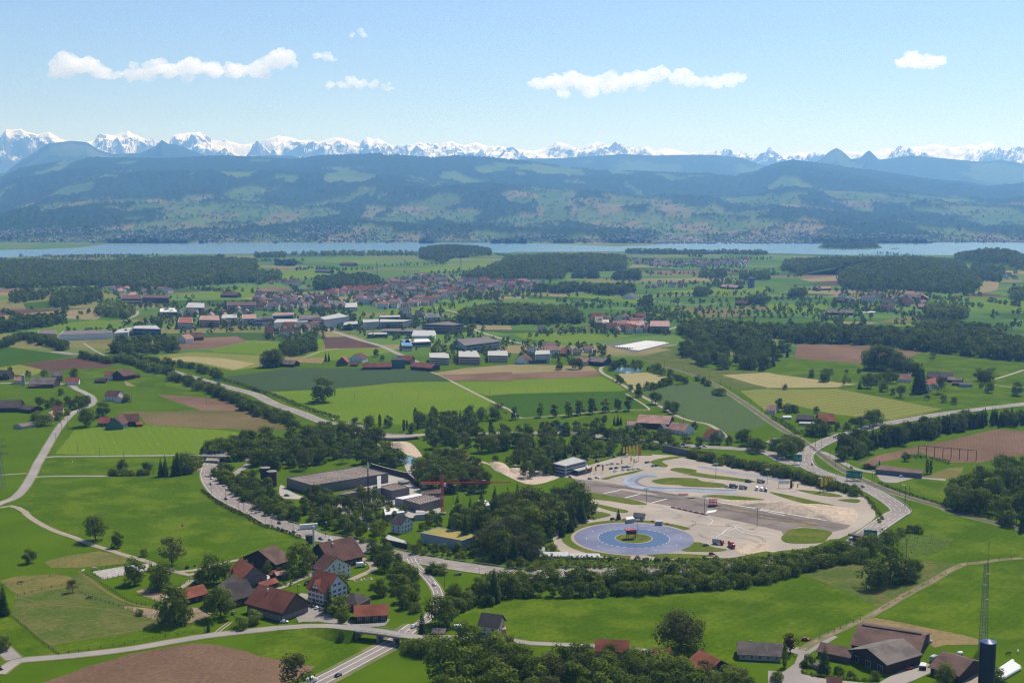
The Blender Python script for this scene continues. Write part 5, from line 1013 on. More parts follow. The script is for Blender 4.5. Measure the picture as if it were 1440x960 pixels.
FW = [("wide dark forest on the left before the lake", "U1 0,382 280,378 520,364 700,380 830,398 1000,385 1130,366 1440,350 U2 0,345 0,240 U1 1100,222 800,238 500,258 P -60,370 -60,408", 15, .45, LEAFD),
 ("forest behind the red roofed town", "U2 330,392 500,395 640,388 690,382 690,345 600,325 340,335", 13, .3, LEAFD), ("woodland at the left of the far town", "U2 0,365 140,332 140,305 0,305", 14, .3, LEAFD),
 ("small dark copse in the far left meadow", "U2 110,256 222,256 220,244 110,244", 14, .5, NEEDLE), ("wooded knoll in front of the lake", "U2 925,215 1060,247 1100,215 1320,200 1320,180 925,180", 15, .35, LEAFD),
 ("broad wood in the middle of the plain", "U2 1110,572 1200,580 1440,586 U3 0,586 380,580 392,555 300,525 0,515 U2 1300,515 1180,545", 12, .12, LEAF), ("long forest right of the far town", "U2 1160,332 1440,336 U3 0,335 290,332 300,292 600,285 640,276 640,215 0,222 U2 1300,285", 15, .4, LEAFD),
 ("great dark forest on the right before the lake", "U4 75,285 180,306 400,302 400,362 480,391 660,386 1000,411 1160,405 1190,365 1100,265 1000,245 500,245 100,245", 14, .4, LEAFD), ("forest on the far right lake shore", "U4 1050,232 1440,285 1440,225 1050,215", 16, .3, LEAFD), ("woodland right of the great dark forest", "U4 1150,340 1300,346 1325,290 1150,265", 14, .3, LEAFD),
 ("long forest belt behind the brown field", "U4 0,650 160,692 400,694 580,706 860,736 1000,752 1440,798 P 1460,505 U4 1440,705 1300,690 1290,640 1000,610 900,620 800,670 500,665 300,640 0,625", 10, .35, LEAFD),
 ("round wood at the bend of the forest belt", "U4 890,548 960,562 1100,555 1140,535 1080,515 900,512", 11, .2, LEAF), ("forest on the slope behind the spur", "U3 930,640 1060,700 1440,760 U4 0,650 0,625 U3 1440,640 1200,620 1000,610", 11, .35, LEAFD),
 ("dark grove beside the far hamlet", "U3 1060,322 1195,322 1190,300 1070,300", 14, .3, LEAFD), ("grove at the right of the far hamlet", "U3 1280,335 1440,336 1440,312 1290,312", 14, .3, LEAFD), ("small wood below the long forest", "U3 570,332 722,338 720,312 590,308", 14, .2, LEAFD), ("tree line by the straw field in the plain", "U3 330,326 490,328 480,316 350,318", 14, .2, LEAFD),
 ("trees around the middle villas", "U3 120,406 300,411 400,402 470,418 540,420 690,412 680,392 560,395 470,385 300,385 130,396", 14, .3, LEAFD), ("copse on the middle meadow", "U3 1020,428 1112,432 1100,412 1030,410", 12, .3, LEAFD), ("round dark copse alone in the middle meadow", "U3 712,480 786,480 786,462 720,462", 11, .2, LEAFD), ("trees behind the right hamlet", "U3 1320,472 1432,472 1430,458 1325,460", 12, .2, LEAFD),
 ("copse left of the great dark forest", "U4 115,436 210,427 205,412 120,418", 12, .2, LEAFD), ("dark wood at the right edge of the plain", "U4 1368,452 1460,452 1460,405 1375,410", 12, .3, LEAFD), ("trees on the lake island", "U4 300,154 345,134 400,144 560,132 630,154 450,162", 26, .2, LEAFD),
 ("shore trees in front of the lake", "U2 0,212 165,210 165,198 0,200", 16, .3, LEAFD), ("tree belt along the near lake shore", "U2 170,196 400,200 900,200 920,190 400,190", 24, .3, LEAF), ("tree belt on the near lake shore further right", "U3 640,188 1000,195 1200,190 1400,196 1440,192 1400,186 1000,182 640,178", 22, .3, LEAFD),
 ("trees between the forest and the left works", "U1 290,490 330,495 500,470 580,430 500,400 300,430", 15, .3, LEAFD), ("hedgerow trees behind the left works", "U1 0,640 230,605 380,580 370,560 200,580 0,600", 13, .3, LEAFD), ("garden trees of the upper left hamlet", "U1 560,535 700,560 760,535 740,505 560,490", 14, .2, LEAF), ("trees at the left edge of the plain", "U1 60,470 230,450 300,420 60,420", 18, .3, LEAFD)]
from mathutils.bvhtree import BVHTree
RISE = {'wooded knoll in front of the lake': 34, 'great dark forest on the right before the lake': 34, 'forest on the far right lake shore': 40, 'wide dark forest on the left before the lake': 16, 'long forest right of the far town': 24, 'long forest belt behind the brown field': 10, 'forest on the slope behind the spur': 10, 'broad wood in the middle of the plain': 8}
for lab, s, sp, cf, m in FW:
    pts = gridpts(s, sp)
    if lab in RISE and len(pts):                                # wooded rises: real low hills under the trees
        hm_ = mound('low_hill', s, RISE[lab], field_mat('vivid')); bv_ = BVHTree.FromPolygons([v.co for v in hm_.data.vertices], [p.vertices[:] for p in hm_.data.polygons])
        q = []
        for x, y in pts:
            h_ = bv_.ray_cast(Vector((x, y, 500)), Vector((0, 0, -1))); q.append((x, y, h_[0].z - .5 if h_[0] else 0))
        pts = np.array(q)
    if len(pts): mass('far_forest' if len(pts) > 60 else 'far_copse', lab, 'forest', pts, (15, 24) if sp > 10 else (14, 22), cf, m)
# scattered trees and hedgerows over the far plain, garden trees in the towns
pts = []
for i in range(150):
    px = lr.uniform(-20, 1460); py = 350 + 125 * lr.random() ** .8
    if py < 360: py = 362
    p = G(px, py); a = lr.choice([0.5, 0.5 + PI / 2]) + lr.normal(0, .15); k = lr.integers(4, 22); st = lr.uniform(9, 22)
    for j in range(k): pts.append((p.x + math.cos(a) * st * j + lr.normal(0, 3), p.y + math.sin(a) * st * j + lr.normal(0, 3)))
for i in range(75):
    p = G(lr.uniform(-20, 1460), 362 + 95 * lr.random())
    for j in range(lr.integers(2, 16)): pts.append((p.x + lr.normal(0, 22), p.y + lr.normal(0, 40)))
for i in range(150):
    p = G(lr.uniform(-20, 1460), 362 + 95 * lr.random()); pts.append((p.x, p.y))
mass('far_hedgerow', 'scattered far hedgerow trees across the plain', 'hedgerow', pts, (7, 14), .12, LEAFD)
TOWN = [("U2 520,395 900,310 1300,340 1440,350 1440,420 1100,480 700,500 500,480", 420), ("U2 0,425 400,420 520,480 400,530 0,520", 150), ("U2 60,580 400,560 390,690 60,690", 60), ("U2 480,560 1100,560 1400,640 1440,720 1200,800 940,800 800,700 600,650", 170), ("U1 880,480 1440,470 1440,620 1000,640", 130), ("U3 390,540 960,540 960,640 540,660", 90), ("U3 0,340 220,350 200,420 0,430", 60), ("U3 660,230 1320,215 1320,275 800,270", 120), ("U1 520,370 960,370 960,450 680,450", 60), ("U1 100,200 820,195 800,250 300,255", 220), ("U4 340,420 900,420 900,520 340,520", 60), ("M3 0,0 560,40 560,120 0,110", 50), ("U3 740,360 1000,360 1300,390 1300,350", 60), ("U1 200,640 660,660 900,640 800,600", 40), ("M2 1000,60 1440,60 1440,110 980,115", 40)]
pts = []
for s, k in TOWN:
    q = gridpts(s, 14); pts += [tuple(x) for x in q[lr.permutation(len(q))[:k]]]
mass('town_trees', 'garden and street trees scattered between the town houses', 'trees', pts, (6, 14), .15, LEAFD)
# ================================================================== buildings
def wm_(name, c, k=.85, sc=.3): return mat(name, c, tuple(x * k for x in c), scale=sc, rough=.9)
WALL = dict(white=wm_('plaster_white', (.68, .66, .61), .93), cream=wm_('plaster_cream', (.58, .51, .38), .92), grey=wm_('plaster_grey', (.36, .36, .35), .9), beige=wm_('plaster_beige', (.48, .39, .29), .9), pink=wm_('plaster_pink', (.52, .36, .29), .92),
            dark=wm_('timber_dark', (.055, .042, .035)), brown=wm_('timber_brown', (.12, .08, .055)), conc=wm_('panel_concrete', (.20, .175, .155), .85), steel=wm_('panel_steel', (.33, .35, .37), .92), blue=wm_('panel_blue', (.08, .19, .33), .9), green=wm_('panel_green', (.07, .16, .12), .9), slate=wm_('panel_slate', (.12, .14, .16), .9), yellow=wm_('panel_yellow', (.55, .42, .1), .9))
def tiles(name, c, k=.7): return mat(name, c, tuple(x * k for x in c), scale=.5, rough=.9, c3=tuple(x * .6 for x in c), scale3=.12, stripes=(0, .9, .25))
ROOF = dict(red=tiles('tiles_red', (.30, .098, .055)), rust=tiles('tiles_rust', (.20, .070, .045)), brown=tiles('tiles_brown', (.13, .062, .046)), dark=tiles('tiles_dark', (.075, .062, .058), .8), grey=tiles('sheet_grey', (.185, .152, .132), .85), white=wm_('sheet_white', (.60, .585, .55), .9), flat=mat('gravel_roof', (.165, .125, .10), (.125, .095, .078), scale=.25, c3=(.19, .15, .12), scale3=.06),
            pale=wm_('sheet_pale', (.38, .365, .34), .85), green=mat('sedum_roof', (.24, .22, .045), (.13, .16, .03), scale=.3, c3=(.30, .21, .05), scale3=.1), pink=tiles('tiles_pink', (.42, .24, .19)), blue=wm_('sheet_blue', (.10, .24, .42), .9), slate=tiles('tiles_slate', (.12, .115, .12), .8), rustg=tiles('eternit_brown', (.145, .085, .066), .85))
GLASS = mat('window_glass', (.03, .04, .05), (.02, .025, .03), rough=.15, spec=.6); FRAMEW = wm_('window_frame', (.6, .58, .54)); SHUT = wm_('shutter', (.10, .12, .11)); DOORM = wm_('door_wood', (.10, .06, .04))
_wm = {}
def winmesh(wd, h, shutters):
    k = (wd, h, shutters)
    if k not in _wm:
        b = MB(); b.box((0, 0, 0), (wd + .24, .10, h + .24), mi=0); b.box((0, -.04, 0), (wd, .08, h), mi=1); b.box((0, -.075, 0), (.08, .05, h), mi=0)
        if shutters:
            for s in (-1, 1): b.box((s * (wd * .75 + .14), -.03, 0), (wd * .5, .08, h + .1), mi=2)
        _wm[k] = b.mesh('window', [FRAMEW, GLASS, SHUT])
    return _wm[k]
def gable_parts(r, L, D, hw, hr, wall, roof, over=.6, ridge='x', hip=0.0, z0=0.0, half=None, nm='wall', rn='roof'):
    """wall with gables and a two-slope roof about the local origin; half=(lower wall height, material)"""
    if ridge == 'y': R = Matrix.Rotation(PI / 2, 4, 'Z'); L, D = D, L
    else: R = Matrix.Identity(4)
    x, y = L / 2, D / 2; b = MB()
    v = [(-x, -y, z0), (x, -y, z0), (x, y, z0), (-x, y, z0), (-x, -y, hw), (x, -y, hw), (x, y, hw), (-x, y, hw)]; xr = x - hip * D / 2
    f = [(0, 1, 5, 4), (2, 3, 7, 6)]
    if hip: f += [(1, 2, 6, 5), (3, 0, 4, 7)]; b.add(v, f)
    else: b.add(v + [(-x, 0, hw + hr), (x, 0, hw + hr)], f + [(1, 2, 6, 9, 5), (3, 0, 4, 8, 7)])
    b.v = [tuple(R @ Vector(q)) for q in b.v]; w_ = b.build(nm, wall, r)
    q = MB(); t = .25; o = over; dz = hr / y * o; zr = hw + hr + .06
    xo = x + (0 if hip else o); e = hw - dz + .06
    A = [(-x - o, -y - o, e), (x + o, -y - o, e), (xr if hip else xo, 0, zr), (-xr if hip else -xo, 0, zr)]; B_ = [(x + o, y + o, e), (-x - o, y + o, e), A[3], A[2]]
    for F4 in ([A, B_] + ([[A[1], B_[0], A[2]], [B_[1], A[0], A[3]]] if hip else [])):
        n_ = len(F4); up = [Vector(p) + Vector((0, 0, t)) for p in F4]; vs = [Vector(p) for p in F4] + up
        q.add(vs, [tuple(range(n_ - 1, -1, -1)), tuple(range(n_, 2 * n_))] + [(i, (i + 1) % n_, n_ + (i + 1) % n_, n_ + i) for i in range(n_)])
    q.v = [tuple(R @ Vector(p)) for p in q.v]; ro = q.build(rn, roof, r)
    return w_, ro
def windows(r, L, D, hw, front=None, right=None, left=None, wd=1.0, h=1.35, z1=1.7, dz=2.8, shutters=False, door=None, gable=0, hr=0, parent=None):
    m = winmesh(wd, h, shutters); pr = parent or r
    def put(p, rz): link('window', m, pr, p, rz)
    if front:
        for i in range(front[0]):
            for j in range(front[1]):
                put((-L / 2 + L * (j + .5) / front[1], -D / 2 - .04, z1 + dz * i), 0)
    for s, cfg in ((1, right), (-1, left)):
        if cfg:
            for i in range(cfg[0]):
                for j in range(cfg[1]): put((s * (L / 2 + .04), -D / 2 + D * (j + .5) / cfg[1], z1 + dz * i), s * PI / 2)
            for j in range(gable): put((s * (L / 2 + .04), D * (j + .5 - gable / 2) / (gable + 2.5), hw + hr * .28), s * PI / 2)
    if door is not None: MB().box((door, -D / 2 - .05, 1.05), (1.1, .12, 2.1)).build('door', DOORM, pr)
def frame2(p0, p1, hw):
    a, b = G(p0[0], p0[1], hw), G(p1[0], p1[1], hw); d = Vector((b.x - a.x, b.y - a.y, 0)); return a, b, d.length, math.atan2(d.y, d.x), d.normalized()
def gable(name, label, s, depth, hw, hr, roof, wall, cat=None, group=None, win=None, chim=0, over=.6, ridge='x', hip=0.0, half=None, vent=False, dormer=0, cowl=False):
    """front eave runs between the two survey points at eave height"""
    p0, p1 = K(s); a, b, L, rz, d = frame2(p0, p1, hw); away = Vector((-d.y, d.x, 0)); c = (a + b) / 2 + away * depth / 2; c.z = 0
    r = empty(name, label, cat or name.split('_')[-1], c, rz, group)
    w_, ro = gable_parts(r, L, depth, hw, hr, WALL[wall], ROOF[roof], over, ridge, hip)
    if half: gable_band(r, L, depth, half[0], WALL[half[1]])
    if win: windows(r, L, depth, hw, hr=hr, **win)
    rd = random.Random(int(L * 100))
    for i in range(chim):
        x = L * (-.22 + .45 * i); z = hw + hr * .85
        MB().box((x, depth * .08, z), (.9, .9, 2.4)).box((x, depth * .08, z + 1.25), (1.1, 1.1, .16)).build('chimney', WALL['brown'] if i % 2 else WALL['conc'], ro)
    for i in range(dormer):
        x = L * ((i + .5) / dormer - .5) * .7 if dormer > 1 else -L * .1; wdt = 3.2; zb = hw - .2; hd = hr * .62
        q = MB(); y0 = -depth / 2 - .15; y1 = -depth * .12
        q.add([(x - wdt, y0, zb), (x + wdt, y0, zb), (x, y0, zb + hd), (x - wdt, y1, zb), (x + wdt, y1, zb), (x, y1, zb + hd)], [(0, 1, 2), (0, 2, 5, 3), (1, 4, 5, 2)])
        q.build('dormer', WALL[wall], ro)
        q = MB()
        for sg in (-1, 1):
            v = [(x + sg * (wdt + .4), y0 - .4, zb - .1), (x, y0 - .4, zb + hd + .15), (x, y1 + 1, zb + hd + .15), (x + sg * (wdt + .4), y1 + 1, zb - .1)]; v += [(p[0], p[1], p[2] + .22) for p in v]
            q.add(v, [(0, 1, 2, 3), (7, 6, 5, 4), (0, 4, 5, 1), (1, 5, 6, 2), (2, 6, 7, 3), (3, 7, 4, 0)])
        q.build('dormer_roof', ROOF[roof], ro); link('dormer_window', winmesh(1.0, 1.3, False), ro, (x, y0 - .05, zb + hd * .42))
    if vent:
        MB().box((0, 0, hw + hr + .45), (L * .92, 1.6, .5)).build('ridge_vent', ROOF['dark'], ro)
    if cowl: MB().lathe([(.35, 0), (.35, 1.6), (.6, 1.7), (.6, 2.1), (.1, 2.4)], (-L * .18, -depth * .12, hw + hr * .72), 10).build('cowl', ROOF['white'], ro)
    return r
def gable_band(r, L, D, h, m):
    b = MB(); t = .08
    b.box((0, -D / 2 - t / 2, h / 2), (L + 2 * t, t, h)).box((L / 2 + t / 2, 0, h / 2), (t, D, h)).box((-L / 2 - t / 2, 0, h / 2), (t, D, h)); b.build('plinth', m, r)
def flat(name, label, s, h, roof, wall, cat=None, group=None, para=.5, lights=0, bands=0, win=None, over=0.0, dark_base=False, z0=0.0):
    """flat building from its roof outline seen at height h: first two points = front edge left to right, the rest counter-clockwise"""
    P = [G(p[0], p[1], h) for p in K(s)]; c = sum(P, Vector()) / len(P); c.z = 0; Q = [(p.x - c.x, p.y - c.y) for p in P]
    r = empty(name, label, cat or name.split('_')[-1], c, 0, group)
    MB().prism(Q, 0, h - .25, top=False).build('wall', WALL[wall], r)
    k = [(x * (1 + over / 20), y * (1 + over / 20)) for x, y in Q]
    ro = MB().prism(k, h - .25, h + .25).build('roof', ROOF[roof], r)
    if para:
        b = MB(); n_ = len(k)
        for i in range(n_):
            a, d = Vector((*k[i], 0)), Vector((*k[(i + 1) % n_], 0)); m_ = (a + d) / 2
            b.box((m_.x, m_.y, h + .25 + para / 2), ((d - a).length, .35, para), math.atan2((d - a).y, (d - a).x))
        b.build('parapet', WALL[wall], ro)
    a, d = Vector((*Q[0], 0)), Vector((*Q[1], 0)); e = (d - a); ln = e.length; e.normalize(); rz = math.atan2(e.y, e.x); inw = Vector((-e.y, e.x, 0))
    for i in range(bands):
        z = h * (i + .62) / bands; m_ = (a + d) / 2 - inw * .04
        b = MB().box((m_.x, m_.y, z), (ln * .92, .1, h / bands * .42), rz)
        f = Vector((*Q[2], 0)); e2 = (f - d); m2 = (d + f) / 2; l2 = e2.length; e2.normalize(); n2 = Vector((e2.y, -e2.x, 0))
        o_ = b.build('window_band', GLASS, r); MB().box((m2.x + n2.x * .04, m2.y + n2.y * .04, z), (l2 * .88, .1, h / bands * .42), math.atan2(e2.y, e2.x)).build('window_band', GLASS, r)
    if lights:
        lm = MB().box((0, 0, 0), (1.1, 1.1, .5), taper=.75).mesh('skylight', ROOF['white']); A, B_, C_ = [Vector((*q, 0)) for q in (Q[0], Q[1], Q[-1])]
        nx, ny = lights
        for i in range(nx):
            for j in range(ny):
                p = A + (B_ - A) * ((i + .6) / nx) * .97 + (C_ - A) * ((j + .5) / ny); link('skylight', lm, ro, (p.x, p.y, h + .5), rz)
    return r
wf = lambda f=(2, 4), r=(2, 2), **k: dict(front=f, right=r, left=r, **k)
# ---- the village at the lower left
gable('farmhouse', 'red tiled farmhouse with a small dormer at the back of the farm village', "Z6 548,320 655,394", 17, 5.5, 7.5, 'red', 'conc', 'house', win=wf((1, 5), (2, 4), gable=2), chim=2, dormer=1)
gable('red_roofed_barn', 'low red tiled barn, leftmost of the farm village', "Z6 188,548 372,500", 11, 4, 4.2, 'red', 'dark', 'barn', chim=1, win=dict(front=(1, 3), wd=1.4, h=1.2))
gable('dark_barn', 'dark slate roofed barn behind the big round tree', "Z6 338,548 575,566", 22, 5, 8.5, 'dark', 'dark', 'barn', ridge='y', over=.9)
gable('dark_barn', 'long dark roofed barn wing with a pale seam joining the big red barn', "Z6 560,566 770,512", 19, 5, 7.5, 'dark', 'brown', 'barn', win=dict(front=(1, 4), wd=1.4, h=1.4))
gable('red_barn', 'biggest rust red tiled barn with dark timber gable in the farm village', "Z6 706,578 1000,655", 21, 6.2, 8.0, 'rust', 'brown', 'barn', half=(3.2, 'conc'), win=dict(front=(1, 5), right=(1, 5), wd=.9, h=1.0), cowl=True, over=1.2)
gable('white_inn', 'tall white inn with red tiled roof and rows of dark shutters', "B2 292,418 398,446", 17, 9, 8.5, 'red', 'white', 'inn', win=dict(front=(3, 5), right=(3, 4), left=(3, 4), shutters=True, gable=2, z1=1.8, dz=2.9, door=-3), chim=2, dormer=1, over=1.0)
gable('white_house', 'white house with brown gabled roof, directly behind the inn', "B2 312,312 372,335", 22, 7.5, 7, 'brown', 'white', 'house', win=dict(front=(2, 3), right=(3, 6), left=(2, 4), gable=2), chim=2, dormer=1, over=.9)
gable('great_barn', 'very large brown roofed barn beside the motorway', "B2 425,277 598,238", 27, 5.5, 9.5, 'brown', 'dark', 'barn', win=dict(front=(1, 7), wd=1.6, h=1.4), cowl=True, over=1.6)
gable('brown_barn', 'dark brown barn with plain roof left of the very large barn', "Z6 950,258 1075,215", 30, 5, 7, 'rustg', 'dark', 'barn', over=1)
gable('red_lean_to', 'short red roof between the dark brown barn and the great barn', "B2 300,268 335,262", 10, 4, 3.5, 'red', 'dark', 'shed')
gable('hipped_shed', 'dark hipped roof shed behind the red tiled garage', "B2 440,500 570,522", 14, 4, 4, 'dark', 'conc', 'shed', hip=1.0)
gable('tiled_garage', 'red tiled garage with an open front beside the village road', "B2 560,580 738,572", 12, 4.2, 4, 'red', 'dark', 'garage', win=dict(front=(1, 4), wd=2.4, h=2.4, z1=1.7), over=1)
gable('red_shed', 'small red roofed shed by the hedge in the middle of the village', "Z6 830,448 965,408", 6, 3, 2, 'red', 'brown', 'shed')
gable('small_shed', 'little red hut, left of two beside the village lumber', "Z6 893,345 955,335", 5, 2.6, 1.5, 'red', 'brown', 'hut'); gable('small_shed', 'little pinkish lumber roof, right of two beside the village lumber', "Z6 955,352 1040,338", 6, 2.6, 1.5, 'pink', 'brown', 'hut')
gable('white_lean_to', 'long white roofed open shed beside the farm track', "Z6 790,188 905,172", 6, 3.5, 1.2, 'white', 'dark', 'shed')
flat('open_shed', 'flat dark shed below the white roofed open shed', "Z6 850,235 965,225 960,165 895,175", 3.5, 'rustg', 'dark', 'shed', para=0)
gable('stable', 'small dark stable left of the sheds at the dirt paddock', "B1 908,535 945,540", 6, 2.6, 1.2, 'pink', 'brown', 'stable')
gable('dark_house', 'small dark roofed house alone on the edge of the front meadow', "B2 1258,628 1360,640", 11, 7.2, 4.6, 'dark', 'cream', 'house', win=dict(front=(2, 2), right=(2, 2), wd=1.6, h=1.5, door=2), over=1.1, chim=1)
flat('garage_annex', 'little beige annex on the right side of the small dark house', "B2 1365,660 1408,660 1405,640 1365,640", 3.6, 'pink', 'beige', 'garage', para=0)
gable('garden_shed', 'brown shed at the right end of the overbridge', "B2 990,677 1058,680", 6, 2.4, 1.6, 'grey', 'brown', 'shed')
gable('red_roofed_house', 'long red tiled roof behind the trees of the bottom wood', "B3 470,778 655,784", 11, 4.5, 4.2, 'red', 'cream', 'house', win=wf((1, 6), (1, 2)), chim=1)
gable('red_roofed_house', 'small red roof half hidden by trees left of the longer red roof', "B3 812,835 900,832", 10, 5, 4.5, 'red', 'white', 'house', win=wf((1, 3), (1, 2)))
gable('red_roofed_house', 'red roofed house with dark gable right of the bottom wood', "B3 985,852 1085,905", 18, 4.5, 5.5, 'red', 'dark', 'house', win=wf((1, 3), (2, 3), gable=2), over=1.4)
b_ = MB(); r_ = empty('stack_of_planks', 'pale stacked planks before the red roofed house by the wood', 'planks', G(*K("B3 1160,915")[0]))
for i in range(5): MB().box((i * 1.7 - 3, 0, .5), (1.3, 5, 1.0)).build('plank_stack', WALL['beige'], r_)
# ---- farm at the lower right
gable('grey_cottage', 'grey roofed cottage at the left of the lower right farm', "P 1040,917.5 1098,920.5", 12, 3.6, 4, 'grey', 'grey', 'cottage', win=wf((1, 5), (1, 2)), over=1.2, chim=1)
gable('long_barn', 'longest brown roofed cattle barn with a ridge vent', "B4 470,742 842,802", 38, 4.5, 4.8, 'rustg', 'dark', 'barn', vent=True, over=1.0)
gable('gabled_barn', 'dark grey gabled barn facing the farm road, in front of the longest barn', "B4 462,772 668,852", 26, 5.6, 4.4, 'grey', 'dark', 'barn', ridge='y', over=1.1, win=dict(front=(1, 3), wd=3.0, h=3.2, z1=1.9))
gable('low_barn', 'low dull brown barn left of the gabled barn', "B4 280,778 458,815", 13, 3.4, 2.6, 'rustg', 'brown', 'barn', over=.8)
gable('open_barn', 'open fronted brown barn beside the blue silo', "B4 915,868 1070,915", 26, 4, 4.5, 'rustg', 'dark', 'barn', over=1.2)
gable('small_hut', 'dark hut roof cut by the bottom edge in the lower right farm', "B4 335,955 412,962", 6, 2.6, 1.6, 'brown', 'brown', 'hut')
gable('garden_shed', 'small pale shed behind the broad conifer in the barn garden', "B4 245,848 282,860", 4, 2.2, .8, 'grey', 'grey', 'shed')
flat('low_shed', 'low white topped shed at the left end of the open barn', "B4 850,862 890,866 892,848 862,842", 2.2, 'white', 'dark', 'shed', para=0)
# ---- factory quarter
flat('factory_hall', 'largest brown flat roofed factory hall dotted with white skylights', "P 440,683 546,666 507,656 403,672.5", 7.5, 'flat', 'conc', 'factory', lights=(14, 4), bands=0)
flat('factory_annex', 'brown cube shaped hall right of the largest factory hall', "Z2 305,545 455,515 340,480 195,510", 7, 'flat', 'conc', 'factory', lights=(3, 2))
flat('factory_annex', 'low brown hall with pale edges in front of the largest factory hall', "Z1 1148,585 1440,545 1440,520 1250,545", 6, 'flat', 'conc', 'factory', para=.6)
flat('white_roofed_hall', 'long white flat roof left of the ribbed grey hall', "Z2 400,612 580,578 525,563 332,600", 6, 'white', 'steel', 'hall', para=0)
flat('ribbed_hall', 'ribbed grey brown hall with rows of roof lights below the crane', "Z2 545,660 740,608 600,575 405,618", 6, 'flat', 'conc', 'hall', lights=(9, 3))
flat('brown_hall', 'dark brown flat hall just left of the crane mast', "Z2 560,575 720,565 720,525 560,548", 6, 'rustg', 'conc', 'hall')
flat('white_workshop', 'bright white roofed workshop left of the small white house', "Z2 250,745 415,720 400,695 235,680", 4, 'white', 'grey', 'workshop', para=0)
flat('white_workshop', 'rounded pale workshop roof right of the small white house', "Z2 500,745 605,738 580,708 510,705", 4, 'pale', 'grey', 'workshop', para=0)
flat('white_pavilion', 'white roof among the trees right of the crane', "Z2 1075,668 1155,660 1090,615 1030,620", 4, 'white', 'grey', 'pavilion', para=0)
flat('sedum_roof_hall', 'steel clad hall with yellow green planted roof', "B2 925,118 1160,162 1245,132 1030,86", 7, 'green', 'steel', 'hall', para=.3)
gable('white_house', 'small white house with dark roof and windowed gable below the crane', "Z2 298,808 385,825", 13, 7, 4.5, 'dark', 'white', 'house', win=dict(front=(2, 2), right=(2, 4), left=(2, 3), gable=2), chim=1)
flat('long_shed', 'long low shed with pale roof left of the planted roof hall', "B2 720,150 850,178 850,165 745,128", 3.6, 'pale', 'dark', 'shed', para=0)
flat('billboard_shed', 'white panelled wall beside the motorway left of the village', "Z1 848,830 1000,818 1000,812 848,824", 3.5, 'white', 'white', 'shed', para=0)
flat('yard_office', 'grey block with bright panels beside the pond wall', "Z2 185,520 215,515 215,412 180,418", 8, 'pale', 'steel', 'office', para=0)
# ---- driving centre
gable_c = flat('training_centre', 'three storey pale grey training centre with flat roof', "Z3 222,312 330,335 510,290 400,255", 8.6, 'pale', 'steel', 'building', bands=3, para=.4)
flat('training_wing', 'glazed wing with pale roof in front of the training centre', "Z3 330,345 440,372 545,345 500,312", 4.2, 'pale', 'slate', 'building', bands=1, para=0, over=.8)
gable('marshal_shed', 'grey shed with dark pitched roof at the skid circle', "Z3 905,755 985,762", 7, 3, 2, 'slate', 'steel', 'shed', win=dict(front=(1, 2)))
flat('site_container', 'small pale grey container above the skid circle', "Z3 1092,800 1150,802 1155,785 1095,783", 2.8, 'pale', 'steel', 'container', para=0)
flat('white_canopy', 'white canopy beside the small conifer at the skid circle', "Z3 845,785 915,775 900,755 845,762", 3, 'white', 'grey', 'canopy', para=0)
# ---- long flat shed on the right and the frame over the field
flat('long_shed', 'long flat brown roofed shed beside the car park on the right', "M4 605,720 865,745 875,725 640,695", 4, 'rustg', 'slate', 'shed', para=0)
flat('small_shed', 'low brown shed at the left end of the long flat shed', "M4 555,698 605,702 612,690 590,685", 3, 'brown', 'brown', 'shed', para=0)
fr = W("M4 845,642 1170,672"); fa, fb = fr; r_ = empty('timber_trellis', 'long brown timber frame with posts standing on the ploughed field', 'frame', fa); d = fb - fa
for i in range(8):
    p = d * (i / 7); MB().box((p.x, p.y, 5.0), (.5, .5, 10)).build('post', WALL['brown'], r_)
MB().bar((0, 0, 10), (d.x, d.y, 10), .35).build('top_beam', WALL['brown'], r_)
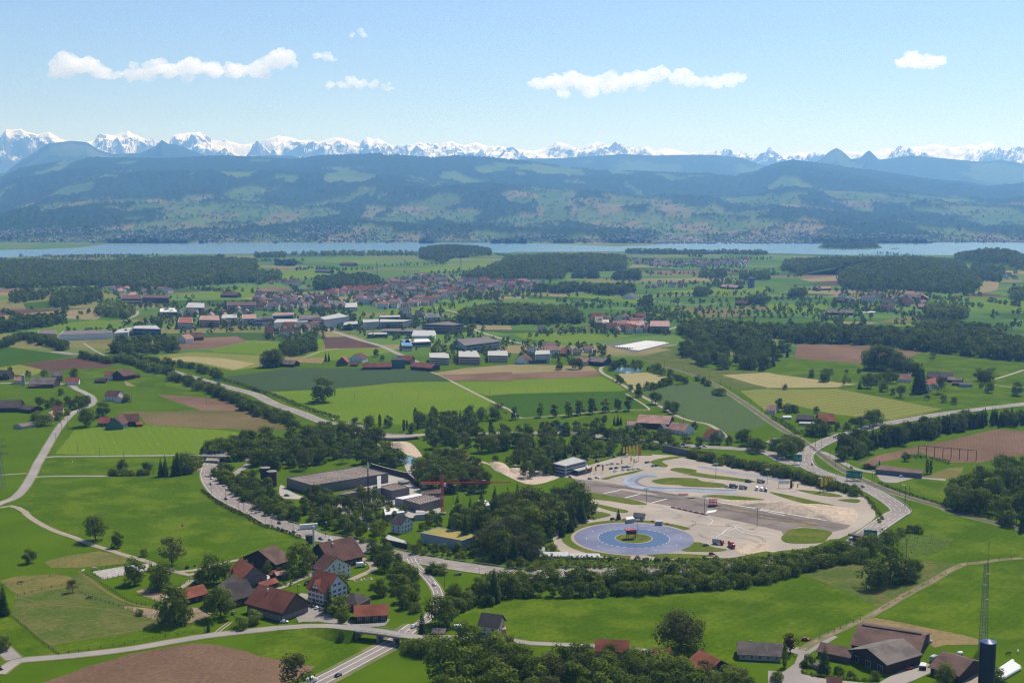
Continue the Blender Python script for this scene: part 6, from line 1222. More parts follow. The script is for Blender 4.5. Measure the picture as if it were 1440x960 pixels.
# ---- farmsteads on the left
gl = [
 ('barn', 'wide pale brown roofed barn of the upper left farm', "M1 160,240 300,240", 24, 5, 7, 'grey', 'dark', {}),
 ('barn', 'long low barn in front of the wide pale brown barn', "M1 165,250 300,248", 8, 3, 2.5, 'pink', 'dark', {}),
 ('house', 'tall grey brown farmhouse behind the wide pale brown barn', "M1 288,195 352,192", 14, 7.5, 6, 'grey', 'conc', dict(win=wf((2, 4), (2, 2)))),
 ('house', 'red roofed house right of the tall grey brown farmhouse', "M1 370,228 442,226", 14, 4.5, 5, 'red', 'white', dict(win=wf((1, 4), (1, 2)))),
 ('house', 'dark barn house at the left edge of the upper left farms', "M1 -20,195 50,195", 18, 5, 7, 'dark', 'dark', {}),
 ('house', 'cream house with reddish roof beside the white silo', "M1 80,220 130,218", 12, 5, 4, 'pink', 'cream', dict(win=wf((1, 3), (1, 2)))),
 ('house', 'white house with red roof on the hill road bend', "M1 585,190 630,192", 14, 6, 5, 'red', 'white', dict(win=wf((2, 3), (2, 2)))),
 ('barn', 'dark brown barn attached to the white house on the bend', "M1 625,190 695,196", 22, 6, 7, 'brown', 'dark', dict(ridge='y')),
 ('shed', 'dark shed left of the white house on the bend', "M1 530,222 590,222", 10, 3, 3, 'dark', 'dark', {}), ('shed', 'long low shed right of the white house on the bend', "M1 720,195 788,192", 8, 3, 2, 'dark', 'brown', {}),
 ('house', 'brown roofed house with windowed front at the road fork', "M1 588,305 658,308", 16, 6, 5.5, 'brown', 'white', dict(win=wf((2, 4), (2, 3)))), ('shed', 'pink roofed garage beside the brown house at the road fork', "M1 640,325 695,328", 12, 3.5, 4, 'pink', 'white', dict(ridge='y')),
 ('barn', 'large dark barn at the left edge beside the white sheeting', "M1 -40,375 105,372", 26, 5, 7, 'dark', 'dark', {}), ('shed', 'lower dark shed right of the large dark barn', "M1 105,378 170,385", 18, 4, 3, 'dark', 'dark', {}),
 ('house', 'brown roofed house above the orchard road', "M1 295,392 352,390", 14, 5.5, 5, 'brown', 'white', dict(win=wf((2, 3), (2, 2)))), ('house', 'pinkish gabled cottage left of the orchard road', "M1 245,425 300,425", 13, 4.5, 5, 'pink', 'beige', dict(ridge='y', win=wf((1, 2), (1, 2)))),
 ('shed', 'grey flat polytunnel shed beside the pinkish cottage', "M1 125,480 205,465", 14, 2.5, 2, 'grey', 'grey', {}),
 ('barn', 'green gabled barn of the farmhouse in the middle left field', "M1 595,470 692,470", 26, 4.5, 8, 'brown', 'green', dict(ridge='y')), ('house', 'brown long roof of the farmhouse in the middle left field', "M1 690,452 778,448", 20, 5, 6.5, 'brown', 'dark', {}), ('house', 'red roofed end of the farmhouse in the middle left field', "M1 550,458 610,458", 14, 4, 5, 'red', 'brown', {}), ('shed', 'little red lean to at the right of the middle left farmhouse', "M1 770,468 802,465", 8, 2.5, 2, 'red', 'brown', {}),
 # middle distance
 ('barn', 'small dark brown barn beside the tree clump', "M2 135,125 210,130", 16, 4, 5, 'grey', 'dark', {}), ('house', 'red roofed barn house of the farm before the town', "M2 452,118 515,118", 20, 5, 8, 'red', 'brown', dict(ridge='y')), ('house', 'brown chalet roofed house of the farm before the town', "M2 525,95 598,98", 20, 6, 7, 'brown', 'white', dict(ridge='y', win=wf((2, 3), (1, 2)))), ('shed', 'small brown shed before the chalet roofed house', "M2 530,130 572,130", 10, 3, 3, 'brown', 'brown', {}),
 ('shed', 'long reddish roofed stable before the dark tank block', "M2 600,145 762,143", 18, 4, 5, 'rust', 'dark', {}), ('barn', 'reddish barn roof behind the dark tank block', "M2 785,105 868,108", 20, 6, 6, 'rust', 'brown', {}), ('barn', 'dark reddish barn right of the dark tank block', "M2 868,140 985,150", 22, 5, 5, 'rust', 'dark', {}),
 ('barn', 'big grey brown gabled barn behind the motorway hedge', "M3 700,455 880,465", 32, 6, 6, 'pink', 'dark', dict(ridge='x')), ('house', 'dark timber house in front of the grey brown gabled barn', "M3 815,492 860,495", 12, 5, 4.5, 'slate', 'conc', dict(ridge='y')), ('house', 'house with a patchy pink tiled roof near the motorway', "M3 875,490 970,505", 18, 4.5, 6, 'pink', 'white', dict(win=wf((1, 4), (1, 2)))), ('house', 'low house left of the grey brown gabled barn', "M3 650,470 700,470", 12, 3, 3, 'pink', 'white', {}), ('house', 'red roofed house right of the patchy pink roof', "M3 1075,535 1145,545", 18, 4, 7, 'red', 'white', {}),
 ('barn', 'brown barn with large white sheet on its roof by the winding path', "M3 420,110 510,118", 26, 6, 5, 'grey', 'dark', {}), ('house', 'pale house with pinkish roof beside the white sheeted barn', "M3 345,110 420,115", 18, 6, 5, 'pink', 'beige', dict(win=wf((2, 4), (1, 2)))), ('house', 'red tiled house beyond the white apartment block', "M3 240,65 300,68", 20, 5, 7, 'red', 'dark', {}), ('house', 'dark brown house with white gables left of the apartment block', "M3 15,100 75,105", 18, 6, 6, 'brown', 'white', dict(ridge='y')),
 # right
 ('house', 'red roofed house by the railway', "M4 290,448 378,448", 18, 3.5, 6.5, 'red', 'dark', dict(half=(1.6, 'conc'))), ('barn', 'dark shed left of the red railway house', "M4 160,435 250,440", 14, 3.5, 3.5, 'dark', 'dark', {}), ('shed', 'grey flat shed before the dark railway shed', "M4 180,460 260,462", 8, 2.5, 1, 'pale', 'grey', {}), ('house', 'pink roofed house at the left of the railway houses', "M4 -10,385 40,388", 14, 4, 5, 'pink', 'white', {}), ('shed', 'small white roofed shed among the railway houses', "M4 88,425 130,425", 7, 2.5, .8, 'white', 'white', {}),
 ('house', 'brown roofed house with white gable in the hill farm', "M4 738,210 805,212", 14, 5, 6, 'pink', 'white', dict(ridge='x')), ('house', 'red hipped roof house with tall white front in the hill farm', "M4 890,245 985,225", 16, 8, 5, 'red', 'white', dict(win=wf((3, 4), (2, 2)))), ('barn', 'long dark barn of the hill farm', "M4 900,200 1040,205", 22, 5, 6, 'dark', 'dark', {}), ('barn', 'dark sheds behind the hill farm barn', "M4 1010,215 1090,220", 14, 3.5, 3, 'grey', 'dark', {}), ('shed', 'blue grey box shed at the right of the hill farm', "M4 1080,240 1150,242", 10, 4, .6, 'slate', 'steel', {}), ('shed', 'red brown shed beside the blue grey box shed', "M4 1035,235 1085,238", 8, 3, 2, 'brown', 'brown', {}),
 # hamlets further out
 ('barn', 'long brown barn in the far right hamlet', "U4 335,518 480,520", 24, 5, 6, 'grey', 'dark', {}), ('house', 'brown roofed farmhouse in the middle of the far right hamlet', "U4 625,495 700,498", 22, 6, 8, 'brown', 'white', dict(ridge='x')), ('shed', 'white sheeted shed of the far right hamlet', "U4 538,519 606,516", 12, 2.5, 1.5, 'white', 'white', {}), ('house', 'grey gabled house at the left of the far right hamlet', "U4 445,445 490,447", 16, 6, 6, 'grey', 'white', dict(ridge='y')), ('barn', 'dark barn at the left end of the far right hamlet', "U4 380,450 430,452", 18, 5, 6, 'dark', 'dark', {}), ('house', 'reddish house behind the far right hamlet', "U4 840,435 900,437", 18, 6, 7, 'pink', 'brown', dict(ridge='y')), ('barn', 'reddish barns by the dark field at the right forest', "U4 275,385 355,382", 18, 5, 5, 'pink', 'brown', {}), ('house', 'rusty roofed house at the right of the far right hamlet', "U4 845,485 905,487", 18, 5, 6, 'pink', 'brown', {}),
 ('barn', 'dark brown barn at the right meadow hamlet', "U3 1255,465 1320,468", 20, 5, 6, 'brown', 'dark', {}), ('barn', 'brown barn near the round silo in the plain', "U3 1170,372 1262,378", 24, 5, 6, 'pink', 'dark', {}), ('house', 'white house with slate roof in the middle meadow', "U3 620,425 680,428", 22, 6, 7, 'slate', 'white', dict(ridge='y')), ('house', 'white villa at the edge of the broad wood', "U3 145,612 185,612", 16, 7, 6, 'slate', 'white', {}),
 ('house', 'dark barn on the far left meadow', "U1 1240,420 1330,422", 26, 6, 7, 'brown', 'dark', {}), ('house', 'white house with pink roof beside the brown field', "U1 1000,665 1045,668", 20, 7, 7, 'pink', 'white', dict(ridge='y')), ('barn', 'brown barns behind the brown field', "U1 1045,660 1145,655", 24, 6, 7, 'brown', 'brown', {}),
 ('barn', 'dark barn in the green band beyond the town', "U2 330,285 415,288", 24, 5, 6, 'slate', 'dark', {}), ('barn', 'reddish farm roofs in the green band beyond the town', "U2 470,245 545,248", 26, 6, 7, 'brown', 'brown', {})]
for cat, lab, s, dep, hw, hr, ro, wa, kw in gl:
    if 'win' not in kw and cat == 'house': kw = dict(kw, win=dict(front=(1, 3), right=(1, 2)))
    nm = {'house': 'house', 'barn': 'barn', 'shed': 'shed'}[cat]; gable(nm, lab, s, dep, hw, hr, ro, wa, cat, **kw)
fl = [
 ('apartment_block', 'cream apartment block, leftmost of three before the town', "M2 978,92 1088,95 1080,62 975,66", 10, 'pale', 'cream', 3), ('apartment_block', 'pinkish apartment block in the middle of three before the town', "M2 1140,88 1262,90 1240,52 1140,55", 11, 'pale', 'pink', 3), ('apartment_block', 'pale apartment block, rightmost of three before the town', "M2 1305,80 1418,82 1410,52 1305,55", 10, 'pale', 'cream', 3),
 ('apartment_block', 'white apartment block near the winding path', "M3 130,75 215,72 210,50 135,52", 13, 'pale', 'white', 4), ('flat_house', 'low dark pavilion before the white apartment block', "M3 95,110 195,108 195,98 110,98", 4, 'dark', 'slate', 1), ('tank_block', 'dark green block of silos between the reddish barns', "M2 760,105 838,105 835,95 762,95", 12, 'dark', 'green', 0),
 ('office_block', 'large grey blue office hall with pale roof near the apartment blocks', "U2 1175,705 1375,680 1300,655 1130,668", 13, 'grey', 'steel', 3), ('office_block', 'blue box annex at the front of the grey blue office hall', "U2 1145,705 1195,708 1195,695 1150,692", 9, 'white', 'blue', 1), ('office_block', 'small blue front block before the curved roof works', "U2 820,705 880,705 860,670 820,672", 8, 'blue', 'white', 1),
 ('works_hall', 'white roofed works hall beside the tent shaped roof', "U2 835,688 985,682 970,665 845,668", 8, 'white', 'grey', 1), ('brown_block', 'long brown grey block behind the works', "U2 935,585 1110,590 1160,585 1080,568", 16, 'grey', 'conc', 3), ('school_block', 'grey and white school with many windows', "U2 605,575 690,570 690,555 600,558", 14, 'pale', 'white', 4), ('school_block', 'second grey and white school wing to the right', "U2 695,572 830,570 880,560 700,555", 13, 'pale', 'grey', 3), ('school_block', 'blue accented low block left of the school', "U2 490,590 575,582 570,565 500,572", 10, 'pale', 'blue', 2), ('green_hall', 'green fronted flat hall behind the school', "U2 690,545 825,543 810,532 700,535", 10, 'pale', 'green', 1),
 ('low_hall', 'long low grey hall in front of the school', "U2 710,622 985,625 975,608 720,610", 7, 'grey', 'steel', 1), ('low_hall', 'dark low hall with pale eaves left of the long low hall', "U2 625,642 740,640 735,630 640,632", 6, 'pale', 'slate', 1), ('big_hall', 'long white and grey wedge shaped factory hall of the town', "U2 385,560 525,540 470,522 360,545", 18, 'pale', 'steel', 0), ('big_hall', 'dark grey middle block of the town factory', "U2 235,560 360,555 350,530 250,535", 14, 'grey', 'slate', 1), ('big_hall', 'white fronted long factory block of the town', "U2 100,575 290,570 290,555 120,555", 12, 'pale', 'white', 0), ('big_hall', 'white fronted factory end block right of the town factory', "U2 322,575 390,570 388,555 325,558", 12, 'white', 'white', 0), ('big_hall', 'pinkish roofed hall behind the town factory', "U2 90,535 215,530 210,518 110,520", 12, 'pink', 'white', 1), ('big_hall', 'slate hall at the left of the town factory', "U2 -10,560 100,558 90,540 0,542", 12, 'slate', 'steel', 2),
 ('flat_block', 'white low apartment block with blue roof in the town', "U2 410,470 498,468 498,458 412,458", 12, 'slate', 'white', 3), ('flat_block', 'white block right of the blue roofed town block', "U2 500,490 570,488 568,462 505,465", 8, 'pale', 'white', 3), ('villa', 'white villa with dark roofs left of the broad wood', "U2 945,548 1040,545 1020,525 960,528", 10, 'slate', 'white', 3),
 ('works_hall', 'long grey works hall with white awnings beyond the long motorway', "U1 330,645 635,632 600,615 360,622", 10, 'grey', 'white', 0), ('works_hall', 'orange fronted hall at the left end of the long works', "U1 210,635 320,640 310,615 220,618", 9, 'grey', 'yellow', 0), ('works_hall', 'blue glazed works hall right of the long works', "U1 745,608 905,612 880,590 760,592", 12, 'pale', 'blue', 2), ('works_hall', 'pale slanted hall between the long works and the blue glazed hall', "U1 640,635 720,630 745,600 670,612", 8, 'pale', 'steel', 0),
 ('school_block', 'blue grey school block on the far left plain', "U1 1045,490 1150,492 1150,465 1060,462", 14, 'pale', 'steel', 3), ('sports_hall', 'white roofed sports hall left of the blue grey school', "U1 900,515 1000,515 980,492 900,495", 9, 'white', 'steel', 1), ('monastery_block', 'long brown roofed block at the dark forest edge', "U1 680,440 800,440 795,420 685,420", 14, 'brown', 'beige', 2), ('monastery_block', 'long brown row right of the brown roofed block at the forest', "U1 800,435 950,437 945,420 810,418", 12, 'brown', 'brown', 2), ('red_block', 'pink and white row of houses in the far left town', "U1 1120,560 1235,562 1230,535 1130,535", 14, 'pink', 'pink', 3), ('white_block', 'white house group with red roof in the far left town', "U1 1000,575 1085,578 1080,545 1010,545", 12, 'red', 'white', 3), ('white_block', 'pale flat roofed block right of the pink row', "U1 1245,550 1335,548 1330,528 1255,530", 12, 'pale', 'white', 3), ('white_block', 'pale blue house row at the right of the far left town', "U1 1360,555 1440,552 1440,528 1365,530", 13, 'pink', 'white', 3), ('brown_row', 'long row of apartment houses behind the far left town', "U1 1275,478 1440,476 1440,458 1280,460", 13, 'brown', 'beige', 3),
 ('works_hall', 'long blue grey office works at the edge of the plain village', "U3 775,595 885,598 885,565 780,565", 12, 'pink', 'steel', 3), ('white_block', 'white house row in the plain village', "U3 610,588 745,592 740,565 620,562", 12, 'pink', 'white', 3), ('white_block', 'pinkish white front block of the plain village', "U3 690,600 765,602 765,585 700,582", 8, 'pink', 'white', 2), ('white_block', 'small white cube house in the plain village', "U3 508,578 545,578 545,558 510,558", 9, 'pale', 'white', 3), ('brown_row', 'dark house with tall windows in the plain village', "U3 465,575 510,575 508,540 470,540", 10, 'grey', 'beige', 3)]
for nm, lab, s, h, ro, wa, bands in fl: flat(nm, lab, s, h, ro, wa, {'apartment_block': 'apartment block'}.get(nm, 'building'), bands=bands, para=.4)
# polytunnels, film and tent roof
for lab, s in (('left long white polytunnel row between the orchards', "U3 595,712 795,682 818,688 660,726"), ('right long white polytunnel row between the orchards', "U3 662,727 830,686 880,690 705,733")):
    P = W(s); c = sum(P, Vector()) / 4; a = (P[1] + P[2]) / 2 - (P[0] + P[3]) / 2; wd = (P[3] - P[0]).length; r_ = empty('polytunnel', lab, 'polytunnel', c, math.atan2(a.y, a.x)); L = a.length; n_ = 8
    for k in range(n_):
        y = (k + .5 - n_ / 2) * wd / n_; b = MB(); seg = 8; rr = wd / n_ / 2 * .96; vs = []
        for e in (-L / 2, L / 2):
            for i in range(seg + 1): t = PI * i / seg; vs.append((e, y - rr * math.cos(t), min(rr, 3) * math.sin(t)))
        b.add(vs, [(i, i + 1, seg + 2 + i, seg + 1 + i) for i in range(seg)] + [tuple(range(seg, -1, -1)), tuple(range(seg + 1, 2 * seg + 2))]); b.build('film_cover', ROOF['white'], r_)
sheet('gravel_lot', W("U3 510,695 800,672 900,690 690,745 640,730"), .2, mat('orchard_soil', (.10, .09, .07)))
sheet('white_film', W("U3 1070,575 1100,555 1170,560 1255,572 1250,580 1150,575"), .3, ROOF['white']); sheet('pale_pond_cover', W("M3 570,170 600,145 735,150 730,170 640,180"), .25, pm)
def tent(label, s, h, w_, d_):
    p = W(s)[0]; r_ = empty('white_tent', label, 'tent', p); b = MB(); x, y = w_ / 2, d_ / 2
    b.add([(-x, -y, h * .45), (x, -y, h * .45), (x, y, h * .45), (-x, y, h * .45), (-x * .9, 0, h), (x * .9, 0, h)], [(0, 1, 5, 4), (2, 3, 4, 5), (1, 2, 5), (3, 0, 4)]); b.build('canvas_roof', ROOF['white'], r_)
    MB().box((0, 0, h * .225), (w_ * .96, d_ * .96, h * .45)).build('canvas_wall', WALL['white'], r_); return r_
tent('white peaked marquee, leftmost below the skid circle', "B3 150,238", 5.5, 9, 8); tent('long white marquee, middle one below the skid circle', "B3 235,250", 3.6, 20, 8); tent('long low white marquee, rightmost below the skid circle', "B3 405,256", 3.2, 22, 7); tent('big white tent shaped roof of the works beyond the apartment blocks', "U2 945,665", 15, 42, 30)
# silos and tanks
def cyl(name, label, cat, s, r, h, m, cap, capm=None, z=0):
    p = W(s)[0]; q = empty(name, label, cat, p); MB().lathe([(r, 0), (r, h)], n=28).build('shell', m, q)
    MB().lathe([(r * 1.04, h - .3), (r * 1.04, h + .15), (r * .5, h + cap * .7), (.2, h + cap)], n=28).build('lid', capm or m, q); return q
BLUEM = mat('silo_blue', (.016, .022, .06), (.010, .014, .04), scale=.4, rough=.4, spec=.4); RUSTM = mat('tank_rust', (.070, .042, .036), (.05, .03, .026), scale=.5)
s_ = cyl('blue_silo', 'tall dark blue farm silo cut by the bottom edge', 'silo', "P 1387,972", 3.7, 25.5, BLUEM, 1.4, mat('silo_lid', (.06, .09, .22), rough=.35))
MB().box((-3.9, 0, 12.5), (.5, .9, 25)).build('ladder_shaft', BLUEM, s_)
cyl('storage_tank', 'dark brown round tank, left of the pair beside the factory', 'tank', "Z1 560,478", 4.2, 14, RUSTM, .8, CONCD); cyl('storage_tank', 'dark brown round tank, right of the pair beside the factory', 'tank', "Z1 615,500", 4.2, 13, RUSTM, .8, CONCD)
cyl('white_silo', 'white pipe like chimney silo behind the great barn', 'silo', "B2 325,205", .7, 16, ROOF['white'], .5); cyl('white_silo', 'white round silo of the upper left farm', 'silo', "M1 132,248", 2.2, 14, ROOF['pale'], 1); cyl('black_tank', 'dark round tank beside the parked cars behind the great barn', 'tank', "B2 300,175", 2.6, 6, DSTEEL, .6)
cyl('round_silo', 'grey round silo in the far plain', 'silo', "U3 1346,378", 9, 28, WALL['slate'], 2); cyl('water_tank', 'round concrete basin beside the factory yard wall', 'tank', "Z2 405,478", 5, 2.2, CONCD, .6)
for i, p in enumerate(K("Z6 870,400 820,255")): pass
p = W("Z6 872,402")[0]; r_ = empty('satellite_dish', 'white round dish beside the small red roofed shed', 'dish', p); MB().bar((0, 0, 0), (0, 0, 2.2), .12, n=6).build('mast', STEEL, r_); d_ = MB().lathe([(.2, 0), (1.2, .25), (1.9, .7)], n=18).build('dish', ROOF['white'], r_); d_.location = (0, 0, 2.3); d_.rotation_euler = (.5, .2, 0)
# ---- small town houses: eight patterns, single meshes, copied
def town_mesh(L, D, hw, hr, roof, wall):
    b = MB(); x, y = L / 2, D / 2; o = .5
    b.add([(-x, -y, 0), (x, -y, 0), (x, y, 0), (-x, y, 0), (-x, -y, hw), (x, -y, hw), (x, y, hw), (-x, y, hw), (-x, 0, hw + hr), (x, 0, hw + hr)], [(0, 1, 5, 4), (2, 3, 7, 6), (1, 2, 6, 9, 5), (3, 0, 4, 8, 7)], 0)
    e = hw - hr / y * o + .1; z = hw + hr + .1
    for sg in (-1, 1):
        v = [(-x - o, sg * (y + o), e), (x + o, sg * (y + o), e), (x + o, 0, z), (-x - o, 0, z)]; v += [(p[0], p[1], p[2] + .3) for p in v]
        b.add(v, [(0, 1, 2, 3), (7, 6, 5, 4), (0, 4, 5, 1), (1, 5, 6, 2), (2, 6, 7, 3), (3, 7, 4, 0)], 1)
    for k in range(max(1, int(hw // 2.7))):
        zc = 1.7 + 2.7 * k
        for i in range(int(L // 3)):
            xx = -x + L * (i + .5) / int(L // 3)
            for sg in (-1, 1): b.box((xx, sg * (y + .03), zc), (1.1, .1, 1.3), mi=2)
        for sg in (-1, 1):
            for yy in (-y * .5, y * .5): b.box((sg * (x + .03), yy, zc), (.1, 1.1, 1.3), mi=2)
    b.box((x * .3, y * .15, z - .1), (.9, .9, 1.6), mi=0)
    return b.mesh('house', [WALL[wall], ROOF[roof], GLASS])
TM = {k: [town_mesh(L, D, hw, hr, k, w_) for (L, D, hw, hr, w_) in ((13, 10, 6, 4.5, 'white'), (17, 11, 7.5, 5, 'cream'), (12, 11, 5.5, 5, 'beige'), (22, 12, 8.5, 4.5, 'white'))] for k in ('red', 'brown', 'grey', 'dark', 'pink', 'slate')}
CW = {'red': 'red tiled', 'brown': 'brown tiled', 'grey': 'grey roofed', 'dark': 'dark roofed', 'pink': 'pale pinkish roofed', 'slate': 'slate roofed'}
CL = [("U2 392,432 480,425 600,408 740,398 735,388 560,385 400,408", 46, ['red'], 'row house in the row along the town front', 17), ("U2 640,395 760,335 900,315 1100,325 1300,345 1440,350 1440,400 1250,420 1050,470 900,480 760,430", 190, ['brown', 'pink', 'grey', 'dark', 'red'], 'house of the town centre', 14.5), ("U2 0,432 130,425 350,440 420,470 560,490 380,510 0,505", 85, ['grey', 'pink', 'brown', 'slate'], 'house left of the town centre', 16), ("U2 560,430 760,430 1000,480 760,500 600,480", 60, ['pink', 'grey', 'brown'], 'house below the town centre', 15),
 ("U2 60,590 390,588 380,620 250,640 80,675", 16, ['brown', 'red'], 'farm house at the near edge of the town', 22), ("U2 820,520 940,515 1000,560 860,565", 5, ['brown', 'slate'], 'house beside the white villa', 24), ("U3 0,345 210,350 180,395 60,400 0,380", 20, ['brown', 'pink', 'red'], 'house right of the town centre', 22), ("U3 390,560 560,560 720,560 760,620 720,640 540,640 560,600", 26, ['brown', 'pink', 'red'], 'house of the plain village', 15),
 ("U3 690,240 1000,232 1320,228 1320,262 1000,270 800,262", 75, ['pink', 'brown', 'grey', 'red'], 'house of the settlement near the lake', 17), ("U1 520,395 760,372 960,390 950,440 690,450 640,410", 16, ['brown', 'pink'], 'house at the dark forest edge', 24), ("U1 120,222 430,225 800,225 790,245 540,250 200,232", 46, ['grey', 'pink', 'slate'], 'house of the left lakeside town', 28), ("U1 880,520 1000,500 1240,500 1440,500 1440,600 1240,590", 18, ['grey', 'slate', 'pink'], 'house of the far left town', 22),
 ("U4 360,440 520,435 700,430 900,440 900,490 700,480", 26, ['brown', 'pink', 'grey'], 'house of the far right hamlet', 17), ("U3 740,385 830,380 1000,385 1010,370 860,362", 10, ['brown', 'grey'], 'house of the middle meadow hamlet', 22), ("M3 0,85 60,75 140,50 320,60 560,60 420,80 300,90", 8, ['brown', 'grey', 'pink'], 'house beside the white apartment block', 20), ("U2 60,345 240,345 330,372 230,380 100,375", 10, ['red', 'brown'], 'house left of the town forest', 22), ("U4 1290,290 1440,300 1440,330 1330,340", 6, ['brown'], 'house right of the great forest', 26), ("U3 560,205 840,225 820,245 680,235", 8, ['pink', 'brown'], 'house behind the long forest', 28)]
hs = 0; HQ = []
for s, k, roofs, lab, sp in CL:
    r = random.Random(hs + 5); a0 = r.uniform(-.4, .4)
    for x, y in scatter(s, k, sp, hs + 3):
        ro = r.choice(roofs); HQ.append((y, r.choice(TM[ro]), x, a0 + r.choice((0, PI / 2)) + r.gauss(0, .12), r.uniform(.9, 1.25), ro, lab))
    hs += 1
HQ.sort(key=lambda t: t[0]); restm = MB(); rmats = []
for i, (y, me, x, a, sc, ro, lab) in enumerate(HQ):
    if i < 225:
        o = link('house', me, None, (x, y, 0), a, sc); tag(o, 'small %s %s' % (CW[ro], lab), 'house', '%s (%s)' % (lab + 's', CW[ro]))
    else:
        M_ = Matrix.Translation((x, y, 0)) @ Matrix.Rotation(a, 4, 'Z') @ Matrix.Scale(sc, 4); o0 = len(restm.v); restm.v += [tuple(M_ @ v.co) for v in me.vertices]
        for q in me.materials:
            if q not in rmats: rmats.append(q)
        for p in me.polygons: restm.f.append([j + o0 for j in p.vertices]); restm.mi.append(rmats.index(me.materials[p.material_index]))
tag(restm.build('far_town_houses', rmats), 'farthest small houses of the town, hamlets and near lake shore', 'houses', kind='stuff')
# lakeside towns on the far shore: thousands of specks, one mass
fm = [wm_('far_wall_a', (.27, .28, .29)), wm_('far_roof_b', (.2, .15, .14)), wm_('far_roof_c', (.22, .21, .21))]; b = MB(); r = random.Random(9)
from mathutils.bvhtree import BVHTree
hill = bpy.data.objects['hill_range']; bv = BVHTree.FromPolygons([v.co for v in hill.data.vertices], [p.vertices[:] for p in hill.data.polygons])
def shore(px0, px1, d0, d1, k):
    for i in range(k):
        Y = 7600 + (d0 + (d1 - d0) * r.random() ** 1.4); px = r.uniform(px0, px1); X = colx(px, Y); h = bv.ray_cast(Vector((X, Y, 3000)), Vector((0, 0, -1)))
        z = max(h[0].z if h[0] else 1, .5); w_ = r.uniform(8, 16); hh = r.uniform(5, 10); b.box((X, Y, z + hh / 2 - 2), (w_, w_ * r.uniform(.7, 1.2), hh + 4), r.uniform(0, 3), 0); b.box((X, Y, z + hh + 1), (w_ * 1.05, w_ * .9, 3), r.uniform(0, 3), r.choice((0, 1, 1, 2)), .3)
for a in ((-20, 240, 0, 900, 900), (240, 520, 0, 500, 500), (420, 480, 300, 1100, 160), (520, 760, 0, 500, 420), (880, 1160, -250, 700, 900), (1080, 1200, 0, 900, 300), (1200, 1460, 0, 450, 420), (760, 900, -100, 300, 160)): shore(*a[:4], int(a[4] * .5))
pb_ = [p for p in b.v]; o = b.build('lakeside_towns', fm); tag(o, 'pale specks of the lakeside towns along the far shore', 'towns', kind='stuff')
# trees on the far slopes give the hills their grain
pts = []
for i in range(5200):
    v = r.random() ** 1.5; Y = 7550 + v * 4600; X = colx(r.uniform(-40, 1480), Y); f = noise.fractal(Vector((X / 300, Y / 500, 4)), .8, 2.1, 3)
    if f < -.02: continue
    h = bv.ray_cast(Vector((X, Y, 3000)), Vector((0, 0, -1)))
    if h[0]: pts.append((X, Y, h[0].z - 3))
mass('far_slope_trees', 'dark trees and hedges dotting the slopes above the far shore', 'trees', pts, (13, 24), .2, LEAFD)
# ================================================================== vehicles
def paint(n, c): return mat('car_paint_' + n, c, tuple(x * .92 for x in c), scale=2, rough=.3, spec=.5)
PAINT = {'white': paint('white', (.72, .72, .72)), 'silver': paint('silver', (.38, .39, .40)), 'black': paint('black', (.02, .02, .022)), 'blue': paint('blue', (.03, .07, .2)), 'red': paint('red', (.38, .03, .025)), 'grey': paint('grey', (.14, .145, .15)), 'green': paint('green', (.05, .14, .06)), 'orange': paint('orange', (.5, .16, .03)), 'yellow': paint('yellow', (.75, .50, .03))}
TYRE = mat('tyre', (.02, .02, .02)); LAMPM = mat('lamp_glass', (.7, .7, .65), rough=.2)
def loft(secs, cap=True):
    """sections: lists of (x,y,z) with equal counts"""
    b = MB(); n = len(secs[0]); vs = [p for s in secs for p in s]; fs = []
    for k in range(len(secs) - 1):
        for i in range(n): fs.append((k * n + i, k * n + (i + 1) % n, (k + 1) * n + (i + 1) % n, (k + 1) * n + i))
    fs += [tuple(range(n - 1, -1, -1)), tuple(range((len(secs) - 1) * n, len(secs) * n))]; b.add(vs, fs); return b
def sec(x, w_, z0, z1, r=.18): w_ /= 2; return [(x, -w_, z0 + r), (x, -w_ + r * .5, z0), (x, w_ - r * .5, z0), (x, w_, z0 + r), (x, w_, z1 - r), (x, w_ - r, z1), (x, -w_ + r, z1), (x, -w_, z1 - r)]
def body_mesh(kind, m):
    if kind == 'van': b = loft([sec(-2.5, 1.85, .35, 2.2), sec(-2.4, 1.95, .3, 2.35), sec(1.2, 1.95, .3, 2.35), sec(2.0, 1.9, .3, 1.35), sec(2.6, 1.75, .35, 1.05)])
    else: b = loft([sec(-2.15, 1.6, .4, .85), sec(-2.05, 1.75, .3, .98), sec(-1.0, 1.8, .28, 1.02), sec(.8, 1.8, .28, 1.0), sec(1.7, 1.75, .3, .88), sec(2.15, 1.55, .4, .72)])
    return b.mesh('body', m, True)
CABG = loft([sec(-1.75, 1.4, .95, 1.05, .05), sec(-1.1, 1.45, .95, 1.42, .1), sec(.1, 1.45, .95, 1.45, .1), sec(1.0, 1.5, .92, 1.0, .04)]).mesh('cabin_glass', GLASS, True)
CABV = MB().box((1.62, 0, 1.68), (.5, 1.7, .6)).mesh('cabin_glass', GLASS)
_rf = {}
def roofm(c):
    if c not in _rf: _rf[c] = loft([sec(-1.15, 1.3, 1.40, 1.47, .03), sec(.15, 1.3, 1.43, 1.5, .03)]).mesh('car_roof', PAINT[c])
    return _rf[c]
WH = MB().lathe([(.33, -.11), (.33, .11)], n=12); WH.v = [(p[0], p[2], p[1]) for p in WH.v]; WHM = WH.mesh('wheel', TYRE)
_bm = {}
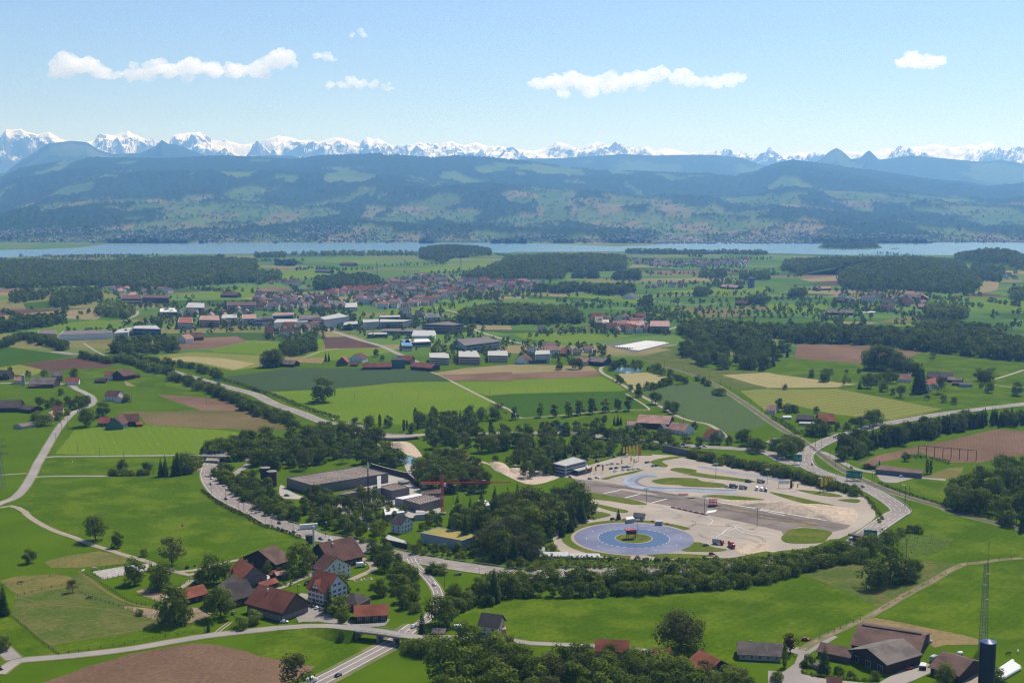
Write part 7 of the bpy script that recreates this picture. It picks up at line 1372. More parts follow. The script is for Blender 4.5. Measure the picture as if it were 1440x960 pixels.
def car(p, dirpx, colour, label, kind='car', group=None, sc=1.08, z=.25):
    q = K(p)[0]; a = G(q[0], q[1], z); b = G(q[0] + dirpx[0], q[1] + dirpx[1], z); rz = math.atan2(b.y - a.y, b.x - a.x)
    r = empty('parked_car' if group else ('delivery_van' if kind == 'van' else 'car'), label, 'van' if kind == 'van' else 'car', a, rz, group, sc)
    if (kind, colour) not in _bm: _bm[kind, colour] = body_mesh(kind, PAINT[colour])
    link('body', _bm[kind, colour], r)
    if kind == 'van': link('windscreen', CABV, r)
    else: link('cabin_glass', CABG, r); link('roof', roofm(colour), r)
    for x in (-1.35, 1.4):
        for y in (-.82, .82): link('wheel', WHM, r, (x, y, .33))
    return r
CARS = [('M1 1160,757', (-2, -8), 'white', 'white car on the left motorway bend, left of two below the bridge'), ('M1 1190,772', (2, 8), 'silver', 'silver car on the left motorway bend, right of two below the bridge'), ('M1 1185,804', (-2, -8), 'black', 'dark car on the left motorway bend below the two pale cars'), ('M1 1271,886', (-5, -7), 'black', 'black car on the left motorway bend near the lamp posts'),
 ('M1 1220,684', (-1, 8), 'black', 'dark car just emerging below the left motorway bridge'), ('B2 130,62', (-8, -5), 'black', 'dark car on the motorway beside the white panel wall'), ('B2 215,110', (-8, -4), 'silver', 'silver car on the motorway left of the lamp'), ('B2 365,152', (8, 3), 'blue', 'blue car on the motorway behind the great barn'), ('B2 420,158', (8, 3), 'white', 'white car on the motorway behind the great barn roof'),
 ('B2 1003,408', (-2, -6), 'white', 'white car climbing the slip road curve'), ('B2 885,645', (5, -4), 'white', 'white car at the foot of the slip road by the overbridge'), ('B2 463,920', (6, -3), 'black', 'black car on the lower road in the foreground'),
 ('M3 838,568', (9, 1), 'black', 'black car on the upper motorway, left of two dark ones'), ('M3 962,582', (9, 1), 'black', 'black car on the upper motorway, right of two dark ones'), ('M3 1085,592', (9, 1), 'silver', 'silver car on the upper motorway right of the black cars'), ('M2 432,440', (9, 3), 'white', 'white car on the motorway at the end of the dark hedge'),
 ('M4 375,540', (8, -3), 'grey', 'grey car on the motorway near the railway houses'), ('M4 505,505', (8, -3), 'grey', 'dark grey car on the motorway above the spruce row'), ('M4 248,692', (-2, -7), 'black', 'black car in the tight motorway bend by the green sign'), ('M4 533,818', (7, 4), 'black', 'black car on the right motorway before the green signs'), ('M4 750,760', (7, -1), 'white', 'white and dark car in the car park by the long flat shed'), ('M4 470,710', (5, 4), 'black', 'dark car on the side road before the flat shed'),
 ('B4 210,718', (7, 0), 'red', 'small red car on the meadow edge by the farm road'), ('Z3 745,255', (8, 2), 'grey', 'grey car parked near the yellow flags'), ('Z3 600,292', (8, 1), 'black', 'dark car at the top left of the training car park'), ('Z3 600,432', (8, 1), 'white', 'white car in front of the training centre slope'), ('Z3 375,425', (8, 2), 'white', 'white car at the edge of the dark track start'), ('Z3 540,440', (8, 1), 'silver', 'silver car in front of the glazed wing'),
 ('B3 565,40', (6, -2), 'black', 'black car beside the small conifer at the skid circle'), ('B3 1090,188', (7, -1), 'grey', 'grey car on the right grass tongue of the skid circle'), ('B3 1125,236', (7, 0), 'red', 'dark red car at the edge of the skid circle lane'), ('Z6 1020,748', (8, 0), 'white', 'white car beside the plinth of the big red barn'), ('Z6 590,672', (4, -5), 'grey', 'grey car in the farm yard behind the round shrubs'),
 ('Z6 260,420', (5, -6), 'black', 'dark car left of the tallest dark farm tree'), ('B2 345,540', (7, -3), 'white', 'white car before the white inn'), ('B2 325,530', (7, -3), 'black', 'black car left of the white car at the inn'), ('B2 370,548', (7, -3), 'grey', 'grey car right of the white car at the inn'), ('B2 650,603', (9, 0), 'silver', 'pale car in front of the tiled garage'), ('B2 282,405', (4, -4), 'black', 'dark car at the left corner of the inn'), ('Z1 740,582', (8, 0), 'green', 'green car on the factory yard'), ('B4 790,880', (6, -1), 'red', 'red tractor like car before the gabled barn gate'), ('M1 340,455', (4, -6), 'grey', 'grey car beside the road at the orchard')]
for p, d, c, lab in CARS: car(p, d, c, lab)
car('Z3 310,402', (8, 2), 'white', 'white van beside the glazed training wing', 'van'); car('B2 315,955', (9, -4), 'white', 'white van cut by the bottom edge on the lower road', 'van', sc=1.25)
car('B2 590,305', (9, -1), 'white', 'white lorry like van on the track behind the inn', 'van', sc=1.3); car('B2 1140,655', (7, 0), 'white', 'white van beside the small dark house', 'van')
for i, (p, c) in enumerate((('Z4 625,530', 'white'), ('Z4 665,535', 'white'), ('Z4 700,540', 'grey'))): car(p, (2, 5), c, ('leftmost', 'middle', 'rightmost')[i] + ' of three white vans on the driving track', 'van', sc=1.15)
for p, c in (('Z3 650,325', 'white'), ('Z3 610,330', 'black'), ('Z3 690,318', 'white'), ('Z3 725,315', 'silver'), ('Z3 775,312', 'white'), ('Z3 715,355', 'black'), ('Z3 760,350', 'black'), ('Z3 820,345', 'black'), ('Z3 850,340', 'grey'), ('Z3 870,338', 'white'), ('Z3 750,375', 'white'), ('Z3 820,365', 'white'), ('Z3 865,362', 'silver'), ('Z3 905,358', 'white'), ('Z3 945,355', 'white'), ('Z3 1015,303', 'black'), ('Z3 1040,298', 'white'), ('Z3 1100,330', 'black'), ('Z3 1070,332', 'grey'), ('Z3 790,240', 'black'), ('Z3 850,240', 'white')):
    car(p, (6, -2), c, c + ' car parked in the rows before the training centre', group='parked %s cars at the training centre' % c)
# fire engine like trucks, machines
def truck(p, d, cab, boxc, label, sc=1.0):
    q = K(p)[0]; a = G(q[0], q[1], .25); b = G(q[0] + d[0], q[1] + d[1], .25); r = empty('truck', label, 'truck', a, math.atan2(b.y - a.y, b.x - a.x), None, sc)
    loft([sec(1.6, 2.3, .6, 2.7), sec(2.9, 2.3, .5, 2.7), sec(3.4, 2.2, .5, 1.9), sec(3.5, 2.1, .5, 1.3)]).build('cab', PAINT[cab], r, True); MB().box((3.1, 0, 2.2), (.75, 2.0, .6)).build('windscreen', GLASS, r)
    MB().box((-1.1, 0, 1.95), (5.0, 2.4, 2.4), taper=.97).box((-1.1, 0, .65), (5.2, 1.2, .3)).build('cargo_box', PAINT[boxc], r); MB().box((-1.1, 0, 3.2), (4.0, 1.2, .25)).build('roof_ladder', STEEL, r)
    for x in (-2.6, -1.4, 2.5):
        for y in (-1.0, 1.0): link('wheel', WHM, r, (x, y, .5), 0, 1.5)
truck('B3 1160,178', (7, 1), 'red', 'silver', 'red truck with grey load box, left of two by the skid circle', 1.15); truck('B3 1235,195', (4, 3), 'red', 'red', 'all red truck, right of two by the skid circle', 1.15)
truck('Z4 430,512', (7, 1), 'grey', 'grey', 'grey work truck on the grass edge of the slide track'); truck('Z4 510,522', (7, 1), 'grey', 'silver', 'pale trailer truck left of the three white vans'); truck('Z4 375,510', (5, 1), 'silver', 'silver', 'small pale trailer at the tip of the slide track island', .6); truck('Z4 555,465', (7, 1), 'grey', 'grey', 'dark low trailer on the upper track', .8); truck('Z4 660,470', (6, 1), 'grey', 'silver', 'grey tipper with raised body on the upper track')
truck('B4 935,832', (6, -3), 'green', 'silver', 'green and white tanker trailer behind the open barn', .9)
# red frame on the dark track, red platform in the skid circle
p = W("Z4 255,668")[0]; r_ = empty('red_scaffold_car', 'red scaffold like vehicle standing on the dark track', 'machine', p, .3)
MB().box((0, 0, 1.0), (7, 3, .8)).build('chassis', PAINT['red'], r_)
for x in (-2.5, 0, 2.5):
    for y in (-1.3, 1.3): MB().box((x, y, 3.4), (.3, .3, 4.2)).build('post', PAINT['red'], r_)
MB().box((0, 0, 5.6), (6, 3.4, .5)).box((0, 0, 3.5), (6, 3, .3)).build('top_frame', PAINT['red'], r_)
for x in (-2.2, 2.2):
    for y in (-1.4, 1.4): link('wheel', WHM, r_, (x, y, .5), 0, 1.5)
p = W("B3 670,148")[0]; r_ = empty('lookout_platform', 'red roofed platform on posts standing on the round grass island', 'platform', p, .25)
MB().box((0, 0, 5.0), (6.5, 4, 2.6)).build('cabin', WALL['dark'], r_); MB().box((-.6, .4, 6.6), (7.5, 4.8, .6)).box((1.5, -1, 5.9), (4.2, 3.4, .4)).build('roof', PAINT['red'], r_)
for x in (-2.8, 2.8):
    for y in (-1.6, 1.6): MB().box((x, y, 1.9), (.35, .35, 3.8)).build('post', DSTEEL, r_)
MB().bar((-2.8, -1.6, .3), (2.8, -1.6, 3.7), .12).bar((2.8, -1.6, .3), (-2.8, -1.6, 3.7), .12).build('brace', DSTEEL, r_)
def small(name, label, cat, s, parts, rz=0.0, group=None, sc=1.0):
    r = empty(name, label, cat, W(s)[0], rz, group, sc)
    for nm, mb, m in parts: mb.build(nm, m, r)
    return r
small('red_ramp', 'low red ramp lying on the dark track edge', 'ramp', "Z3 1325,572", [('ramp_plate', MB().box((0, 0, .6), (8, 3, .5)), PAINT['red']), ('support', MB().box((2, 0, .25), (3, 2.4, .5)), DSTEEL)])
small('start_gate', 'dark and white gate beside the three vans at the upper track', 'gate', "Z4 870,515", [('post', MB().box((4.5, 0, 3.5), (1.6, 1.2, 7)), DSTEEL), ('banner', MB().box((-1.5, 0, 5), (9, .25, 3)), WALL['white']), ('support', MB().box((-6, 0, 3.2), (.3, .3, 6.4)), STEEL)])
b0 = K("Z3 1240,684 Z4 195,744"); n_ = 12; bmw = [MB().box((0, 0, .55), (4.6, .6, 1.1), taper=.8).mesh('barrier', m) for m in (PAINT['red'], ROOF['white'])]
for i in range(n_):
    t = i / (n_ - 1); q = (b0[0][0] + (b0[1][0] - b0[0][0]) * t, b0[0][1] + (b0[1][1] - b0[0][1]) * t); a = G(*q); d = G(*b0[1]) - G(*b0[0])
    o = link('track_barrier', bmw[i % 2], None, a, math.atan2(d.y, d.x)); tag(o, ('red' if i % 2 == 0 else 'white') + ' block of the barrier line along the dark track', 'barrier', ('red' if i % 2 == 0 else 'white') + ' barrier blocks')
for i, (s, c) in enumerate((("Z3 1065,800", 'red'), ("Z3 1190,822", 'red'), ("Z3 1225,826", 'white'), ("Z3 825,785", 'orange'))):
    o = link('track_barrier', MB().box((0, 0, .5), (3, .6, 1), taper=.8).mesh('barrier', PAINT[c]), None, W(s)[0]); tag(o, ('short red block, left one beside the pale container', 'short red block right of the pale container', 'short white block right of the pale container', 'orange block beside the white canopy')[i], 'barrier')
# ================================================================== flags, lamps, poles, masts
def lathe_pole(h, r0, r1): return MB().bar((0, 0, 0), (0, 0, h), r0, r1, 6)
fp = lathe_pole(9, .14, .08).mesh('pole', STEEL); fy = MB()
fy.add([(.1, -.03, 3.2), (1.9, .1, 3.3), (1.8, .12, 8.6), (.1, -.03, 8.8), (.1, .03, 3.2), (1.9, .16, 3.3), (1.8, .18, 8.6), (.1, .03, 8.8)], [(0, 1, 2, 3), (7, 6, 5, 4), (0, 4, 5, 1), (1, 5, 6, 2), (2, 6, 7, 3)])
fym = fy.mesh('flag_cloth', PAINT['yellow']); fom = fy.mesh('flag_cloth', PAINT['orange'])
def flag(s, m, label, group, sc):
    for p in K(s):
        r = empty('banner_flag', label, 'flag', G(*p[:2]), .1, group, sc); link('pole', fp, r); link('flag_cloth', m, r)
flag("Z3 815,252 842,250 866,245 900,240 928,238", fym, 'tall yellow banner flag in the row behind the training car park', 'yellow flags at the car park', 1.1)
flag("Z4 1158,548 1195,535 1232,532", fym, 'tall yellow banner flag of the three at the end of the track', 'yellow flags at the track end', 1.35)
flag("Z3 500,400 545,398 580,395 640,390", fom, 'orange banner flag before the glazed training wing', 'orange flags', .75)
flag("Z3 945,285", fom, 'orange banner beside the row of yellow flags', None, 1.5); flag("Z3 800,330 905,325 880,310", fym, 'thin yellow flag among the parked cars', 'thin yellow flags', .7); flag("Z4 925,525 965,530", fym, 'small yellow flag on the track beside the gate', 'small yellow flags by the gate', .6)
lh = MB().box((.9, 0, 10.9), (2.0, .35, .2)).mesh('lamp_head', ROOF['white']); lp = lathe_pole(11, .16, .09).mesh('pole', DSTEEL); fl4 = MB().box((0, 0, 13.1), (4.2, .5, .5)).box((0, 0, 13.7), (3.4, .4, .4)).mesh('floodlight', ROOF['white']); fpp = lathe_pole(13, .2, .13).mesh('pole', DSTEEL)
def lamps(s, label, group, flood=False, rz=0.0):
    for p in K(s):
        pos = G(*p[:2]); h = p[2] * math.hypot(pos.y, HC) / F * 1.03; k = h / (13.8 if flood else 11)
        r = empty('floodlight_mast' if flood else 'street_lamp', label, 'lamp post', pos, rz, group, (max(k, .8), max(k, .8), k)); link('pole', fpp if flood else lp, r); link('floodlight' if flood else 'lamp_head', fl4 if flood else lh, r)
lamps("Z3 1013,660,142", 'tall floodlight mast at the corner of the dark track apron', None, True); lamps("Z3 935,925,145", 'tall floodlight mast on the far edge of the skid circle', None, True); lamps("Z4 183,735,145", 'tall floodlight mast beside the red scaffold vehicle', None, True); lamps("Z4 627,840,155", 'tall floodlight mast in front of the earth mound', None, True); lamps("Z4 280,440,130", 'slim floodlight mast between the two track islands', None, True); lamps("Z4 712,485,128", 'floodlight mast beside the three white vans', None, True); lamps("Z4 1160,550,120", 'floodlight mast beside the three yellow flags', None, True)
lamps("Z1 105,590,100 225,625,120 230,660,60 562,810,65 608,830,90 795,870,60 1065,930,125", 'street lamp along the left motorway curve', 'left motorway lamps', rz=.8)
lamps("Z2 823,640,150 1068,620,170 128,520,30 825,860,190 195,370,60", 'street lamp in the factory quarter', 'factory quarter lamps'); lamps("B2 1060,420,90 912,280,25 235,450,45 340,75,60 1255,345,40", 'slim lamp post by the slip road and village', 'slip road lamps')
lamps("Z5 512,620,165 272,440,100 472,530,105 548,640,70", 'lamp post along the right motorway', 'right motorway lamps', rz=2.5); lamps("Z4 1170,190,80 1290,340,110 1380,470,80 1100,205,30", 'dark lamp post on the right motorway bend', 'motorway bend lamps')
up = MB(); up.bar((0, 0, 0), (0, 0, 10), .16, .11, 6); upm = up.mesh('pole', WALL['brown']); uam = MB().box((0, 0, 9.3), (2.2, .14, .14)).box((-1, 0, 9.5), (.1, .1, .3)).box((1, 0, 9.5), (.1, .1, .3)).box((0, 0, 10.1), (.1, .1, .3)).mesh('crossarm', DSTEEL)
def poles(s, label, group, rz=0.0):
    for p in K(s):
        pos = G(*p[:2]); h = p[2] * math.hypot(pos.y, HC) / F * 1.03; r = empty('utility_pole', label, 'pole', pos, rz, group, (1.1, 1.1, h / 10)); link('pole', upm, r); link('crossarm', uam, r)
poles("M1 436,625,65 562,665,70 697,668,45 862,745,70", 'wooden utility pole on the left meadows', 'left meadow poles'); poles("M1 380,490,65 348,522,60 314,560,40", 'wooden utility pole beside the left road', 'left road poles'); poles("M1 740,345,55 906,348,45 1160,360,60 815,280,30", 'utility pole in the strip fields left of the motorway', 'strip field poles')
poles("M2 198,350,40 555,330,48 769,328,44 913,328,50 1120,322,46", 'utility pole in the bright green field', 'bright field poles'); poles("M2 1314,302,38 M3 80,300,38 285,295,35 467,290,40", 'utility pole between bright and dark green fields', 'dark field poles'); poles("M3 965,470,60 930,280,30", 'utility pole beside the sage coloured field', 'sage field poles')
poles("B4 778,252,105", 'tall pole beside the maize patch', None); poles("Z5 1168,940,50", 'pole in the meadow right of the maize patch', None); poles("Z6 1135,520,90", 'utility pole on the village lawn by the inn', None); poles("Z1 330,690,75 378,720,85", 'twin brown pole on the motorway side', 'twin brown poles')
# railway catenary masts
cmh = MB().bar((0, 0, 0), (0, 0, 8.5), .2, .16, 4).mesh('mast', DSTEEL); cma = MB().bar((0, 0, 7.4), (3.2, 0, 7.9), .09).bar((0, 0, 6.2), (3.0, 0, 7.0), .09).box((3.0, 0, 7.5), (.12, .12, 1.2)).mesh('cantilever_arm', STEEL)
acc = 0; last = None
for i in range(0, len(RL) - 1):
    if i % 10 == 4:
        q0, q1 = np.array(RL[i]), np.array(RL[i + 1]); d = (q1 - q0) / np.linalg.norm(q1 - q0); nrm = np.array((-d[1], d[0])); pp = q0 + nrm * 4.2
        r = empty('catenary_mast', 'dark catenary mast beside the railway track', 'mast', (pp[0], pp[1], 0), math.atan2(-nrm[1], -nrm[0]), 'catenary masts'); link('mast', cmh, r); link('cantilever_arm', cma, r)
# lattice structures
def lattice(b, p0, p1, w0, w1, n, r, tri=False):
    p0 = Vector(p0); p1 = Vector(p1); ax = (p1 - p0).normalized(); u = ax.cross(Vector((0, 0, 1)) if abs(ax.z) < .9 else Vector((0, 1, 0))).normalized(); v = ax.cross(u)
    C = [(-1, -1), (1, -1), (1, 1), (-1, 1)] if not tri else [(-1, -.6), (1, -.6), (0, 1.1)]
    R = []
    for i in range(n + 1):
        t = i / n; c = p0.lerp(p1, t); w_ = (w0 + (w1 - w0) * t) / 2; R.append([c + u * a * w_ + v * e * w_ for a, e in C])
    m_ = len(C)
    for j in range(m_): b.bar(R[0][j], R[n][j], r, r, 4)
    for i in range(n):
        for j in range(m_):
            k = (j + 1) % m_; b.bar(R[i][j], R[i + 1][k] if i % 2 else R[i + 1][j if False else k], r * .6, r * .6, 3, cap=False); b.bar(R[i + 1][j], R[i + 1][k], r * .6, r * .6, 3, cap=False)
            if i % 2: b.bar(R[i][k], R[i + 1][j], r * .6, r * .6, 3, cap=False)
    return b
CRED = mat('crane_red', (.60, .05, .04), (.5, .045, .035), scale=.5, rough=.5)
cp = W("Z2 736,735")[0]; r_ = empty('tower_crane', 'red tower crane with a long horizontal jib over the factory quarter', 'crane', cp, math.radians(3))
MB().box((0, 0, .6), (5, 5, 1.2)).build('base', CONCD, r_); lattice(MB(), (0, 0, 1), (0, 0, 25), 2.0, 2.0, 14, .15).build('mast', CRED, r_)
lattice(MB(), (1, 0, 24.6), (53, 0, 24.6), 1.4, 1.1, 30, .11, True).build('jib', CRED, r_); lattice(MB(), (-1, 0, 24.6), (-17, 0, 24.6), 1.5, 1.3, 10, .12).build('counter_jib', CRED, r_)
lattice(MB(), (0, 0, 25), (0, 0, 31), 1.8, .5, 4, .14).build('apex', CRED, r_); MB().bar((0, 0, 31), (34, 0, 25.5), .1).bar((0, 0, 31), (-14, 0, 25.2), .1).build('tie_bar', CRED, r_); MB().box((-14.5, 0, 22.8), (3.2, 1.6, 3.0)).build('counterweight', CONCD, r_); MB().box((1.8, -1.4, 23.4), (1.9, 1.7, 2.2)).build('cabin', ROOF['white'], r_); MB().bar((30, 0, 24), (30, 0, 16), .06).box((30, 0, 15.6), (.6, .5, .9)).build('hook_line', DSTEEL, r_)
r_ = empty('slender_mast', 'tall slender dark mast before the factory hall', 'mast', W("Z2 108,690")[0]); MB().bar((0, 0, 0), (0, 0, 32), .62, .45, 8).build('shaft', DSTEEL, r_); MB().bar((0, 0, 32), (0, 0, 37), .7, .6, 8).build('white_head', ROOF['white'], r_); MB().bar((0, 0, 37), (0, 0, 44), .16, .08, 5).build('antenna', STEEL, r_)
r_ = empty('thin_pole', 'thin pale pole rising behind the crane mast', 'pole', W("Z2 715,690")[0]); MB().bar((0, 0, 0), (0, 0, 31), .22, .14, 6).build('shaft', STEEL, r_); MB().box((0, 0, 31), (.8, .5, .6)).build('lamp_head', ROOF['white'], r_)
GST = mat('mast_green_grey', (.16, .20, .15), (.11, .14, .11), scale=.4, rough=.6)
tb_ = G(1382, 915); r_ = empty('lattice_mast', 'tall green grey lattice radio mast behind the blue silo', 'mast', tb_); lattice(MB(), (0, 0, 0), (0, 0, 48), 3.6, 1.7, 26, .13).build('tower', GST, r_); MB().bar((.6, 0, 48), (.6, 0, 60), .18, .08, 5).build('whip_antenna', GST, r_)
for z, a in ((29, .6), (37, -.9), (43, .4)): MB().lathe([(.15, -.1), (.8, .0), (.9, .25)], (a, -1.2, z), 12).build('dish_antenna', ROOF['pale'], r_)
r_ = empty('power_pylon', 'grey lattice power pylon at the left edge', 'pylon', G(1, 688)); lattice(MB(), (0, 0, 0), (0, 0, 46), 6, 1.2, 14, .16).build('tower', GST, r_)
for z, l in ((31, 8), (37, 6.5), (43, 5)): lattice(MB(), (-l, 0, z), (l, 0, z), .9, .9, 8, .1).build('crossarm', GST, r_)
for lab, px, py, h in (('far lattice pylon in the green band beyond the town', 530, 386, 44), ('far lattice pylon on the meadow before the wooded knoll', 648, 383, 48)):
    r_ = empty('power_pylon', lab, 'pylon', G(px, py)); lattice(MB(), (0, 0, 0), (0, 0, h), 6, 1.2, 8, .3).build('tower', GST, r_); MB().bar((-8, 0, h * .75), (8, 0, h * .75), .35).bar((-6, 0, h * .9), (6, 0, h * .9), .35).build('crossarm', GST, r_)
# ================================================================== motorway signs
SG = mat('sign_green', (.01, .20, .13), (.01, .17, .11), scale=1, rough=.5)
def sign(s, z, w_, h, label, rz=0.0, posts=2):
    p = G(*K(s)[0], z); p.z = 0; r = empty('motorway_sign', label, 'road sign', p, rz); MB().box((0, 0, z), (w_, .2, h)).build('panel', SG, r)
    b = MB()
    for sg in (-1, 1): b.box((sg * (w_ / 2 - .2), -.12, z), (.12, .05, h - .4)); b.box((0, -.12, z + sg * (h / 2 - .2)), (w_ - .4, .05, .12))
    b.box((-w_ * .14, -.12, z + h * .12), (w_ * .42, .05, .35)).box((-w_ * .1, -.12, z - h * .16), (w_ * .5, .05, .35)); b.add([(w_ * .22, -.13, z - h * .2), (w_ * .38, -.13, z - h * .2), (w_ * .30, -.13, z + h * .25)], [(0, 1, 2)]); b.build('sign_marking', ROOF['white'], r)
    for sg in ((-1, 1) if posts == 2 else (0,)): MB().box((sg * w_ * .35, .25, z / 2), (.25, .25, z)).build('post', STEEL, r)
sign("Z5 90,368", 5.5, 7.5, 6.5, 'green motorway sign with paler face, left of two on the right motorway'); sign("Z5 143,372", 5.5, 8, 6.5, 'dark green motorway sign, right of two on the right motorway')
sign("B4 563,119", 6.5, 6, 5.5, 'green motorway sign, left of two before the low dark bridge'); sign("B4 592,123", 6.5, 5.5, 5.5, 'green motorway sign, right of two before the low dark bridge'); sign("M4 166,655", 6, 8, 6.5, 'green motorway sign at the tight motorway bend'); sign("M3 290,487", 7, 11, 6, 'green motorway sign half hidden in the hedge behind the river wood'); sign("M1 1225,216", 6, 8, 4, 'small green sign at the start of the long motorway hedge')
for i in range(4):
    x = 1165 + i * 26; r_ = empty('noise_screen', 'grey sign back panel in the row on the left motorway bridge', 'panel', G(*K("M1 %d,632" % x)[0], 6), 0, 'bridge panels'); r_.location.z = 5.5; MB().box((0, 0, 2.2), (6.5, .25, 2.4)).build('panel', WALL['slate'], r_); MB().box((-2, .2, 1), (.2, .2, 2)).box((2, .2, 1), (.2, .2, 2)).build('post', DSTEEL, r_)
# ================================================================== fences of the paddocks (each a thing of posts and rails)
pst = MB().bar((0, 0, 0), (0, 0, 1.7), .17, .15, 5).mesh('post', mat('fence_wood', (.075, .055, .04), (.05, .04, .03), scale=1)); WPST = MB().box((0, 0, .7), (.25, .25, 1.4)).mesh('post', ROOF['pale'])
def fence(label, s, sp=4.0, m=None, rail=True, k=1.0):
    L = line_of(s, sp); p0 = Vector((L[0][0], L[0][1], 0)); r = empty('paddock_fence', label, 'fence', p0)
    for p in L: link('post', m or pst, r, (p[0] - p0.x, p[1] - p0.y, 0), 0, k)
    if rail:
        b = MB()
        for i in range(len(L) - 1):
            for z in (.6, 1.2): b.bar((L[i][0] - p0.x, L[i][1] - p0.y, z * k), (L[i + 1][0] - p0.x, L[i + 1][1] - p0.y, z * k), .05, n=4, cap=False)
        b.build('rail', mat('fence_wood', (.07, .05, .04)) if m is None else ROOF['pale'], r)
fence('dark post fence along the left edge of the olive paddock', "B1 45,578 130,640 220,720 330,800", 3.2); fence('post and rail fence along the road below the paddock', "B1 330,800 500,775 700,742 860,712 1000,690 1150,668 1195,640", 5); fence('curved post fence from the arena to the dirt paddock', "B1 480,350 560,395 660,460 740,510 820,522 880,520", 3.2); fence('post fence in the middle of the horse paddock', "B1 440,450 540,490 640,520 720,545 790,575 850,600 910,590", 4)
fence('post fence above the dry paddock strip', "B1 0,415 100,405 180,385 280,365 400,345", 6); fence('post fence below the dry paddock strip', "B1 100,475 180,450 290,425 400,405 450,410", 5); fence('dark board fence around the sand riding arena', "B1 512,335 600,318 700,303 840,288 832,328 700,355 580,378 512,335", 3.0, k=1.1); fence('white rail fence beside the farm track at the junction', "B1 980,338 1030,355 1090,378", 3, WPST); fence('pale fence before the green paddock corner', "B1 990,425 1040,405 1090,380", 4)
fence('fence of the dirt paddock beside the dark spruce', "B1 870,500 930,505 940,560 920,590", 3); fence('long wire fence along the railway meadow on the right', "B4 1120,295 1240,275 1440,262", 8); fence('wire fence along the farm track up the right meadow', "B4 640,545 760,480 900,398 1000,345", 9); fence('farm fence at the end of the track above the barns', "B4 240,728 340,685 440,640 520,605", 6)
# ================================================================== animals
def beast(scale_h, L_, legs, head, neck, tail):
    me = bpy.data.meshes.new('animal_body')
    V = [(0, 0, 1.05), (.55, 0, 1.08), (.95, 0, 1.12), (-.5, 0, 1.04), (-.95, 0, 1.1)]; E = [(0, 1), (1, 2), (0, 3), (3, 4)]; R = [.36, .33, .24, .34, .26]
    def chain(base, pts, rad):
        p = base
        for q, r in zip(pts, rad): V.append(q); R.append(r); E.append((p, len(V) - 1)); p = len(V) - 1
    for y in (-.2, .2):
        chain(2, [(.9, y, .75), (.93, y, .42), (.88, y, .02)], [.13, .075, .07]); chain(4, [(-.88, y, .72), (-1.02, y, .42), (-.95, y, .02)], [.16, .08, .07])
    chain(2, neck + head, [.19, .14, .13, .08]); chain(4, tail, [.05, .04])
    bm = bmesh.new(); ly = bm.verts.layers.skin.verify(); vv = [bm.verts.new(p) for p in V]
    for v, r in zip(vv, R): v[ly].radius = (r, r)
    vv[0][ly].use_root = True
    for e in E: bm.edges.new((vv[e[0]], vv[e[1]]))
    bm.to_mesh(me); bm.free()
    return me
COWM = beast(1.4, 2.2, .7, [(1.5, 0, 1.15), (1.75, 0, .98)], [(1.15, 0, 1.2), (1.35, 0, 1.3)], [(-1.1, 0, 1.05), (-1.15, 0, .5)]); HORM = beast(1.6, 2.2, .9, [(1.7, 0, .95), (1.9, 0, .7)], [(1.2, 0, 1.3), (1.5, 0, 1.3)], [(-1.1, 0, 1.0), (-1.15, 0, .45)])
HIDE = {'black': mat('hide_black', (.03, .028, .026), (.02, .02, .02)), 'pied': mat('hide_pied', (.65, .63, .6), (.03, .03, .03), scale=1.2, detail=0), 'brown': mat('hide_brown', (.10, .055, .03)), 'white': mat('hide_white', (.7, .68, .64))}
def animal(base, name, cat, hide, s, label, rz, sc=1.0):
    for p in K(s):
        me = base.copy(); me.materials.append(HIDE[hide]); o = link(name, me, None, G(*p[:2]), rz, sc); o.modifiers.new('skin', 'SKIN').use_smooth_shade = True; ss = o.modifiers.new('sub', 'SUBSURF'); ss.levels = 1; ss.render_levels = 1; tag(o, label, cat)
animal(COWM, 'cow', 'cow', 'pied', "B4 1405,790", 'black and white cow at the right of the pasture by the silo', 1.2, 1.25); animal(COWM, 'cow', 'cow', 'black', "B4 1350,802", 'black cow grazing left of the black and white cow', .2, 1.25)
animal(HORM, 'horse', 'horse', 'white', "B1 465,338", 'white horse standing by the paddock gate', 1.3, 1.3); animal(HORM, 'horse', 'horse', 'black', "B1 112,402", 'black horse at the dry paddock fence', .1, 1.3); animal(HORM, 'horse', 'horse', 'black', "B1 497,490", 'dark horse grazing in the middle paddock', .5, 1.3); animal(HORM, 'horse', 'horse', 'brown', "B1 870,535", 'brown horse on the dirt paddock', .2, 1.3); animal(HORM, 'horse', 'horse', 'white', "B1 527,322", 'pale horse at the corner of the riding arena', 0, 1.2)
# ================================================================== bales, garden and yard things
bw = W("B4 1262,915 1310,952 1428,885 1375,838"); n_ = 6; BAL = mat('bale_film', (.74, .74, .72), (.62, .62, .6), scale=1.5, rough=.4)
A0, A1, A3 = bw[0], bw[3], bw[1]
for k in range(n_):
    t = (k + .5) / n_; s0 = A0.lerp(A3, t); s1 = A1.lerp(bw[2], t); d = s1 - s0; r_ = empty('bale_row', 'long row of white wrapped bales beside the blue silo', 'bales', s0, math.atan2(d.y, d.x), 'white bale rows'); m_ = int(d.length / 1.6); bm_ = MB().lathe([(.25, -.75), (.85, -.7), (.95, -.4), (.95, .4), (.85, .7), (.25, .75)], n=12); bm_.v = [(p[2], p[1], p[0] + .95) for p in bm_.v]; me = bm_.mesh('bale', BAL, False)
    for i in range(min(m_, 24)): link('bale', me, r_, (i * 1.6 + .8, 0, 0), 0, (1, 1.05, 1))
bl_ = MB().lathe([(.6, 0), (1.0, .3), (1.05, .9), (.7, 1.4), (.2, 1.5)], n=12).mesh('bale', BAL, True)
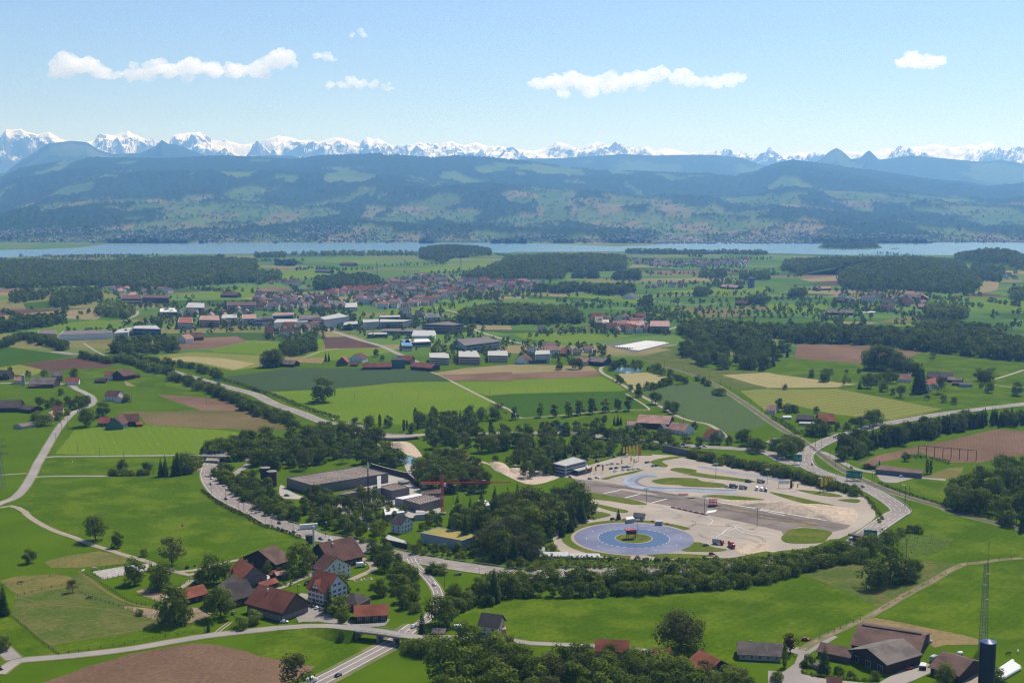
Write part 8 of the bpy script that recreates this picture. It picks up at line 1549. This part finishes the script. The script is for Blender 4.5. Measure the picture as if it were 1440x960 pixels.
for p in K("B4 985,820 1000,812 1015,815 1030,812 1075,800 1085,798 970,835"): o = link('wrapped_bale', bl_, None, G(*p[:2]), 0, 1.15); tag(o, 'loose white wrapped bale behind the open barn', 'bale', 'loose bales behind the open barn')
small('roof_light_sheet', 'pale metal trough on the straw strip behind the longest barn', 'trough', "B4 875,735", [('trough', MB().box((0, 0, .8), (9, 2.2, .9), taper=1.1), STEEL), ('leg', MB().box((-3, 0, .2), (.3, 1.6, .4)).box((3, 0, .2), (.3, 1.6, .4)), DSTEEL)], .3)
small('feed_trough', 'long white feed trough behind the longest barn', 'trough', "B4 625,660", [('trough', MB().box((0, 0, .8), (17, 1.6, 1.0), taper=1.05), ROOF['white']), ('leg', MB().box((-6, 0, .15), (.4, 1.4, .3)).box((6, 0, .15), (.4, 1.4, .3)), DSTEEL)], -.45)
for i, (s, lab) in enumerate((("Z6 805,268", 'white parasol beside the pale small tree'), ("B4 430,835", 'red garden parasol in the barn garden'), ("Z6 930,300", 'white garden canopy beside the long trestle'))):
    small('garden_parasol', lab, 'parasol', s, [('canopy', MB().lathe([(2.3, 2.3), (1.2, 2.8), (.05, 3.1)], n=10), PAINT['red'] if i == 1 else ROOF['white']), ('mast', MB().bar((0, 0, 0), (0, 0, 2.4), .08), STEEL)])
small('trestle', 'long pale trestle of planks among the village sheds', 'trestle', "Z6 985,285", [('plank_top', MB().box((0, 0, 1), (14, 2, .3)), WALL['white']), ('leg', MB().box((-5, 0, .45), (.3, 1.6, .9)).box((5, 0, .45), (.3, 1.6, .9)), DSTEEL)], .35)
small('water_tub', 'dark tub on the meadow by the track junction', 'tub', "B1 1052,315", [('tub', MB().lathe([(1.3, 0), (1.5, 1.3), (1.25, 1.3), (1.2, .4)], n=14), DSTEEL)]); small('water_tub', 'small dark tub right of the bigger meadow tub', 'tub', "B1 1095,305", [('tub', MB().lathe([(.8, 0), (.9, .9), (.75, .9), (.7, .3)], n=12), WALL['green'])])
small('manhole_mound', 'small dark stump with bare ring on the big left meadow', 'stump', "B1 1025,78", [('stump', MB().lathe([(1.0, 0), (.9, .8), (.5, 1.1)], n=9), BARK)]); sheet('bare_patch', blob(W("B1 995,78 1020,70 1050,76 1040,86 1010,86"), 2), .1, field_mat('dry'))
for i, s in enumerate(("M1 640,572", "M1 888,578", "M1 1105,582", "M1 408,680", "M1 1380,498")):
    o = link('marker_post', MB().box((0, 0, .7), (.5, .5, 1.4), taper=.7).mesh('marker', ROOF['white']), None, G(*K(s)[0])); tag(o, 'little white marker post in the left meadows', 'marker', 'white meadow markers')
small('picnic_table', 'dark table with benches on the lawn right of the inn', 'table', "B2 590,470", [('table_top', MB().box((0, 0, .9), (3, 1.2, .15)), WALL['brown']), ('bench', MB().box((0, -1.1, .5), (3, .4, .12)).box((0, 1.1, .5), (3, .4, .12)), WALL['brown']), ('leg', MB().box((-1.1, 0, .4), (.15, 2.2, .8)).box((1.1, 0, .4), (.15, 2.2, .8)), DSTEEL)], .2, None, 1.3)
small('vegetable_bed', 'pale vegetable beds on the lawn behind the inn', 'garden bed', "B2 605,380", [('bed_frame', MB().box((-3.5, 0, .2), (5, 5, .4)).box((3, .5, .2), (5, 5, .4)), WALL['beige']), ('plants', MB().box((-3.5, 0, .45), (4.4, 4.4, .3), taper=.8).box((3, .5, .45), (4.4, 4.4, .3), taper=.8), LEAFP)], .3)
small('solar_frame', 'dark machine on the verge inside the slip road', 'machine', "B2 1135,353", [('frame', MB().box((0, 0, .8), (5, 1.6, .5)), DSTEEL), ('drum', MB().lathe([(.8, -.6), (.8, .6)], (1.5, 0, 1.0), 12), WALL['green'])], .2)
